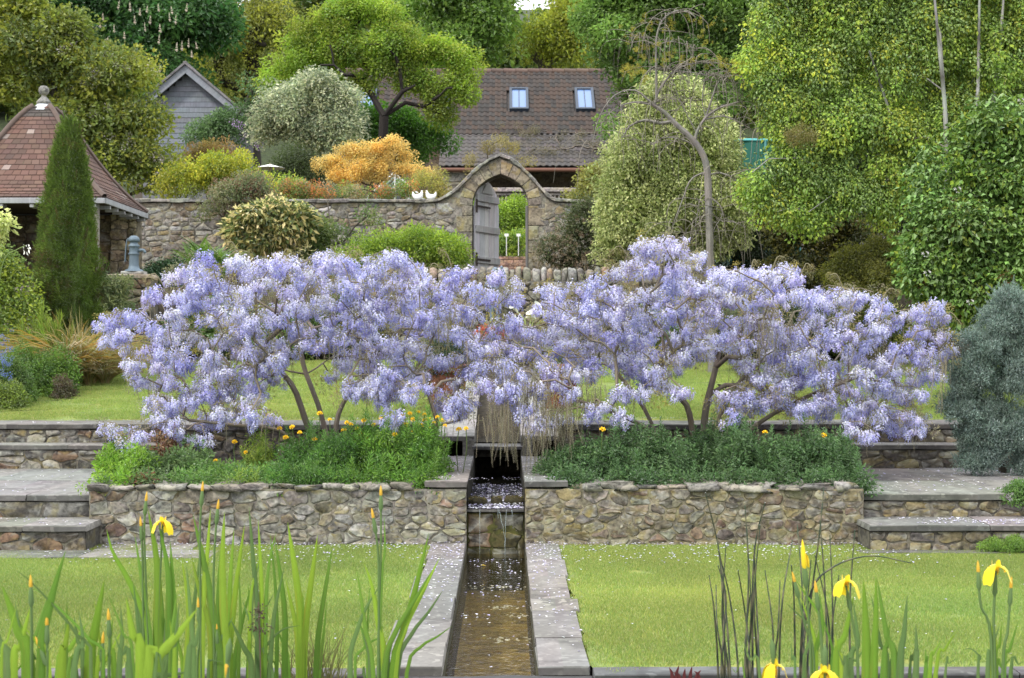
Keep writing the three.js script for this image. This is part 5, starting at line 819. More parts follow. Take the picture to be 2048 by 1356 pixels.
// ---- birch
{
  const d = 20, L = []; for (const q of [[1560, 60, 60, 60], [1620, 140, 70, 70], [1700, 60, 90, 80], [1790, 140, 90, 90], [1880, 60, 100, 90], [1980, 130, 90, 100], [1600, 230, 60, 60], [1690, 250, 80, 70], [1780, 280, 90, 70], [1600, 345, 40, 40], [1650, 370, 70, 60], [1740, 390, 80, 60], [1840, 360, 70, 70], [1545, 415, 30, 26], [1610, 430, 50, 30], [1545, 350, 36, 26], [1570, 300, 26, 30], [1505, 385, 30, 30], [1530, 325, 16, 18], [1555, 195, 36, 40], [1520, 130, 30, 40], [2060, 60, 80, 120], [1920, 250, 80, 80], [2030, 260, 60, 80], [1700, -60, 120, 80], [1900, -60, 140, 80], [1570, -20, 60, 60]]) L.push(q);
  const geo = leafBall(120, 0.19, 0.135, { droop: 0.8, cols: [[1, 1, 1], [1.15, 1.12, 1], [0.75, 0.85, 0.9]] });
  const b = bush('birch_tree', 'tall airy birch with pale stems and small bright leaves, right', 'tree', { d, lobes: L, deep: 0.8, size: 0.24, k: 2.3, pads: 0, in: 0.15, lobeVary: 0.2, gain: 2.6, geo, tilt: 0.3, pal: [[0.15, 0.21, 0.035], [0.125, 0.185, 0.035], [0.175, 0.225, 0.035], [0.21, 0.225, 0.03]] });
  const gl = fill(b.ls, 800, { in: 0.4 }); copies('glossy_leaves', geo, MT.gloss, gl.map((q) => ({ p: q.p, s: 0.24 * rr(0.7, 1.2), tilt: 0.3, c: vary([0.17, 0.25, 0.06], 0.15) })), b.t);
  const st = [[[1885, 620], [1890, 420], [1893, 240], [1882, 110], [1868, -40]], [[1940, 620], [1950, 330], [1958, 180], [1962, -40]], [[1970, 620], [1975, 330], [2000, 120], [2012, -40]], [[1850, 620], [1815, 340], [1780, 220], [1740, 100]], [[1900, 620], [1860, 420], [1812, 330]], [[1860, 620], [1880, 400], [1890, 330]]];
  st.forEach((s, k) => { const pts = bez(s.map(([x, y], j) => { const p = P(x, y, 19.9 + k * 0.1 - j * 0.2); if (!j) p.y = ground(p.x, 20.3) - 0.1; return p; }), 12), g = new GB(), cols = pts.map((_, j) => (j < 4 ? [0.13, 0.115, 0.1] : rnd() < 0.2 ? [0.14, 0.13, 0.12] : vary([0.5, 0.49, 0.47], 0.1))); g.tube(pts, pts.map((_, j) => lerp(k < 3 ? 0.05 : 0.034, 0.014, j / 12)), 8, true, cols); part('trunk', g.build(), MT.bark, b.t); });
  { // hanging leafy twigs down the outside of the crown
    const tw = new GB(), lv = []; for (let k = 0; k < 130; k++) { const q = pick(b.pts), l = b.ls[q.lobe]; const a = l.c.clone().add(V3(q.out.x * l.r.x, q.out.y * l.r.y * 0.9, Math.abs(q.out.z) * l.r.z * 1.02)), L = rr(0.15, 0.55), e = a.clone().add(V3(sg() * 0.14 + (a.x < 4.4 ? -0.12 : 0), -L, rr(0, 0.12))); tw.col = vary([0.13, 0.1, 0.075], 0.2); const pts = bez([a, a.clone().lerp(e, 0.4).add(V3(sg() * 0.05, 0.05, 0.05)), e], 6); tw.tube(pts, pts.map((_, j) => lerp(0.006, 0.002, j / 6)), 3, false); for (let j = 1; j <= 6; j++) lv.push({ p: pts[j], s: rr(0.07, 0.12), tilt: 0.4, c: vary(pick([[0.4, 0.55, 0.09], [0.33, 0.5, 0.09], [0.48, 0.56, 0.09]]), 0.15) }); }
    part('twigs', tw.build(), MT.bark, b.t, 'stuff'); copies('hanging_leaves', leafBall(16, 0.5, 0.34, { droop: 0.8 }), MT.leaf, lv, b.t);
  }
  part('branches', limbs(bez([P(1893, 400, 19.6), P(1893, 240, 19.5), P(1882, 60, 19.4)], 6), 0.028, b.ls0.map((l) => l.c.clone().add(V3(rr(-0.2, 0.2), rr(-0.1, 0.3), rr(-0.2, 0.4)))), { col: [0.4, 0.385, 0.36], arch: 0.15, tip: 0.007, step: 0.4 }), MT.bark, b.t);
  const n = thing('twig_clump', 'brown twiggy clump caught in the birch near the turquoise netting', 'twig clump'), at = []; for (let k = 0; k < 26; k++) { const s = onSphere(); at.push({ p: P(1603, 270, 19.3).add(V3(s.x * 0.2, s.y * 0.13, s.z * 0.14)), s: 0.08, c: vary([0.26, 0.23, 0.07], 0.2) }); } copies('twigs', LB.long, MT.leaf, at, n);
}
// ---- bare weeping tree
{
  const t = thing('weeping_tree', 'bare weeping tree with grey bending trunk and tangled drooping twigs', 'tree'), d = 20.2, p = (x, y, o = 0) => P(x, y, d + o), col = [0.27, 0.25, 0.225], g = new GB();
  const trunk = bez([p(1424, 640), p(1421, 540), p(1418, 430), p(1415, 345), p(1404, 305), p(1382, 275), p(1360, 255), p(1345, 240)], 26); trunk[0].y = ground(trunk[0].x, d) - 0.1;
  g.tube(trunk, trunk.map((_, k) => lerp(0.062, 0.034, k / 26) * rr(0.92, 1.08)), 9, true, trunk.map(() => vary(col, 0.12))); part('trunk', g.build(), MT.bark, t);
  const limb = (pts, r0, r1, n = 12) => { const q = bez(pts.map(([x, y, o]) => p(x, y, o ?? 0)), n), h = new GB(); h.tube(q, q.map((_, k) => lerp(r0, r1, k / n)), 6, true, q.map(() => vary(col, 0.14))); part('limb', h.build(), MT.bark, t); return q; };
  const L = [limb([[1345, 240], [1330, 225], [1308, 210], [1303, 205]], 0.036, 0.024), limb([[1345, 242], [1320, 246], [1290, 240], [1260, 252], [1245, 275]], 0.03, 0.01), limb([[1390, 285], [1395, 262], [1412, 235], [1440, 215], [1480, 203]], 0.03, 0.014), limb([[1310, 208], [1318, 180], [1340, 150], [1345, 140], [1330, 136]], 0.022, 0.008), limb([[1313, 200], [1313, 150], [1313, 80], [1325, 40], [1350, 22], [1372, 22], [1392, 33]], 0.022, 0.007, 20), limb([[1412, 235], [1425, 195], [1440, 160], [1480, 150], [1520, 165]], 0.018, 0.005), limb([[1340, 150], [1370, 130], [1420, 125], [1470, 130], [1510, 150]], 0.013, 0.004), limb([[1303, 205], [1270, 180], [1230, 190], [1200, 230], [1185, 285]], 0.016, 0.004), limb([[1300, 208], [1260, 205], [1220, 225], [1195, 260]], 0.013, 0.003), limb([[1412, 238], [1450, 232], [1490, 250], [1530, 275]], 0.014, 0.004), limb([[1418, 345], [1400, 348], [1380, 362], [1365, 400], [1350, 440], [1340, 470]], 0.018, 0.004), limb([[1418, 350], [1440, 345], [1470, 358], [1495, 380], [1500, 395]], 0.014, 0.004), limb([[1420, 395], [1440, 410], [1445, 430], [1430, 455], [1425, 480]], 0.011, 0.004), limb([[1400, 300], [1370, 280], [1330, 275], [1300, 290]], 0.012, 0.004), limb([[1345, 140], [1390, 145], [1440, 155], [1500, 175], [1525, 210]], 0.01, 0.003), limb([[1392, 262], [1360, 200], [1350, 170], [1345, 150]], 0.008, 0.004), limb([[1412, 235], [1405, 200], [1410, 160], [1420, 140]], 0.009, 0.004), limb([[1418, 380], [1400, 400], [1395, 430], [1385, 480]], 0.007, 0.003), limb([[1420, 420], [1440, 440], [1470, 445], [1490, 455]], 0.007, 0.003), limb([[1313, 90], [1340, 82], [1370, 88], [1395, 100]], 0.008, 0.003), limb([[1313, 92], [1290, 80], [1270, 70], [1262, 85]], 0.006, 0.003)];
  const tw = new GB(); tw.col = [0.26, 0.23, 0.19];
  for (let k = 0; k < 360; k++) { const q = pick(L), a = q[Math.floor(rr(0.3, 0.99) * q.length)], out = V3(sg() * 0.55, rr(-0.02, 0.16), sg() * 0.45), l = rr(0.12, 0.75), pts = bez([a, a.clone().addScaledVector(out, 0.5), a.clone().addScaledVector(out, 1).add(V3(0, -l * 0.35, 0)), a.clone().addScaledVector(out, 1.15).add(V3(sg() * 0.06, -l, sg() * 0.06))], 7); tw.tube(pts, pts.map((_, j) => lerp(0.007, 0.0025, j / 7)), 3, false); }
  part('twigs', tw.build(), MT.bark, t);
  copies('new_leaves', LB.long, MT.leaf, Array.from({ length: 170 }, () => ({ p: p(...pick([[1400 + sg() * 60, 28 + Math.abs(sg()) * 90], [1290 + sg() * 50, 80 + sg() * 50], [1380 + sg() * 120, 120 + sg() * 16], [1470 + sg() * 50, 130 + sg() * 20], [1265 + sg() * 40, 145 + sg() * 20]]), sg() * 0.4), s: rr(0.02, 0.045), c: vary([0.4, 0.36, 0.05], 0.2) })), t);
}
// ---- right: viburnum-like shrub and the glaucous conifer
{
  const b = bush('white_flowered_shrub', 'tall shrub with large light green leaves, red tips and single white blooms, right', 'shrub', { d: 16.6, lobes: [[1930, 470, 90, 80], [2010, 400, 90, 90], [1890, 560, 70, 60], [1980, 560, 90, 80], [1870, 420, 50, 50], [2000, 300, 80, 70], [1900, 350, 60, 50], [1940, 620, 70, 50], [2060, 480, 70, 120], [1850, 500, 40, 40], [1960, 280, 40, 40]], size: 0.21, k: 3.6, pads: 18, in: 0.6, geo: leafBall(64, 0.27, 0.18, { droop: 0.4, up: 0.5, cols: [[1, 1, 1], [1.3, 1.15, 0.9], [0.7, 0.8, 0.8]] }), pal: [[0.1, 0.17, 0.025], [0.13, 0.2, 0.03], [0.075, 0.14, 0.025], [0.15, 0.2, 0.03]], base: G(1960, 0, 16.8), r0: 0.05 });
  const gl = fill(b.ls, 420, { in: 0.8 }); copies('glossy_leaves', leafBall(50, 0.28, 0.2, { droop: 0.4, up: 0.8 }), MT.gloss, gl.map((q) => ({ p: q.p, s: 0.25 * rr(0.7, 1.2), c: vary([0.13, 0.23, 0.05], 0.15) })), b.t);
  copies('red_tips', LB.long, MT.leaf, outer(b, 60, 1.03).map((p) => ({ p, s: rr(0.05, 0.09), c: vary([0.26, 0.09, 0.04], 0.2) })), b.t);
  const fl = leafBall(16, 0.7, 0.7, { up: 1 }); for (const [x, y] of [[1852, 507], [1917, 378], [2045, 200], [1942, 603], [1856, 545]]) { const m = part('flower', fl, MT.petal, b.t); m.position.copy(P(x, y, 15.75)); m.scale.setScalar(0.036); m.material = std({ color: rgb(0.75, 0.73, 0.7), roughness: 0.8, side: THREE.DoubleSide }); }
}
{
  const t = thing('blue_conifer', 'blue-grey feathery evergreen shrub spilling over the right steps', 'shrub'), d = 13.9, ls = lobes(d, [[1990, 680, 60, 70], [2020, 620, 40, 40], [1950, 760, 50, 50], [2040, 760, 60, 90], [1930, 830, 45, 40], [1990, 850, 50, 50], [2040, 880, 50, 50], [1960, 920, 40, 26], [1920, 790, 34, 34], [1965, 880, 50, 40], [2080, 700, 60, 100], [2070, 940, 50, 30]], 0.8);
  const pl = pads(ls, { size: 0.09, pads: 20, padFlat: 0.85 }), pts = fill(pl, 2700, { in: 0.4 }).concat(fill(ls, 250, { in: 0.3 })), blue = [[0.24, 0.32, 0.27], [0.3, 0.38, 0.33], [0.18, 0.25, 0.2]];
  copies('foliage', leafBall(64, 0.5, 0.13, { up: 0.2, droop: -0.5, cols: [[1, 1, 1], [1.25, 1.22, 1.25], [0.7, 0.75, 0.75]] }), MT.leaf, pts.map((q) => ({ p: q.p, s: rr(0.05, 0.085), c: vary(pick(blue), 0.15), tilt: 0.6 })), t);
  copies('shoots', sprig(46, 0.2, 0.055, { e0: 0.4, e1: 1.2, taper: 0.7 }), MT.leaf, fill(pl, 420, { in: 0.7 }).map((q) => ({ p: q.p, s: rr(0.09, 0.15), q: new THREE.Quaternion().setFromUnitVectors(V3(0, 1, 0), q.out.clone().multiplyScalar(0.6).add(V3(sg() * 0.3, 0.8, sg() * 0.3)).normalize()), c: vary(pick(blue), 0.15) })), t);
  const b = P(2010, 930, 14.2); b.y = 0.4; part('stem', limbs([b, P(2005, 860, 14.2), P(2000, 780, 14.2)], 0.05, ls.map((l) => l.c), { col: [0.12, 0.1, 0.08], tip: 0.01 }), MT.bark, t);
}
{ const b = bush('step_weed', 'small green plant with pink flowers at the right edge of the steps', 'plant', { d: 12.2, lobes: [[2050, 1000, 34, 26], [2035, 985, 16, 12]], size: 0.07, k: 5, geo: LB.broad, pal: [[0.06, 0.12, 0.03], [0.08, 0.15, 0.03]] });
  bush('step_moss', 'bright green low weeds at the foot of the right steps', 'plant', { d: 11.5, lobes: [[2010, 1090, 46, 9], [1975, 1093, 24, 6]], size: 0.04, k: 6, geo: LB.broad, pal: [[0.1, 0.18, 0.025], [0.13, 0.2, 0.03]] }); flowers(b.t, 'flower', [[2018, 992], [2026, 988], [2022, 999]].map(([x, y]) => P(x, y, 12.0)), LB.blossom, 0.02, [[0.6, 0.5, 0.6]]); }
// ---- left: columnar juniper, grasses, border plants
{
  const t = thing('columnar_juniper', 'tall narrow dark green juniper standing before the pavilion', 'conifer'), d = 20.4, c = P(135, 640, d); c.y = 1.3;
  const prof = [[0, 0.34], [0.12, 0.4], [0.25, 0.45], [0.4, 0.44], [0.55, 0.37], [0.7, 0.3], [0.82, 0.22], [0.92, 0.13], [1, 0.02]], H = P(0, 256, d).y - c.y, rad = (h) => { let k = 0; while (k < prof.length - 2 && h > prof[k + 1][0]) k++; return lerp(prof[k][1], prof[k + 1][1], (h - prof[k][0]) / (prof[k + 1][0] - prof[k][0])); };
  const at = []; for (let k = 0; k < 2300; k++) { const h = Math.pow(rnd(), 0.85), a = rr(0, 6.283), r = rad(h) * 0.93 * (0.6 + 0.34 * Math.sqrt(rnd()) + (rnd() < 0.14 ? rr(0, 0.3) : 0)) * (1 + 0.1 * Math.sin(a * 5 + h * 9)), o = V3(Math.cos(a), 0, Math.sin(a)), brown = h < 0.5 && o.x < -0.2 && rnd() < 0.3 || rnd() < 0.06; at.push({ p: c.clone().add(V3(o.x * r + (h - 0.3) * 0.06, h * H, o.z * r)), s: rr(0.13, 0.24), q: new THREE.Quaternion().setFromUnitVectors(V3(0, 1, 0), o.multiplyScalar(0.45).add(V3(sg() * 0.15, 1, sg() * 0.15)).normalize()), c: vary(brown ? [0.13, 0.1, 0.03] : pick([[0.09, 0.15, 0.018], [0.12, 0.2, 0.022], [0.155, 0.24, 0.03]]), 0.2) }); }
  copies('sprays', sprig(34, 0.26, 0.05, { e0: 0.5, e1: 1.3, taper: 0.6 }), MT.leaf, at.filter((_, k) => k % 2), t); copies('foliage', leafBall(110, 0.34, 0.07, { up: 0.2, droop: -0.7 }), MT.leaf, at.flatMap((q) => [{ ...q, s: q.s * 0.55 }, { ...q, p: q.p.clone().lerp(c.clone().setY(q.p.y), 0.3 * rnd()).add(V3(sg() * 0.05, sg() * 0.08, sg() * 0.05)), s: q.s * 0.55 }]), t);
  const g = new GB(); g.col = [0.09, 0.07, 0.05]; g.tube([c, c.clone().add(V3(0.02, H * 0.5, 0)), c.clone().add(V3(0.05, H * 0.95, 0))], [0.08, 0.06, 0.015], 7); part('trunk', g.build(), MT.bark, t);
}
{
  const mk = (n, h, spread) => { const g = new GB(); for (let k = 0; k < n; k++) { const a = rr(0, 6.283), e = Math.sqrt(rnd()) * spread, l = h * rr(0.6, 1.15), o = V3(Math.cos(a), 0, Math.sin(a)), f = onSphere(), c = vary(pick([[1, 1, 1], [1.2, 1.0, 0.8], [0.7, 0.9, 0.6]]), 0.2); blade(g, [0, 0.3, 0.6, 0.85, 1].map((t) => o.clone().multiplyScalar(0.04 + e * l * t * t * 1.1 + 0.1 * t).add(V3(0, l * (t - 0.55 * e * t * t * t), 0))), 0.012, c, c, 0.2, V3(0, 0, 1).add(f.multiplyScalar(0.5))); } return g.build(false); };
  const t = thing('ornamental_grass', 'tawny arching ornamental grass at the edge of the left lawn', 'grass clump', null), at = P(165, 715, 19); at.y = upY(at.x, 19) - 0.05;
  const gg = mk(420, 0.85, 0.95); copies('blades', gg, MT.leaf, [{ p: at, s: 1.25, c: [0.34, 0.28, 0.11] }, { p: at.clone().add(V3(-0.2, 0, 0.1)), s: 1.25, yaw: 2, c: [0.4, 0.29, 0.06] }, { p: at.clone().add(V3(0.14, 0, 0.1)), s: 0.85, yaw: 4, c: [0.38, 0.31, 0.14] }, { p: at.clone().add(V3(-0.4, 0, 0.0)), s: 0.9, yaw: 1, c: [0.16, 0.2, 0.03] }, { p: at.clone().add(V3(0.32, 0, 0.05)), s: 0.7, yaw: 1, c: [0.36, 0.29, 0.13] }], t);
}
const GU = (x, y, d) => { const p = P(x, y, d); p.y = upY(p.x, d) - 0.02; return p; };
{
  const sp = LB.broad, herb = (name, label, cat, d, spots, h, n, pal, geo = sp) => {
    const t = thing(name, label, cat), at = []; for (const [x, y, w] of spots) { const c = P(x, y, d); c.y = upY(c.x, d) - 0.02; const r = V3(w * M(d) * 1.5, h, w * M(d) * 1.3); for (let k = 0; k < n * 2; k++) { const q = onSphere(), f = 0.5 + 0.5 * Math.sqrt(rnd()); q.y = Math.abs(q.y); at.push({ p: c.clone().add(V3(q.x * r.x * f, q.y * r.y * f * rr(0.75, 1.1), q.z * r.z * f)), s: geo === sp ? rr(0.07, 0.13) : h * rr(0.4, 0.8), tilt: 0.5, c: vary(pick(pal).map((v) => v * 1.55), 0.2) }); } } copies('shoots', geo, MT.leaf, at, t); return t; };
  herb('catmint_clump', 'lush mid-green perennial clump along the left lawn edge', 'perennial plant', 18, [[70, 760, 40], [110, 740, 30], [40, 780, 36]], 0.62, 60, [[0.085, 0.16, 0.022], [0.11, 0.19, 0.025], [0.07, 0.14, 0.03]]);
  herb('day_lily_clump', 'upright fresh green strappy clump beside the tawny grass', 'perennial plant', 18.8, [[110, 720, 24], [80, 720, 20]], 0.62, 40, [[0.13, 0.2, 0.02], [0.16, 0.22, 0.025]], sprig(30, 0.4, 0.03, { e0: 0.7, e1: 1.3, taper: 0.8 }));
  const bl = herb('blue_flowered_clump', 'leafy perennial with blue flower heads at the left edge', 'perennial plant', 17.2, [[10, 790, 24], [30, 800, 26]], 0.6, 50, [[0.09, 0.15, 0.03], [0.07, 0.13, 0.03]]);
  flowers(bl, 'flower', Array.from({ length: 34 }, () => P(2 + Math.abs(sg()) * 30, 715 + sg() * 60, 16.8 + sg() * 0.2)), LB.blossom, 0.035, [[0.14, 0.2, 0.55], [0.2, 0.25, 0.6]]);
  herb('bronze_leaved_plant', 'small dark bronze-leaved plant at the lawn edge under the green clump', 'perennial plant', 17.6, [[128, 750, 10]], 0.24, 24, [[0.08, 0.06, 0.035], [0.1, 0.1, 0.04]]);
  herb('low_edging_plant', 'low yellow-green edging plant in the bottom left corner of the raised lawn', 'perennial plant', 16.7, [[18, 800, 22], [-10, 810, 20]], 0.34, 44, [[0.15, 0.2, 0.03], [0.11, 0.16, 0.03]]);
  bush('yellow_leaved_shrub', 'tall loose yellow-green shrub at the left edge before the ledge', 'shrub', { d: 19.6, lobes: [[25, 580, 40, 40], [15, 640, 45, 40], [60, 620, 30, 30], [-20, 560, 40, 60], [40, 670, 50, 30], [10, 525, 14, 30]], size: 0.2, k: 3, in: 0.2, geo: LB.broad, pal: [[0.19, 0.23, 0.022], [0.14, 0.19, 0.025], [0.11, 0.16, 0.04]], base: GU(20, 0, 19.6), r0: 0.03 });
  bush('pale_leaved_shrub', 'shrub with grey-green and cream shoots beside the plinth', 'shrub', { d: 20.8, lobes: [[210, 590, 26, 30], [225, 620, 30, 34], [200, 650, 24, 24], [240, 575, 22, 14]], size: 0.15, k: 4, geo: LB.long, pal: [[0.13, 0.16, 0.07], [0.2, 0.22, 0.09], [0.07, 0.1, 0.04]], base: GU(215, 0, 20.8), r0: 0.03 });
  bush('variegated_spray', 'cream-leaved spray reaching in at the left edge before the pavilion', 'shrub', { d: 16, lobes: [[0, 440, 16, 16], [-12, 470, 20, 30], [8, 450, 9, 12]], size: 0.11, k: 4, geo: LB.big, pal: [[0.34, 0.36, 0.15], [0.25, 0.28, 0.1]], base: GU(-80, 0, 16), r0: 0.012, tip: 0.004 });
  const t = thing('white_narcissus', 'single white drooping flower on a bent stem, left edge', 'flower'), g = new GB(); g.col = [0.12, 0.18, 0.04]; g.tube(bez([GU(-20, 0, 17), P(-4, 600, 17), P(10, 520, 17), P(35, 500, 17), P(52, 492, 17)], 12), Array(13).fill(0.007), 6); part('stem', g.build(), MT.plain, t); const f = part('flower', leafBall(12, 0.9, 0.6), std({ color: rgb(0.75, 0.74, 0.66), roughness: 0.8, side: THREE.DoubleSide }), t); f.position.copy(P(54, 496, 17)); f.scale.set(0.035, 0.065, 0.035);
}

// planting along the bank at the back of the raised lawn
[['bergenia_clump', 'low broad-leaved clump at the back of the lawn, left end', -4.6, LB.big, [[0.06, 0.11, 0.025], [0.08, 0.13, 0.03]]], ['peony_clump', 'mid-green bushy perennial at the back of the lawn behind the left wisteria', -3.6, LB.broad, [[0.07, 0.12, 0.02], [0.09, 0.14, 0.025]]], ['box_mound', 'dark green clipped mound at the back of the lawn, left of the terrace wall', -2.7, LB.tiny, [[0.035, 0.065, 0.014], [0.045, 0.08, 0.016]]], ['hosta_clump', 'pale green large-leaved clump at the back of the lawn, right of the terrace wall', 2.5, LB.big, [[0.1, 0.15, 0.03], [0.12, 0.17, 0.04]]], ['sage_clump', 'grey-green mound at the back of the lawn behind the right wisteria', 3.5, LB.fine, [[0.09, 0.11, 0.06], [0.11, 0.13, 0.07]]], ['hellebore_clump', 'dark leafy clump at the back of the lawn, under the olive mound', 4.6, LB.broad, [[0.04, 0.07, 0.02], [0.05, 0.085, 0.02]]], ['euphorbia_clump', 'yellow-green mound at the back of the lawn, right end', 5.7, LB.fine, [[0.13, 0.15, 0.02], [0.1, 0.13, 0.02]]]].forEach(([n, l, x, geo, pal]) => {
  const px = VX + x * F / 22, py = VY - (1.9 - EYE) * F / 22; bush(n, l, 'perennial plant', { d: 22, lobes: [[px, py, 75, 62], [px - 40, py + 15, 50, 45], [px + 45, py + 10, 50, 48]], size: 0.17, k: 4, geo, pal, deep: 0.6 });
});
// ---------------------------------------------------------------- pots, lead figure and planting round the head of the rill
{
  const terra = std({ vertexColors: false, color: rgb(0.3, 0.11, 0.06), map: stoneTex, roughness: 0.85 });
  const pot = (label, x, y, d, R, Hh) => { const t = thing('terracotta_pot', label, 'plant pot', 'terracotta pots beside the rill'); const p = P(x, y, d); p.y = 0.86 + (d - 15.9) * 0.1; t.position.copy(p); const l = (n, pts) => part(n, new THREE.LatheGeometry(pts.map(([r, h]) => new THREE.Vector2(r * R, h * Hh)), 32), terra, t); l('pot', [[0, 0], [0.6, 0], [0.62, 0.03], [0.7, 0.3], [0.74, 0.32], [0.74, 0.36], [0.8, 0.4], [0.87, 0.68], [0.91, 0.7], [0.91, 0.74], [0.9, 0.8]]); l('rim', [[0.9, 0.8], [1.0, 0.82], [1.03, 0.86], [1.03, 0.96], [1.0, 1.0], [0.92, 1.0], [0.9, 0.92], [0, 0.9]]); return t; };
  pot('terracotta pot with blue flowers, left of the rill behind the wisteria', 893, 835, 16.6, 0.27, 0.56); pot('terracotta pot half hidden by hanging wisteria, right of the rill', 1118, 830, 16.8, 0.25, 0.54);
  const b = bush('forget_me_not', 'dark-leaved plant with small blue flowers in the left pot', 'plant', { d: 16.6, lobes: [[893, 725, 52, 30], [870, 745, 30, 16], [920, 740, 30, 20], [880, 700, 34, 20]], size: 0.11, k: 4, geo: LB.broad, pal: [[0.035, 0.06, 0.03], [0.05, 0.08, 0.03]] });
  flowers(b.t, 'flower', outer(b, 130, 1.02), LB.blossom, 0.025, [[0.25, 0.32, 0.6], [0.3, 0.36, 0.65]]);
  bush('pot_planting', 'green leafy plant in the right terracotta pot', 'plant', { d: 16.8, lobes: [[1118, 735, 40, 26], [1100, 750, 24, 14]], size: 0.1, k: 4, geo: LB.broad, pal: [[0.07, 0.11, 0.03], [0.1, 0.12, 0.04]] });
}
// a continuous body from tapered capsules, meshed on a grid
function figure(caps, size, res, k = 0.02) {
  const mc = new MarchingCubes(res, new THREE.MeshBasicMaterial(), false, false, 60000), h = size / 2, V = (a) => V3(...a); mc.isolation = 0;
  for (let z = 0; z < res; z++) for (let y = 0; y < res; y++) for (let x = 0; x < res; x++) {
    const p = V3((x - res / 2) / (res / 2) * h, (y - res / 2) / (res / 2) * h, (z - res / 2) / (res / 2) * h); let d = 1e3;
    for (const [a, b, r0, r1] of caps) { const A = V(a), B = V(b), ab = B.clone().sub(A), t = clamp(p.clone().sub(A).dot(ab) / Math.max(1e-9, ab.lengthSq()), 0, 1), e = p.distanceTo(A.addScaledVector(ab, t)) - lerp(r0, r1, t), m = clamp(0.5 + 0.5 * (e - d) / k, 0, 1); d = lerp(e, d, m) - k * m * (1 - m); }
    mc.field[x + y * res + z * res * res] = -d;
  }
  mc.update(); const g = new THREE.BufferGeometry(), n = mc.count; g.setAttribute('position', new THREE.BufferAttribute(mc.positionArray.slice(0, n * 3), 3)); g.setAttribute('normal', new THREE.BufferAttribute(mc.normalArray.slice(0, n * 3), 3));
  g.setAttribute('uv', new THREE.BufferAttribute(new Float32Array(n * 2), 2)); g.scale(h, h, h); return g;
}
{
  const lead = std({ color: rgb(0.15, 0.2, 0.27), roughness: 0.65, bumpMap: grain, bumpScale: 0.003 });
  const caps = [[[0, 0.36, 0], [0, 0.38, 0.005], 0.055, 0.052], [[0, 0.3, 0], [0, 0.33, 0], 0.028, 0.026], [[0, 0.22, 0], [0, 0.1, 0], 0.085, 0.07], [[0, 0.1, 0], [0, 0.02, 0], 0.07, 0.08], [[-0.075, 0.25, 0], [-0.13, 0.15, 0.02], 0.036, 0.03], [[-0.13, 0.15, 0.02], [-0.05, 0.12, 0.1], 0.03, 0.024], [[0.075, 0.25, 0], [0.13, 0.33, 0.02], 0.036, 0.03], [[0.13, 0.33, 0.02], [0.1, 0.43, 0.05], 0.028, 0.022], [[-0.045, 0.0, 0], [-0.05, -0.2, 0.03], 0.062, 0.042], [[-0.05, -0.2, 0.03], [-0.05, -0.4, 0], 0.042, 0.028], [[0.045, 0.0, 0], [0.06, -0.2, 0.04], 0.062, 0.042], [[0.06, -0.2, 0.04], [0.04, -0.4, 0], 0.042, 0.028], [[-0.05, -0.41, 0], [-0.055, -0.42, 0.07], 0.028, 0.02], [[0.04, -0.41, 0], [0.05, -0.42, 0.07], 0.028, 0.02], [[0, 0.365, 0.05], [0, 0.36, 0.062], 0.014, 0.01]];
  const t = thing('lead_statue', 'blue-grey lead garden figure standing before the terrace wall at the rill head', 'statue'); const q = P(990, 590, 21.75); const b = part('figure', figure(caps, 1.1, 64), lead, t); b.position.copy(q); const pl = part('plinth', block(0.34, 0.5, 0.3, [0.26, 0.25, 0.22], 0.02, 0.008), MT.slab, t); pl.position.copy(q).add(V3(0, -0.69, 0));
  const s = thing('small_statue', 'small dark stone figure half hidden in the olive shrubs, right', 'statue'); const c2 = [[[0, 0.2, 0], [0, 0.215, 0.01], 0.06, 0.056], [[0, 0.12, 0], [0, 0.15, 0], 0.026, 0.026], [[0, 0.05, 0], [0, -0.12, 0], 0.07, 0.065], [[-0.06, 0.08, 0], [-0.13, 0.0, 0.03], 0.034, 0.028], [[-0.13, 0.0, 0.03], [-0.19, -0.06, 0.06], 0.028, 0.022], [[0.06, 0.08, 0], [0.1, -0.04, 0.02], 0.034, 0.028], [[0.1, -0.04, 0.02], [0.04, -0.1, 0.08], 0.026, 0.022], [[0, -0.12, 0], [0, -0.28, 0], 0.07, 0.09], [[0, 0.205, 0.055], [0, 0.2, 0.068], 0.014, 0.01]];
  const m = part('figure', figure(c2, 0.7, 52), std({ color: rgb(0.12, 0.115, 0.105), map: null, roughness: 0.9, bumpMap: grain, bumpScale: 0.004 }), s), sp = P(1726, 518, 21.9); m.position.copy(sp); const pp = part('plinth', block(0.2, 1.0, 0.2, [0.14, 0.13, 0.12], 0.015, 0.006), MT.slab, s); pp.position.copy(sp).add(V3(0, -0.8, 0));
}
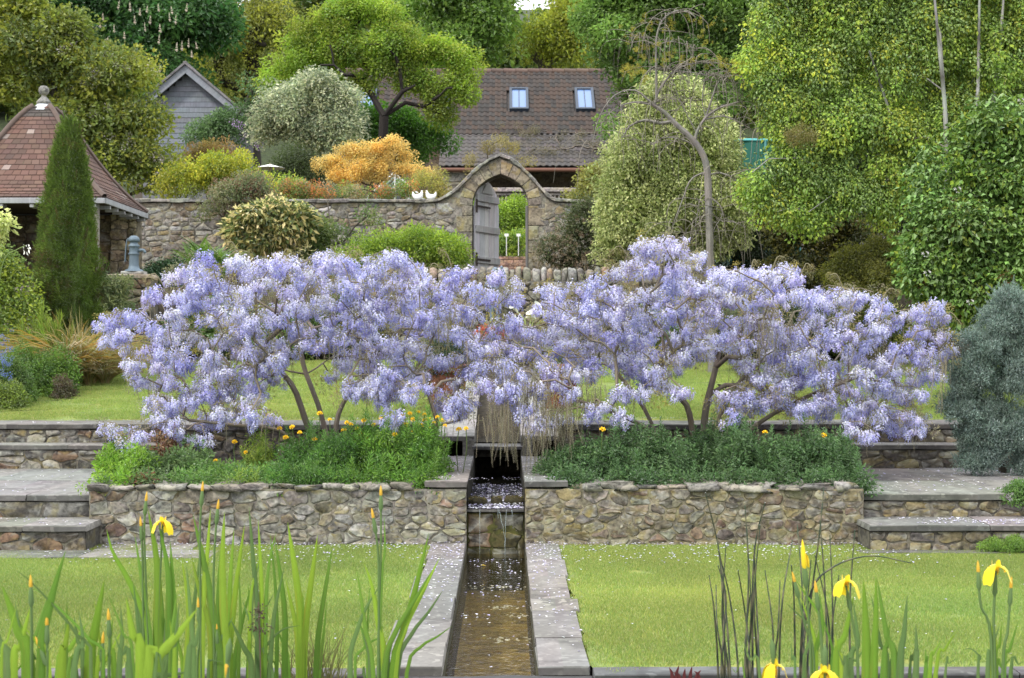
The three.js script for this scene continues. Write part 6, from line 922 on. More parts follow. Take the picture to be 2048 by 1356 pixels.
{ // arum, blades and red foliage before the terrace wall
  const t = thing('arum_lily', 'white arum lilies with pale stems before the terrace wall', 'flower'), q = P(1055, 655, 20.6); const white = std({ color: rgb(0.78, 0.79, 0.7), roughness: 0.6, side: THREE.DoubleSide });
  const sp = new THREE.LatheGeometry([[0.004, 0], [0.012, 0.02], [0.018, 0.05], [0.034, 0.085], [0.055, 0.11]].map(([r, h]) => new THREE.Vector2(r, h)), 12); for (const [x, y, r] of [[1036, 626, 0.5], [1064, 622, -0.7], [1050, 636, -1.2], [1068, 640, 0.4], [1044, 645, 1.1], [1092, 642, 0.2]]) { const p = P(x, y, 20.6), m = part('flower', sp, white, t); m.position.copy(p); m.rotation.set(0.5, 0, r); m.scale.setScalar(1.3); const g = new GB(); g.col = [0.3, 0.36, 0.14]; g.tube(bez([q.clone().add(V3(sg() * 0.05, -0.25, 0)), p.clone().lerp(q, 0.5).add(V3(sg() * 0.05, 0, 0)), p], 8), Array(9).fill(0.011), 6); part('stem', g.build(), MT.plain, t); }
  copies('leaves', LB.big, MT.leaf, Array.from({ length: 8 }, () => ({ p: q.clone().add(V3(sg() * 0.16, rr(-0.3, -0.05), sg() * 0.1)), s: 0.12, c: [0.1, 0.16, 0.05] })), t);
  const w = thing('sword_leaved_plant', 'upright yellow-green sword leaves before the terrace wall', 'plant'); for (const [x, y, tx, w2] of [[962, 690, 970, 1], [968, 690, 974, 1.2], [990, 690, 984, 0.9], [996, 690, 999, 1], [1000, 690, 1008, 1.1], [985, 690, 980, 0.8], [1004, 692, 1012, 0.9]]) { const g = new GB(), a = P(x, y + 10, 20.2), b = P(tx, y - 70 + rr(-5, 20), 20.2); blade(g, bez([a, a.clone().lerp(b, 0.5).add(V3(sg() * 0.02, 0, 0)), b], 7), 0.035 * w2, [0.2, 0.24, 0.05], [0.32, 0.32, 0.08], 0.2, V3(sg() * 0.6, 0, 1)); part('leaf', g.build(), MT.leaf, w); }
  bush('red_leaved_plant', 'low red-leaved planting at the foot of the sword leaves', 'plant', { d: 20, lobes: [[985, 672, 34, 10], [1030, 668, 20, 8], [960, 678, 16, 8]], size: 0.08, k: 4, geo: LB.long, pal: [[0.25, 0.05, 0.035], [0.2, 0.09, 0.04], [0.3, 0.08, 0.05]] });
}
// ---------------------------------------------------------------- bed plants
{
  const fine = sprig(38, 0.2, 0.07, { e0: 0.0, e1: 0.8, taper: 0.5 }), lacy = sprig(54, 0.26, 0.04, { e0: 0.0, e1: 0.9, taper: 0.6 });
  const ball = leafBall(46, 0.55, 0.2, { cols: [[1, 1, 1], [1.25, 1.2, 1.1], [0.65, 0.7, 0.7]] }), ballF = leafBall(60, 0.55, 0.14, { cols: [[1, 1, 1], [1.25, 1.2, 1], [0.65, 0.72, 0.7]] });
  const bed = (name, label, geo, spots, h, n, pal, group) => {
    const t = thing(name, label, 'perennial plant', group), at = [], up = [];
    for (const [x, y, d, w] of spots) { const c = P(x, y, d); c.y = 0.47; const hs = rr(0.78, 1.12); for (let k = 0; k < n * 1.6; k++) { const q = onSphere(), f = 0.45 + 0.55 * Math.sqrt(rnd()); q.y = Math.abs(q.y); const p = c.clone().add(V3(q.x * w * 1.5 * f, q.y * h * 0.92 * hs * f * rr(0.8, 1.12), q.z * 0.38 * f)); if (rnd() < 0.12) { p.z = -12.06 - rnd() * 0.1; p.y = 0.5 + rr(-0.04, 0.08); } p.z = Math.min(p.z, -12.04); if (p.z > -12.24) p.y = Math.min(p.y, 0.66); at.push({ p, s: rr(0.05, 0.1), tilt: 0.5, c: vary(pick(pal).map((v) => v * 2.0), 0.2) }); if (k % 4 === 0) up.push({ p: p.clone().add(V3(0, -0.05, 0)), s: h * rr(0.28, 0.55), tilt: 0.35, c: vary(pick(pal).map((v) => v * 2.1), 0.2) }); } }
    copies('leaves', geo === lacy ? ballF : ball, MT.leaf, at, t); copies('shoots', geo, MT.leaf, up, t); return t;
  };
  const poppy = (t, list) => { const cup = (() => { const g = new GB(); for (let k = 0; k < 12; k++) { const a = k * 2.4, e = 0.25 + 0.09 * k, o = V3(Math.cos(a) * Math.cos(e), Math.sin(e), Math.sin(a) * Math.cos(e)), sd = V3(-Math.sin(a), 0, Math.cos(a)), nn = V3().crossVectors(sd, o); const c = o.clone().multiplyScalar(0.006); g.leaf(c, o, sd, nn, 0.022, 0.024, [1, 1, 1], -0.3); } return g.build(false); })(), m = std({ color: rgb(0.88, 0.58, 0.02), roughness: 0.8, side: THREE.DoubleSide }); for (const [x, y, d = 12.9] of list) { const p = P(x, y, d), f = part('flower', cup, m, t); f.position.copy(p); f.scale.setScalar(rr(0.85, 1.25)); f.rotation.set(rr(0, 0.6), rr(0, 6), sg() * 0.3); const g = new GB(); g.col = [0.1, 0.15, 0.04]; g.tube(bez([V3(p.x + sg() * 0.06, 0.55, p.z - 0.05), V3(p.x + sg() * 0.02, (p.y + 0.6) / 2, p.z), p], 6), Array(7).fill(0.004), 4); part('flower_stem', g.build(), MT.plain, t); } };
  const gr = 'globe flowers in the left bed', G1 = [[0.075, 0.15, 0.02], [0.095, 0.18, 0.022], [0.06, 0.13, 0.02]];
  poppy(bed('globe_flower', 'largest globe flower clump, bright green with many yellow blooms, beside the rill', lacy, [[800, 930, 12.75, 0.26], [850, 920, 12.7, 0.16], [740, 920, 12.9, 0.2], [780, 920, 13.3, 0.3]], 0.56, 90, G1), [[762, 838], [748, 850], [772, 856], [812, 850], [820, 828], [858, 838], [868, 846], [884, 842], [736, 878], [694, 846], [758, 872], [805, 832], [826, 840], [834, 850], [849, 830], [842, 852], [828, 865], [846, 862], [862, 857], [790, 870, 12.6], [720, 868], [728, 842], [715, 858], [702, 850], [722, 870], [875, 835], [918, 860], [796, 838], [850, 842], [836, 826], [890, 852, 12.7], [932, 858, 12.7]]);
  poppy(bed('globe_flower', 'darker lacy clump with a few yellow blooms, middle of the left bed', lacy, [[610, 920, 13.0, 0.18], [670, 930, 12.7, 0.16]], 0.5, 80, [[0.06, 0.13, 0.02], [0.045, 0.105, 0.018]]), [[536, 832], [560, 858], [572, 876], [640, 828], [660, 840], [600, 866], [630, 880], [688, 862], [585, 855]]);
  poppy(bed('globe_flower', 'yellow-green upright clump between soil patches in the left bed', lacy, [[520, 920, 13.2, 0.1]], 0.46, 34, [[0.12, 0.18, 0.025], [0.14, 0.19, 0.03]]), [[492, 905, 13], [432, 922, 12.8], [470, 885, 13]]);
  bed('low_geranium', 'low mat of green leaves along the front edge of the left bed', fine, [[560, 950, 12.55, 0.26], [460, 950, 12.55, 0.2], [650, 950, 12.5, 0.2], [400, 955, 12.5, 0.16]], 0.17, 46, [[0.07, 0.14, 0.03], [0.09, 0.16, 0.035]]);
  bed('grey_green_clump', 'grey-green leafy clump under the low wisteria bunches, left end', fine, [[380, 930, 12.8, 0.18], [300, 940, 12.7, 0.2]], 0.34, 60, [[0.07, 0.12, 0.04], [0.09, 0.14, 0.05]]);
  bed('grassy_clump', 'bright green grassy clump at the left end of the bed beside the steps', sprig(30, 0.4, 0.035, { e0: 0.4, e1: 1.2, taper: 0.8 }), [[240, 940, 12.8, 0.09], [275, 950, 12.6, 0.12]], 0.36, 60, [[0.11, 0.2, 0.02], [0.13, 0.22, 0.025]]);
  bed('bronze_fennel', 'reddish-brown feathery plant standing in the left bed', sprig(40, 0.14, 0.04, { e0: 0, e1: 0.8 }), [[335, 925, 12.95, 0.07]], 0.5, 26, [[0.12, 0.05, 0.025], [0.1, 0.06, 0.03]]);
  const catg = [[0.055, 0.105, 0.035], [0.07, 0.125, 0.045], [0.045, 0.09, 0.03]], cat = (l, s, h = 0.46) => bed('catmint', l, fine, s, h, 75, catg);
  cat('soft green catmint mound right beside the rill slab', [[1130, 930, 12.7, 0.18], [1180, 930, 12.8, 0.2]], 0.42); cat('soft green catmint mound left of the bare soil gap', [[1260, 930, 12.7, 0.24], [1330, 925, 12.8, 0.2], [1400, 920, 13.3, 0.22]], 0.52);
  const c3 = cat('soft green catmint mound right of the bare soil gap', [[1480, 930, 12.75, 0.2], [1550, 925, 12.7, 0.22], [1450, 920, 13.4, 0.2]], 0.54); cat('soft green catmint mound at the right end of the bed', [[1620, 930, 12.7, 0.18], [1672, 930, 12.9, 0.12]], 0.48);
  poppy(c3, [[1648, 872, 12.6], [1530, 866, 12.6], [1205, 860, 12.6]]);
}
// ---------------------------------------------------------------- wisterias
{
  const hues = [[[0.74, 0.74, 0.92], [0.41, 0.41, 0.75]], [[0.64, 0.63, 0.9], [0.34, 0.33, 0.7]], [[0.82, 0.82, 0.92], [0.46, 0.45, 0.75]], [[0.68, 0.69, 0.91], [0.4, 0.41, 0.76]], [[0.74, 0.71, 0.88], [0.45, 0.41, 0.7]], [[0.86, 0.86, 0.92], [0.52, 0.51, 0.77]]];
  const raceme = (L, n, R, [pale, deep]) => {
    const g = new GB(), bend = sg() * 0.05; g.col = [0.22, 0.22, 0.09]; const ax = (t) => V3(bend * t * t, -L * t, 0); g.tube([ax(0), ax(0.5), ax(1)], [0.003, 0.0022, 0.0012], 3, false);
    for (let k = 0; k < n; k++) {
      const t = Math.pow((k + rnd()) / n, 0.9), a = k * 2.4 + sg() * 0.5, bud = t > 0.8, r = R * Math.pow(1 - t, 0.55) * rr(0.6, 1.15) + 0.006, o = V3(Math.cos(a), 0, Math.sin(a)), s = V3(-Math.sin(a), 0, Math.cos(a)), c = ax(t).addScaledVector(o, r); c.y -= 0.004;
      const w = bud ? 0.007 : rr(0.0105, 0.0145), up = V3(0, 1, 0).addScaledVector(o, rr(-0.5, 0.1)).normalize(), pc = vary(rnd() < 0.36 ? [0.88, 0.88, 0.9] : pale, 0.1), dc = vary(deep, 0.14);
      const q = (u, v, e, col) => { const p = c.clone().addScaledVector(s, u).addScaledVector(up, v).addScaledVector(o, e); return g.v(p.x, p.y, p.z, 0, 0, col); };
      if (!bud) { const A = q(0, -0.002, 0, dc), B = q(w, w * 0.9, 0.001, pc), C = q(0, w * 1.5, 0.005, pc), D = q(-w, w * 0.9, 0.001, pc); g.tri(A, B, C); g.tri(A, C, D); }
      const K = q(0, 0.003, 0.0, dc), X = q(w * 0.55, -w * 0.5, 0.006, dc), Y = q(0, -w * 1.1, 0.012, vary(deep, 0.1)), Z = q(-w * 0.55, -w * 0.5, 0.006, dc); g.tri(K, X, Y); g.tri(K, Y, Z);
    }
    return g.build(false);
  };
  const R6 = hues.map((h, k) => raceme([0.12, 0.1, 0.14, 0.17, 0.1, 0.085][k], [42, 36, 46, 54, 38, 32][k], 0.05, h));
  const spent = (L) => { const g = new GB(); g.col = [0.3, 0.27, 0.17]; const ax = (t) => V3(0.02 * t, -L * t, 0.01 * t); g.tube([ax(0), ax(0.5), ax(1)], [0.003, 0.0025, 0.0012], 3, false); for (let k = 0; k < 46; k++) { const t = (k + rnd()) / 46, a = k * 2.4, o = V3(Math.cos(a), -0.3, Math.sin(a)), p = ax(t); g.leaf(p, o, V3(-Math.sin(a), 0, Math.cos(a)), V3(0, 1, 0), 0.016 * (1.1 - t * 0.5), 0.006, vary([0.4, 0.36, 0.25], 0.2)); } return g.build(false); };
  const S3 = [spent(0.3), spent(0.4), spent(0.24)];
  const tuftG = leafBall(46, 0.5, 0.12, { droop: 0.2 }), bark = [0.24, 0.2, 0.15];
  const inside = (poly, x, y) => { let c = false; for (let i = 0, j = poly.length - 1; i < poly.length; j = i++) if ((poly[i][1] > y) !== (poly[j][1] > y) && x < (poly[j][0] - poly[i][0]) * (y - poly[i][1]) / (poly[j][1] - poly[i][1]) + poly[i][0]) c = !c; return c; };
  const build = (label, o) => {
    const t = thing('wisteria', label, 'wisteria'), d0 = 13.95, xs = o.poly.map((p) => p[0]), ys = o.poly.map((p) => p[1]), x0 = Math.min(...xs), x1 = Math.max(...xs), y0 = Math.min(...ys), y1 = Math.max(...ys), cl = [];
    for (let g = 0; g < 9000 && cl.length < o.clusters; g++) {
      const x = rr(x0, x1), y = rr(y0, y1); if (!inside(o.poly, x, y)) continue; if (o.holes.some(([a, b, rx, ry, pr]) => ((x - a) / rx) ** 2 + ((y - b) / ry) ** 2 < 1 && rnd() < pr)) continue;
      const nx = (x - o.cx) / o.rx, T = 1.25 * Math.sqrt(Math.max(0.08, 1 - nx * nx)), low = sst(y, y0, y1), dd = rnd() < 0.72 ? rr(-T, T * 0.1) : rr(0, T); if (cl.some((c) => Math.hypot(c.x - x, c.y - y) < o.gap && Math.abs(c.dd - dd) < 0.5)) continue;
      cl.push({ x, y, dd: dd * (1 - 0.25 * low) });
    }
    for (const [x, y, dd = -1.0] of o.fixed) cl.push({ x, y, dd });
    const all = [], tufts = [], sp = [];
    for (const c of cl) {
      const ctr = P(c.x, c.y, d0 + c.dd), n = Math.round(rr(6, 13)), br = 1 + sg() * 0.1, hv = Math.floor(rnd() * 6); c.p = ctr.clone().add(V3(0, 0.12, 0));
      for (let k = 0; k < n; k++) all.push({ p: ctr.clone().add(V3(sg() * 0.095, 0.08 + sg() * 0.055, sg() * 0.095)), s: rr(0.6, 1.1) * (c.y > o.small ? 0.9 : 1), yaw: rr(0, 6.28), tilt: 1.0, v: rnd() < 0.65 ? hv : Math.floor(rnd() * 6), b: br });
      for (let k = 0; k < 3; k++) if (rnd() < 0.8) tufts.push({ p: ctr.clone().add(V3(sg() * 0.16, 0.06 + rr(-0.1, 0.1), sg() * 0.14)), s: rr(0.045, 0.09), tilt: 0.5, c: vary(pick([[0.36, 0.32, 0.14], [0.3, 0.28, 0.15], [0.42, 0.36, 0.09], [0.26, 0.26, 0.12], [0.34, 0.3, 0.18]]), 0.15) });
      if (rnd() < (o.spentShare ?? 0.3)) for (let k = 0; k < 3; k++) sp.push({ p: ctr.clone().add(V3(sg() * 0.16, 0.08, sg() * 0.14)), s: rr(0.5, 0.9), tilt: 0.25, c: vary([1, 1, 1], 0.2) });
    }
    for (const [x, y, n, w, h, dd = -0.9] of o.spent) for (let k = 0; k < n; k++) sp.push({ p: P(x + sg() * w, y + sg() * h, d0 + dd + sg() * 0.35), s: rr(0.6, 1.15), tilt: 0.2, c: vary([1, 1, 1], 0.25) });
    all.sort((a, b) => b.p.z - a.p.z);
    all.slice(0, 290).forEach((r) => { const m = part('flower_raceme', R6[r.v], MT.petal, t); m.position.copy(r.p); m.scale.setScalar(r.s); m.rotation.set(sg() * 0.8, r.yaw, sg() * 0.8); });
    for (let v = 0; v < 6; v++) { const L = all.slice(290).filter((r) => r.v === v); if (L.length) copies('flower_racemes', R6[v], MT.petal, L.map((r) => ({ ...r, c: [r.b, r.b, 1] })), t); }
    copies('young_leaves', tuftG, MT.leaf, tufts, t); S3.forEach((g, k) => copies('faded_racemes', g, MT.leaf, sp.filter((_, i) => i % 3 === k), t));
    const trunks = o.trunks.map((tr) => { const pts = bez(tr.map(([x, y, dd = 0], k) => { const p = P(x, y, d0 + dd); if (!k) p.y = 0.46; return p; }), 8); return pts; });
    const tg = trunks.map(() => []); cl.forEach((c) => { let b = 0, bd = 1e9; trunks.forEach((tr, k) => { const e = tr[tr.length - 1], q = Math.abs(e.x - c.p.x) + 0.5 * Math.abs(e.z - c.p.z); if (q < bd) { bd = q; b = k; } }); tg[b].push(c.p); });
    trunks.forEach((tr, k) => part('branches', limbs(tr, o.r[k], tg[k], { col: bark, arch: 0.12, wob: 0.12, step: 0.18, tip: 0.0045, pow: 0.42, bias: 0.2, from: 4, down: 0.3 }), MT.bark, t));
    for (const [x, y, dx, dy] of o.whips) { const wh = new GB(); wh.col = [0.3, 0.27, 0.16]; const a = P(x, y, d0 - 0.2), b = P(x + dx, y + dy, d0 - 0.25); wh.tube(bez([a, a.clone().lerp(b, 0.5).add(V3(0, 0.1, 0)), b], 6), [0.006, 0.006, 0.005, 0.005, 0.004, 0.003, 0.002], 4); part('whip', wh.build(), MT.bark, t); }
    copies('whip_leaves', tuftG, MT.leaf, o.whips.flatMap(([x, y, dx, dy]) => [0.3, 0.6, 0.85, 1].map((f) => ({ p: P(x + dx * f, y + dy * f - 10 * Math.sin(f * 3.14), d0 - 0.22), s: rr(0.025, 0.05), c: vary([0.33, 0.29, 0.12], 0.15) }))), t);
  };
  build('wisteria shrub smothered in lilac racemes, left of the rill', {
    poly: [[208, 652], [250, 625], [300, 585], [350, 555], [420, 530], [490, 522], [520, 545], [560, 525], [650, 518], [720, 530], [790, 528], [840, 545], [880, 575], [900, 560], [950, 560], [1000, 570], [1042, 580], [1048, 620], [1030, 650], [1000, 690], [960, 700], [945, 760], [930, 835], [888, 832], [880, 780], [820, 790], [780, 822], [740, 810], [700, 800], [660, 775], [610, 745], [560, 765], [520, 800], [480, 840], [440, 860], [400, 850], [380, 860], [350, 870], [320, 850], [290, 790], [250, 750], [225, 720]],
    holes: [[640, 755, 70, 40, 0.9], [760, 745, 40, 20, 0.6], [480, 735, 40, 16, 0.5], [560, 790, 40, 40, 0.8], [870, 770, 26, 40, 0.6], [1020, 640, 30, 40, 0.6], [330, 740, 40, 30, 0.4], [985, 650, 40, 35, 0.8]],
    cx: 620, rx: 440, gap: 33, clusters: 255, small: 780, spentShare: 0.5, fixed: [[300, 815, -0.8], [340, 825, -0.9], [390, 815, -0.9], [430, 805, -0.8], [462, 790, -0.8], [522, 812, -0.9], [350, 775, -0.7], [275, 775, -0.5], [700, 795, -1], [850, 795, -1], [480, 820, -0.9], [320, 850, -1], [240, 880, -1.1], [262, 900, -1.2], [290, 885, -1.1], [218, 870, -1.0], [375, 885, -1.0], [410, 895, -1.0], [440, 845, -1.1], [505, 845, -1.1], [540, 848, -1.1], [905, 830, -1.1], [920, 812, -1.1], [340, 868, -1.1], [790, 845, -1.2], [215, 660, 0], [232, 690, 0.1], [740, 790, -1.1], [820, 800, -1.1]],
    spent: [[700, 690, 16, 60, 30], [420, 700, 14, 60, 30], [900, 640, 14, 40, 40]],
    trunks: [[[655, 930], [615, 850, -0.1], [590, 780, -0.2], [560, 740, -0.2]], [[690, 935, 0.1], [672, 860], [690, 800, 0.1], [735, 745, 0.1]], [[640, 930, -0.4], [570, 865, -0.7], [470, 850, -0.8], [380, 840, -0.8]], [[670, 935, 0.2], [640, 820, 0.4], [610, 740, 0.5], [600, 690, 0.5]], [[720, 935, -0.3], [780, 880, -0.7], [860, 855, -0.9], [920, 840, -1.0]]], r: [0.034, 0.03, 0.02, 0.026, 0.02],
    whips: [[480, 530, -25, -45], [440, 540, 60, -35], [850, 560, 30, -25], [910, 560, -30, -60], [330, 575, -40, -15], [690, 530, 30, -18], [560, 530, 25, -22], [1000, 580, 45, -15]] });
  build('wisteria shrub with lilac racemes trailing over the rill, right side', {
    poly: [[970, 690], [1000, 655], [1060, 670], [1085, 640], [1092, 592], [1150, 582], [1190, 578], [1240, 540], [1255, 508], [1300, 495], [1350, 498], [1370, 522], [1430, 545], [1500, 550], [1580, 550], [1600, 575], [1595, 615], [1640, 588], [1690, 578], [1730, 602], [1760, 595], [1790, 640], [1830, 618], [1878, 622], [1888, 660], [1900, 720], [1885, 770], [1848, 800], [1845, 862], [1800, 875], [1760, 870], [1700, 855], [1640, 845], [1560, 825], [1490, 838], [1455, 845], [1446, 810], [1470, 780], [1490, 730], [1440, 705], [1370, 750], [1300, 790], [1240, 740], [1180, 755], [1130, 755], [1090, 740], [1040, 765], [1000, 765], [972, 740]],
    holes: [[1540, 660, 80, 66, 0.72], [1400, 775, 56, 50, 0.95], [1240, 785, 70, 26, 0.7], [1640, 720, 40, 40, 0.4], [1590, 800, 50, 26, 0.5], [1120, 700, 40, 30, 0.3], [1780, 610, 20, 20, 0.9], [1620, 590, 30, 16, 0.9]],
    cx: 1440, rx: 480, gap: 33, clusters: 285, small: 790, spentShare: 0.55, fixed: [[1500, 815, -0.9], [1545, 805, -0.8], [1600, 830, -0.9], [1650, 815, -0.8], [1705, 830, -0.8], [1245, 800, -0.9], [1330, 785, -0.9], [1520, 770, -0.8], [1760, 840, -0.7], [1575, 780, -0.6], [1200, 830, -1.1], [1190, 845, -1.15], [1050, 830, -1.2], [1080, 860, -1.25], [1120, 850, -1.2], [1310, 760, -1.1], [1285, 800, -1.0], [1470, 850, -1.1], [1820, 850, -0.6], [1835, 870, -0.6], [1740, 880, -0.9], [1700, 870, -0.9], [1360, 800, -1.1], [1240, 845, -1.1], [1000, 800, -1.2], [1310, 505, 0], [1340, 500, 0.1], [1290, 515, 0.1], [1860, 630, 0.1], [1000, 740, -1], [1040, 768, -1.1], [1080, 790, -1.15], [960, 755, -0.8], [1100, 765, -1], [1135, 800, -1.1], [985, 710, -0.6], [1150, 760, -0.9], [1090, 745, -0.8], [1120, 780, -1], [1020, 790, -1.2], [945, 720, -0.6], [970, 780, -1.1]],
    spent: [[1060, 780, 120, 64, 46, -1.1], [1000, 830, 64, 34, 40, -1.25], [1120, 815, 90, 44, 40, -1.2], [1540, 640, 60, 50, 30, -0.9], [1060, 740, 40, 70, 24, -1.0], [1180, 770, 26, 40, 20], [1060, 860, 40, 60, 14, -1.3], [1700, 720, 16, 60, 40], [1890, 720, 14, 20, 40]],
    trunks: [[[1412, 935], [1408, 850], [1418, 790], [1432, 735], [1440, 690, 0.1]], [[1398, 935, -0.1], [1385, 860, -0.1], [1370, 805, -0.2], [1325, 770, -0.3]], [[1365, 935, -0.2], [1310, 870, -0.5], [1240, 830, -0.7], [1150, 800, -0.9]], [[1440, 935, -0.1], [1500, 860, -0.4], [1600, 800, -0.5], [1700, 760, -0.5]], [[1422, 935, 0.2], [1440, 830, 0.4], [1500, 740, 0.5], [1580, 690, 0.5]], [[1340, 930, 0.2], [1290, 820, 0.4], [1230, 740, 0.4]]], r: [0.04, 0.032, 0.024, 0.024, 0.027, 0.02],
    whips: [[1690, 590, -30, -40], [1760, 610, 40, -25], [1600, 560, 25, -25], [1340, 505, 35, -20], [1260, 520, -40, -15], [1500, 555, 15, -30], [1880, 640, 45, 10], [1540, 555, 30, -40], [1180, 585, -50, 10], [1880, 690, 40, 40], [1000, 650, -30, 30]] });
}
// ---------------------------------------------------------------- yellow flags in the pond
{
  const GREEN = [[0.16, 0.3, 0.03], [0.13, 0.26, 0.035], [0.23, 0.37, 0.035], [0.12, 0.21, 0.065]], yel = new THREE.MeshPhysicalMaterial({ color: rgb(0.92, 0.7, 0.015), roughness: 0.95, transmission: 0.25, thickness: 0, side: THREE.DoubleSide });
  const bladeMat = leafMat(0.3); bladeMat.roughness = 0.9; bladeMat.map = tex(128, (u, v) => { const a = 0.78 + 0.22 * Math.sin(u * 6.283 * 9) * 0.6 + 0.2 * (fbm(u, v, 32, 2) - 0.5), d = sst(fbm(u + 0.4, v, 6, 4), 0.66, 0.76); return [lerp(a, 0.95, d), lerp(a, 0.72, d * 0.7), lerp(a, 0.9, d * 0.6)]; });
  const amber = std({ color: rgb(0.62, 0.37, 0.03), roughness: 0.7 });
  const fall = (g, a, L, W, drop, rise) => { const o = V3(Math.cos(a), 0, Math.sin(a)), s = V3(-Math.sin(a), 0, Math.cos(a)); let prev; for (let k = 0; k <= 6; k++) { const t = k / 6, r = L * (t < 0.55 ? t * 1.25 : 0.69 + (t - 0.55) * 0.35), y = rise * Math.sin(Math.min(1, t * 1.6) * Math.PI) - drop * Math.pow(t, 2.2), w = W * (t < 0.25 ? 0.3 : Math.sin(Math.min(1, (t - 0.1) * 0.98) * Math.PI * 0.92) + 0.15) / 2, c = o.clone().multiplyScalar(r); c.y = y; const A = g.v(c.x - s.x * w, c.y - w * 0.25, c.z - s.z * w), B = g.v(c.x, c.y + 0.001, c.z), C = g.v(c.x + s.x * w, c.y - w * 0.25, c.z + s.z * w); if (prev) { g.quad(prev[0], prev[1], B, A); g.quad(prev[1], prev[2], C, B); } prev = [A, B, C]; } };
  const flowerG = [0, 1, 2].map((v) => { const g = new GB(); for (let k = 0; k < 3; k++) { const a = -1.571 + k * 2.094 + [0, 0.22, -0.25][v] + sg() * 0.1; fall(g, a, 0.066, 0.042, 0.042 * rr(0.7, 1.3), 0.022); fall(g, a + 1.05, 0.018, 0.018, -0.04, 0.012); fall(g, a, 0.042, 0.028, -0.004, 0.022); } return g.build(); });
  const bud = (L, w) => new THREE.LatheGeometry([[0.001, 0], [w, L * 0.25], [w * 0.8, L * 0.6], [w * 0.35, L * 0.9], [0.0005, L]].map(([r, h]) => new THREE.Vector2(r, h)), 8);
  const budG = bud(0.05, 0.0065), sheathG = bud(0.095, 0.0095), sheathM = std({ color: rgb(0.1, 0.17, 0.05), roughness: 0.8 });
  const plant = (label, d, base, leaves, stems = []) => {
    const t = thing('yellow_flag_iris', label, 'iris plant'); const root = P(base, 1356, d); root.y = -0.18;
    const more = leaves.flatMap(([w, pts]) => Array.from({ length: rnd() < 0.75 ? 1 : 0 }, () => { const e = rr(9, 34) * (rnd() < 0.5 ? -1 : 1), dy = rr(20, 130), sp = rr(-0.3, 0.5); return [w * rr(0.6, 0.85), pts.map(([x, y], k) => { const f = k / (pts.length - 1); return [x + e * (1 + sp * f), Math.min(1350 - k, y + f * dy)]; }), rnd() < 0.6 ? 3 : 1, rr(-0.05, 0.3)]; }));
    if (base < 480) for (let k = 0; k < 3; k++) { const x = base + rr(-85, 85), ty = rr(1150, 1310), lean = rr(-50, 60); more.push([rr(9, 17), [[x, 1346], [x + lean * 0.4, (1346 + ty) / 2], [x + lean, ty]], Math.floor(rnd() * 4), rr(-0.2, 0.4)]); }
    for (const [w, pts, ci = Math.floor(rnd() * 3), do_ = 0] of leaves.concat(more)) {
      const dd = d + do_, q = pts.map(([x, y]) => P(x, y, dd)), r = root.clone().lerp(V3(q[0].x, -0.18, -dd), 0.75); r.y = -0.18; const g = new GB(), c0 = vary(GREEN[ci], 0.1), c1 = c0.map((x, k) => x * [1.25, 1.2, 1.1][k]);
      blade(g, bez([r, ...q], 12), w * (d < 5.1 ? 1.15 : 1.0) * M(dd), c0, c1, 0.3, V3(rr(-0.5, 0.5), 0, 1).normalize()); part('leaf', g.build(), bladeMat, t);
    }
    for (const [kind, pts, fw = 1] of stems) {
      const q = pts.map(([x, y]) => P(x, y, d)), r = root.clone().lerp(V3(q[0].x, -0.18, -d), 0.8), g = new GB(), path = bez([r, ...q], 14); r.y = -0.18; g.col = [0.1, 0.17, 0.045]; g.tube(path, path.map((_, k) => lerp(0.0065, 0.004, k / 14)), 6); part('stem', g.build(), MT.plain, t);
      const e = q[q.length - 1], dir = path[14].clone().sub(path[12]).normalize(), Qt = new THREE.Quaternion().setFromUnitVectors(V3(0, 1, 0), dir), put = (n, ge, m, off, s = 1) => { const k = part(n, ge, m, t); k.position.copy(e).addScaledVector(dir, off); k.quaternion.copy(Qt); k.scale.setScalar(s); return k; };
      if (kind === 'bud') { put('sheath', sheathG, sheathM, -0.085); put('bud', budG, amber, -0.02, 1.0); }
      else if (kind === 'opening') { put('sheath', sheathG, sheathM, -0.12, 1.3); const b = put('bud', bud(0.13, 0.014), yel, -0.05, fw); b.scale.x *= 0.8; const f = new GB(); fall(f, -0.3, 0.02, 0.022, 0.06, 0.0); put('petal', f.build(), yel, 0.03); }
      else { put('sheath', sheathG, sheathM, -0.1); const f = put('flower', pick(flowerG), yel, 0, fw * 0.9); f.quaternion.identity(); f.rotation.y = rr(-0.3, 0.3); const b = put('bud', budG, amber, -0.01, 0.8); b.position.x += 0.006; }
    }
  };
  plant('yellow flag at the far left with one thin arching leaf', 4.6, 70, [[22, [[85, 1340], [102, 1210], [133, 1101]]], [30, [[60, 1345], [40, 1260], [6, 1168]]], [9, [[186, 1340], [160, 1275], [120, 1222], [64, 1162], [36, 1140]], 3], [24, [[125, 1345], [133, 1290], [141, 1235]]], [16, [[52, 1345], [45, 1290], [33, 1200]], 3], [34, [[20, 1345], [6, 1300], [-14, 1230]], 3], [18, [[100, 1345], [80, 1290], [50, 1250]]], [20, [[30, 1345], [44, 1290], [64, 1210]], 2], [16, [[150, 1345], [168, 1290], [160, 1220]], 3]], [['bud', [[66, 1330], [66, 1250], [64, 1166]]], ['bud', [[82, 1340], [80, 1288]]], ['bud', [[98, 1345], [97, 1300], [96, 1242]]]]);
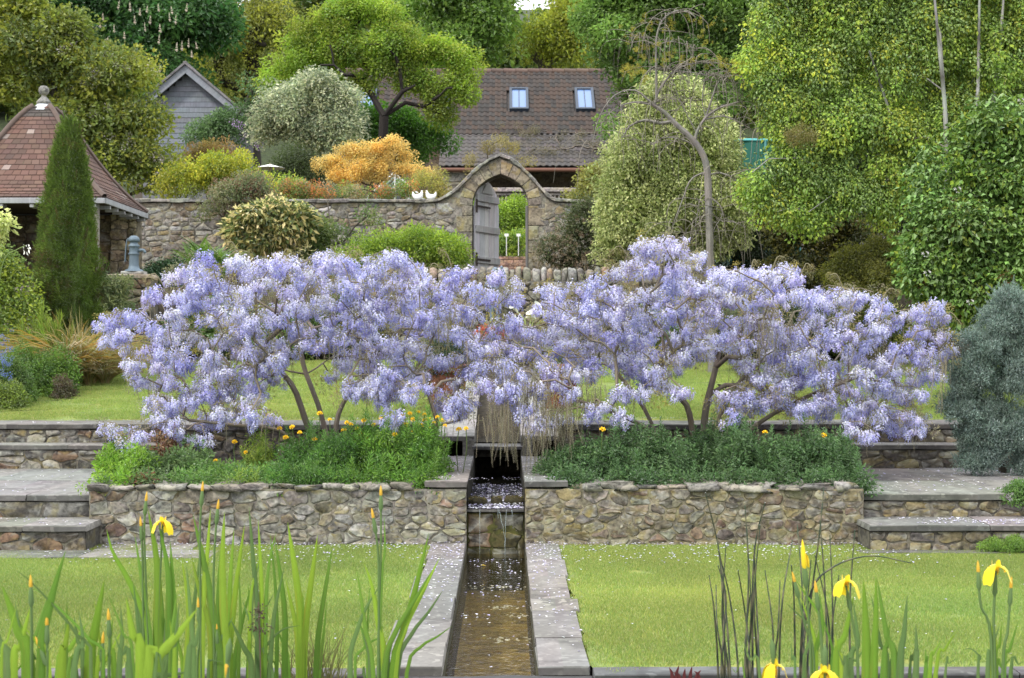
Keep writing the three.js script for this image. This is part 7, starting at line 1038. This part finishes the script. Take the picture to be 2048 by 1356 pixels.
  plant('yellow flag left, with two half-grown buds close to the lawn', 4.9, 190, [[24, [[182, 1345], [190, 1270], [211, 1157]]], [14, [[230, 1345], [222, 1290], [228, 1230]]], [12, [[196, 1345], [215, 1318], [250, 1250]], 2], [16, [[170, 1345], [158, 1280], [150, 1230]], 3], [14, [[240, 1345], [246, 1280], [243, 1210]], 3]], [['bud', [[220, 1345], [221, 1290], [219, 1232]]], ['bud', [[206, 1345], [208, 1278]]]]);
  plant('yellow flag with the two broadest leaves, one leaning right', 4.0, 285, [[34, [[285, 1345], [268, 1270], [254, 1192]], 2], [36, [[292, 1350], [320, 1310], [358, 1266], [396, 1216]], 2], [18, [[262, 1350], [246, 1310], [232, 1270]], 3], [16, [[330, 1350], [350, 1290], [360, 1200]], 3], [20, [[376, 1350], [392, 1290], [402, 1230]], 3]], [['bud', [[456, 1356], [455, 1334]], 1]]);
  plant('flowering yellow flag, one open bloom above the left leaves', 6.0, 320, [[16, [[300, 1345], [290, 1240], [262, 1165], [228, 1105], [215, 1058]]], [15, [[305, 1345], [300, 1260], [287, 1170], [271, 1068]]], [20, [[318, 1345], [316, 1240], [316, 1128], [297, 1015]]], [16, [[350, 1345], [350, 1230], [342, 1081]]], [11, [[330, 1345], [336, 1230], [338, 1150]], 3], [10, [[280, 1345], [284, 1240], [262, 1180]], 3], [12, [[372, 1345], [378, 1220], [364, 1110]], 2]], [['bud', [[300, 1340], [294, 1180], [290, 1060], [294, 996]]], ['flower', [[318, 1340], [322, 1150], [327, 1048]], 0.92], ['bud', [[288, 1200], [286, 1100], [283, 1046]]]]);
  plant('yellow flag with the tallest orange bud, centre of the left clump', 5.8, 420, [[20, [[440, 1345], [430, 1250], [414, 1148], [387, 1028]]], [14, [[404, 1345], [408, 1200], [416, 1100], [422, 1019]]], [22, [[452, 1345], [448, 1220], [446, 1120], [450, 1023]]], [14, [[424, 1345], [420, 1250], [400, 1180], [384, 1110]], 2], [13, [[390, 1345], [384, 1240], [374, 1130]], 3], [12, [[432, 1345], [438, 1290], [452, 1260], [468, 1232]], 3]], [['bud', [[404, 1345], [402, 1180], [401, 1060], [406, 976]]], ['bud', [[430, 1345], [428, 1160], [432, 1070], [437, 1012]]], ['bud', [[396, 1345], [400, 1280], [398, 1208]]], ['bud', [[432, 1350], [436, 1300], [435, 1252]]]]);
  plant('yellow flag of slender leaves right of the tallest bud', 6.2, 490, [[12, [[462, 1345], [460, 1200], [469, 1056]]], [13, [[458, 1345], [470, 1200], [490, 1048]], 2], [15, [[516, 1345], [516, 1220], [508, 1128], [499, 1013]], 3], [11, [[520, 1345], [524, 1180], [517, 1038]]], [11, [[530, 1345], [533, 1200], [540, 1120], [553, 1064]]], [11, [[540, 1345], [549, 1230], [569, 1134]], 3], [9, [[500, 1345], [502, 1200], [520, 1110]]], [8, [[478, 1345], [482, 1230], [478, 1140]]], [7, [[510, 1345], [534, 1290], [566, 1258], [600, 1250]], 3], [9, [[545, 1345], [520, 1290], [500, 1240], [486, 1200]], 3]]);
  plant('small separate yellow flag of four upright leaves before the lawn', 6.4, 606, [[17, [[604, 1330], [602, 1240], [594, 1160], [576, 1044]]], [15, [[608, 1330], [612, 1250], [622, 1170], [636, 1068]]], [12, [[598, 1330], [592, 1250], [572, 1156]], 2], [9, [[608, 1330], [608, 1250], [606, 1180]]]]);
  plant('yellow flag with one tall slim bud left of the rill', 5.6, 762, [[17, [[786, 1345], [806, 1265], [828, 1190], [858, 1066]]], [15, [[790, 1345], [808, 1260], [842, 1190], [880, 1114]], 2], [11, [[794, 1345], [822, 1270], [856, 1225], [886, 1180]], 3], [12, [[746, 1345], [732, 1260], [722, 1190], [714, 1138]]], [15, [[770, 1345], [758, 1250], [744, 1170], [728, 1124]]], [12, [[700, 1340], [712, 1270], [730, 1220], [754, 1180], [760, 1170]], 3], [11, [[776, 1345], [782, 1290], [800, 1230]], 3], [10, [[740, 1350], [736, 1300], [724, 1260]], 3], [9, [[758, 1330], [764, 1150], [770, 1100], [769, 1032]]]], [['bud', [[757, 1345], [758, 1230], [762, 1100], [762, 985]]], ['bud', [[758, 1200], [756, 1100], [746, 1030]]]]);
  plant('yellow flag with a furled bloom, behind the dark rushes', 5.4, 1640, [[12, [[1625, 1345], [1640, 1270], [1640, 1230], [1612, 1190], [1592, 1160]]], [11, [[1632, 1345], [1630, 1280], [1600, 1190]], 2], [12, [[1626, 1345], [1645, 1260], [1638, 1180]]]], [['opening', [[1622, 1345], [1618, 1250], [1608, 1120]], 1], ['bud', [[1628, 1330], [1610, 1250], [1588, 1158]]]]);
  plant('flowering yellow flag, open bloom above broad leaves right of the rushes', 4.9, 1740, [[22, [[1733, 1345], [1732, 1260], [1727, 1156]]], [18, [[1748, 1345], [1752, 1240], [1752, 1150]], 0], [16, [[1790, 1345], [1774, 1272], [1754, 1155]]], [20, [[1800, 1345], [1808, 1270], [1815, 1190]], 3], [24, [[1768, 1345], [1774, 1290], [1780, 1244]]], [16, [[1832, 1345], [1833, 1300], [1832, 1248]], 3], [14, [[1872, 1345], [1890, 1300], [1914, 1262]], 2], [18, [[1682, 1345], [1676, 1310], [1670, 1268]]], [16, [[1700, 1345], [1716, 1290], [1706, 1200]], 3], [18, [[1672, 1345], [1690, 1270], [1708, 1190]], 0], [12, [[1860, 1345], [1866, 1310], [1884, 1280]]]], [['flower', [[1716, 1345], [1708, 1260], [1692, 1170]], 0.95], ['bud', [[1646, 1345], [1640, 1250], [1632, 1178]]]]);
  plant('flowering yellow flag, open bloom farthest right', 5.0, 1995, [[15, [[1990, 1345], [2000, 1290], [2004, 1242]], 0], [14, [[2008, 1345], [2020, 1300], [2038, 1240]]], [11, [[1984, 1345], [1992, 1290], [1976, 1240], [1960, 1212]]], [12, [[1976, 1345], [1984, 1300], [2000, 1250]], 3]], [['flower', [[1990, 1345], [1988, 1235], [1993, 1142]], 1.05], ['bud', [[1984, 1300], [1962, 1210], [1957, 1138]]], ['bud', [[2006, 1345], [2016, 1260], [2023, 1170]]]]);
  plant('low yellow flag with an open bloom at the bottom edge, among the rushes', 4.6, 1545, [[9, [[1520, 1356], [1500, 1320], [1486, 1280]], 3], [8, [[1590, 1356], [1584, 1320], [1582, 1285]], 3]], [['flower', [[1546, 1356], [1548, 1338]], 0.9]]);
  plant('low yellow flag with an open bloom cut by the bottom edge', 4.4, 1650, [[12, [[1690, 1356], [1686, 1330], [1676, 1300]], 3]], [['flower', [[1650, 1372], [1650, 1352]], 1.0]]);
}
{ // horsetail rushes
  const mk = (label, list, d) => { const t = thing('horsetail', label, 'rush clump', 'dark horsetail rushes'); list.forEach((pts) => { const q = pts.map(([x, y]) => P(x, y, d + sg() * 0.12)), r = q[0].clone(); r.y = -0.15; const path = bez([r, ...q], 26), g = new GB(), cols = path.map((_, k) => { const f = k / 26; return k % 3 === 0 ? [0.12, 0.11, 0.06] : [lerp(0.012, 0.035, f), lerp(0.014, 0.06, f), lerp(0.012, 0.03, f)]; }); g.tube(path, path.map((_, k) => lerp(0.0062, 0.0022, k / 26) * (k % 3 === 0 ? 1.15 : 1)), 6, true, cols); part('stem', g.build(), MT.plain, t); }); };
  mk('dark jointed rush stems, leftmost bunch of the clump', [[[1450, 1340], [1440, 1120], [1411, 985]], [[1460, 1345], [1445, 1150], [1430, 1060]], [[1476, 1340], [1460, 1200], [1437, 1100]], [[1436, 1345], [1428, 1220], [1418, 1150]], [[1456, 1345], [1444, 1230], [1452, 1090]], [[1442, 1345], [1452, 1200], [1436, 1130]], [[1446, 1345], [1434, 1250], [1432, 1170]]], 6.2);
  mk('dark jointed rush stems, second bunch with crossing stems', [[[1490, 1340], [1497, 1150], [1490, 1010]], [[1505, 1340], [1505, 1180], [1512, 1080], [1530, 1005]], [[1515, 1340], [1508, 1200], [1520, 1050]], [[1496, 1340], [1502, 1220], [1494, 1060]], [[1500, 1340], [1492, 1240], [1476, 1140]], [[1545, 1340], [1545, 1250], [1530, 1140]], [[1558, 1340], [1565, 1200], [1585, 1080]], [[1518, 1340], [1512, 1190], [1508, 1090]], [[1548, 1340], [1556, 1260], [1560, 1160]], [[1494, 1345], [1490, 1290], [1500, 1190]]], 6.0);
  mk('dark jointed rush stems, rightmost bunch with one stem arching over', [[[1600, 1345], [1605, 1200], [1595, 1050]], [[1615, 1345], [1620, 1220], [1640, 1060], [1648, 975]], [[1655, 1345], [1650, 1180], [1640, 1040]], [[1665, 1350], [1665, 1200], [1660, 1070]], [[1700, 1345], [1700, 1200], [1710, 1060]], [[1590, 1340], [1588, 1200], [1583, 1130]], [[1600, 1345], [1620, 1190], [1665, 1135], [1740, 1112], [1822, 1126]], [[1610, 1345], [1606, 1260], [1612, 1180]], [[1604, 1345], [1612, 1240], [1622, 1120]], [[1660, 1345], [1656, 1230], [1630, 1110]], [[1668, 1345], [1664, 1260], [1678, 1150]]], 6.1);
}
{ // sedge, small seed head, red lobelia tips, pink weed in the lawn
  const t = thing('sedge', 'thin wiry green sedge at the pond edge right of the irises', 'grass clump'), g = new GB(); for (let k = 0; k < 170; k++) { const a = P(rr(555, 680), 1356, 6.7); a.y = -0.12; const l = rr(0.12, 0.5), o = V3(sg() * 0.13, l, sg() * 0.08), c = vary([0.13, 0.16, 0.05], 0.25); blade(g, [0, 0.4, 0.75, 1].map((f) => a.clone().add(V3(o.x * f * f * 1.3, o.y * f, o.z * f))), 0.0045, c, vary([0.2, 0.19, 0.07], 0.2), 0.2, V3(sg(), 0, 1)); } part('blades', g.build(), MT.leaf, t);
  const s = thing('dead_seed_head', 'dry brown seed head rising among the irises, left', 'dead flower'), st = new GB(), p = P(518, 1226, 6.1); st.col = [0.12, 0.08, 0.05]; st.tube(bez([V3(p.x, -0.15, p.z), V3(p.x + 0.01, (p.y - 0.1) / 2, p.z), p.clone().add(V3(0, 0.05, 0))], 8), Array(9).fill(0.003), 5); part('stem', st.build(), MT.plain, s); copies('seed_leaves', LB.big, MT.leaf, [[0, 0, 0.032], [-0.02, -0.05, 0.028], [0.03, -0.06, 0.028], [0.005, 0.025, 0.026]].map(([x, y, sc]) => ({ p: p.clone().add(V3(x, y, 0)), s: sc, c: [0.1, 0.065, 0.045] })), s);
  const r = thing('red_leaved_shoots', 'dark red pointed leaf shoots at the bottom edge right of the rill', 'plant'); for (const [x, y, tx, ty] of [[1345, 1356, 1338, 1334], [1352, 1356, 1358, 1330], [1368, 1358, 1370, 1336], [1380, 1358, 1384, 1332], [1392, 1358, 1402, 1340], [1398, 1356, 1388, 1342], [1360, 1358, 1346, 1344]]) { const b = new GB(), a = P(x, y + 60, 6.9); a.y = -0.12; blade(b, bez([a, P(x, y, 6.9), P(tx, ty, 6.9)], 6), 0.028, [0.06, 0.02, 0.02], [0.12, 0.025, 0.025], 0.3, V3(sg() * 0.5, 0.3, 1)); part('leaf', b.build(), MT.leaf, r); }
}
// ---------------------------------------------------------------- fallen petals
{
  const g = new GB(); g.v(-0.5, 0, -0.3); g.v(0.5, 0.12, -0.35); g.v(0.55, 0, 0.35); g.v(-0.45, 0.15, 0.4); g.quad(0, 1, 2, 3); const pg = g.build(false), at = [], cols = [[0.6, 0.58, 0.76], [0.72, 0.71, 0.78], [0.5, 0.47, 0.72], [0.76, 0.75, 0.76]];
  const put = (x, y, d, s = 0.015) => at.push({ p: V3(x, y, -d), s: s * 1.15 * rr(0.6, 1.25), tilt: 0.25, c: vary(pick(cols), 0.08) });
  for (let k = 0; k < 2100; k++) { const d = DW - 0.04 - Math.pow(rnd(), 2.2) * 1.1, x = rr(-3.4, 3.4); if (x > CX0 - 0.01 && x < CX1 + 0.01) continue; if (rnd() > 0.35 + 0.65 * fbm((x + 20) / 4, d / 4, 12, 3)) continue; put(x, 0.027 + (x > CX0 - 0.33 && x < CX1 + 0.31 ? 0.008 : 0), d, 0.014); }
  for (let k = 0; k < 420; k++) { const x = rr(-4, 4.2), d = rr(7.6, 12); if (x > CX0 - 0.32 && x < CX1 + 0.3) continue; if (rnd() < 0.45) put(x, 0.027, d, 0.01); }
  for (let k = 0; k < 420; k++) { const s = rnd() < 0.5, d = 7.4 + 4.5 * Math.sqrt(rnd()); put(s ? rr(CX0 - 0.31, CX0 - 0.02) : rr(CX1 + 0.02, CX1 + 0.29), 0.026, d, 0.013); }
  for (let k = 0; k < 900; k++) { const d = 12.05 + Math.pow(rnd(), 1.6) * 2.2; put(rr(CX0 + 0.01, CX1 - 0.01), 0.312, d, 0.017); }
  for (let k = 0; k < 260; k++) { const l = 7.6 + Math.pow(rnd(), 0.5) * 4.4, x = rr(CX0 + 0.02, CX1 - 0.02); if (fbm((x + 5) / 2, l / 1.2, 8, 3) > 0.5) put(x, -0.079, l, 0.014); }
  for (let k = 0; k < 260; k++) { const s = rnd() < 0.5; put(s ? rr(CX0 - 0.36, CX0) : rr(CX1, CX1 + 0.36), 0.558, rr(12, 14.7), 0.013); }
  const step = (x0, x1, y, d0, d1, n, dens) => { for (let k = 0; k < n; k++) { const x = rr(x0, x1), d = rr(d0, d1); if (fbm((x + 30) / 3, d / 2, 9, 3) > 1 - dens) put(x, y, d, 0.015); } };
  step(3.1, 5.5, 0.23, 11.6, 12.15, 900, 0.55); step(3.15, 6, 0.428, 12.2, 14.7, 1000, 0.5); step(2.8, 5, 0.012, 11.45, 11.62, 300, 0.6); step(-6, -3.6, 0.428, 12.2, 14.7, 240, 0.45); step(-5, -3.5, 0.23, 11.6, 12.1, 70, 0.5); step(3.1, 6, 0.675, 14.75, 15.05, 90, 0.5); step(-6, -3, 0.871, 15.1, 15.85, 100, 0.5); step(-5, -2.4, 0.026, 11.2, 12, 160, 0.5);
  step(0.6, 3.5, 0.89, 15.75, 16.3, 500, 0.5); step(-3, -0.7, 0.89, 15.75, 16.3, 160, 0.5); step(-0.7, 0.5, 0.66, 15.2, 16.5, 220, 0.6);
  for (let k = 0; k < 500; k++) put(rr(-3.4, 3.0), 0.53, rr(12.3, 12.6), 0.012);
  tag(copies('fallen_petals', pg, leafMat(0.3), at), 'fallen lilac and white wisteria petals strewn over lawn, slabs and steps', 'petals', null, 'stuff');
  // pale scum floating on the rill
  const sc = []; for (const [x, d, n, w] of [[-0.02, 9.6, 40, 0.12], [0.0, 8.55, 34, 0.12], [-0.05, 10.4, 50, 0.2], [0.08, 9.3, 24, 0.08]]) for (let k = 0; k < n; k++) sc.push({ p: V3(clamp(x + sg() * w, CX0 + 0.02, CX1 - 0.02), -0.081, -(d + sg() * 0.09)), s: rr(0.01, 0.024), c: vary([0.36, 0.33, 0.18], 0.15) }); tag(copies('floating_algae', pg, MT.leaf, sc), 'pale yellow-green algae floating in patches on the rill', 'algae');
  const yl = part('fallen_leaf', (() => { const q = new GB(); q.leaf(V3(0, 0, 0), V3(1, 0, 0), V3(0, 0, 1), V3(0, 1, 0), 0.05, 0.035, [0.6, 0.42, 0.03]); return q.build(false); })(), MT.leaf); yl.position.set(-0.2, -0.076, -11.4); tag(yl, 'single yellow leaf floating under the little waterfall', 'leaf');
}
renderer.render(scene, camera);
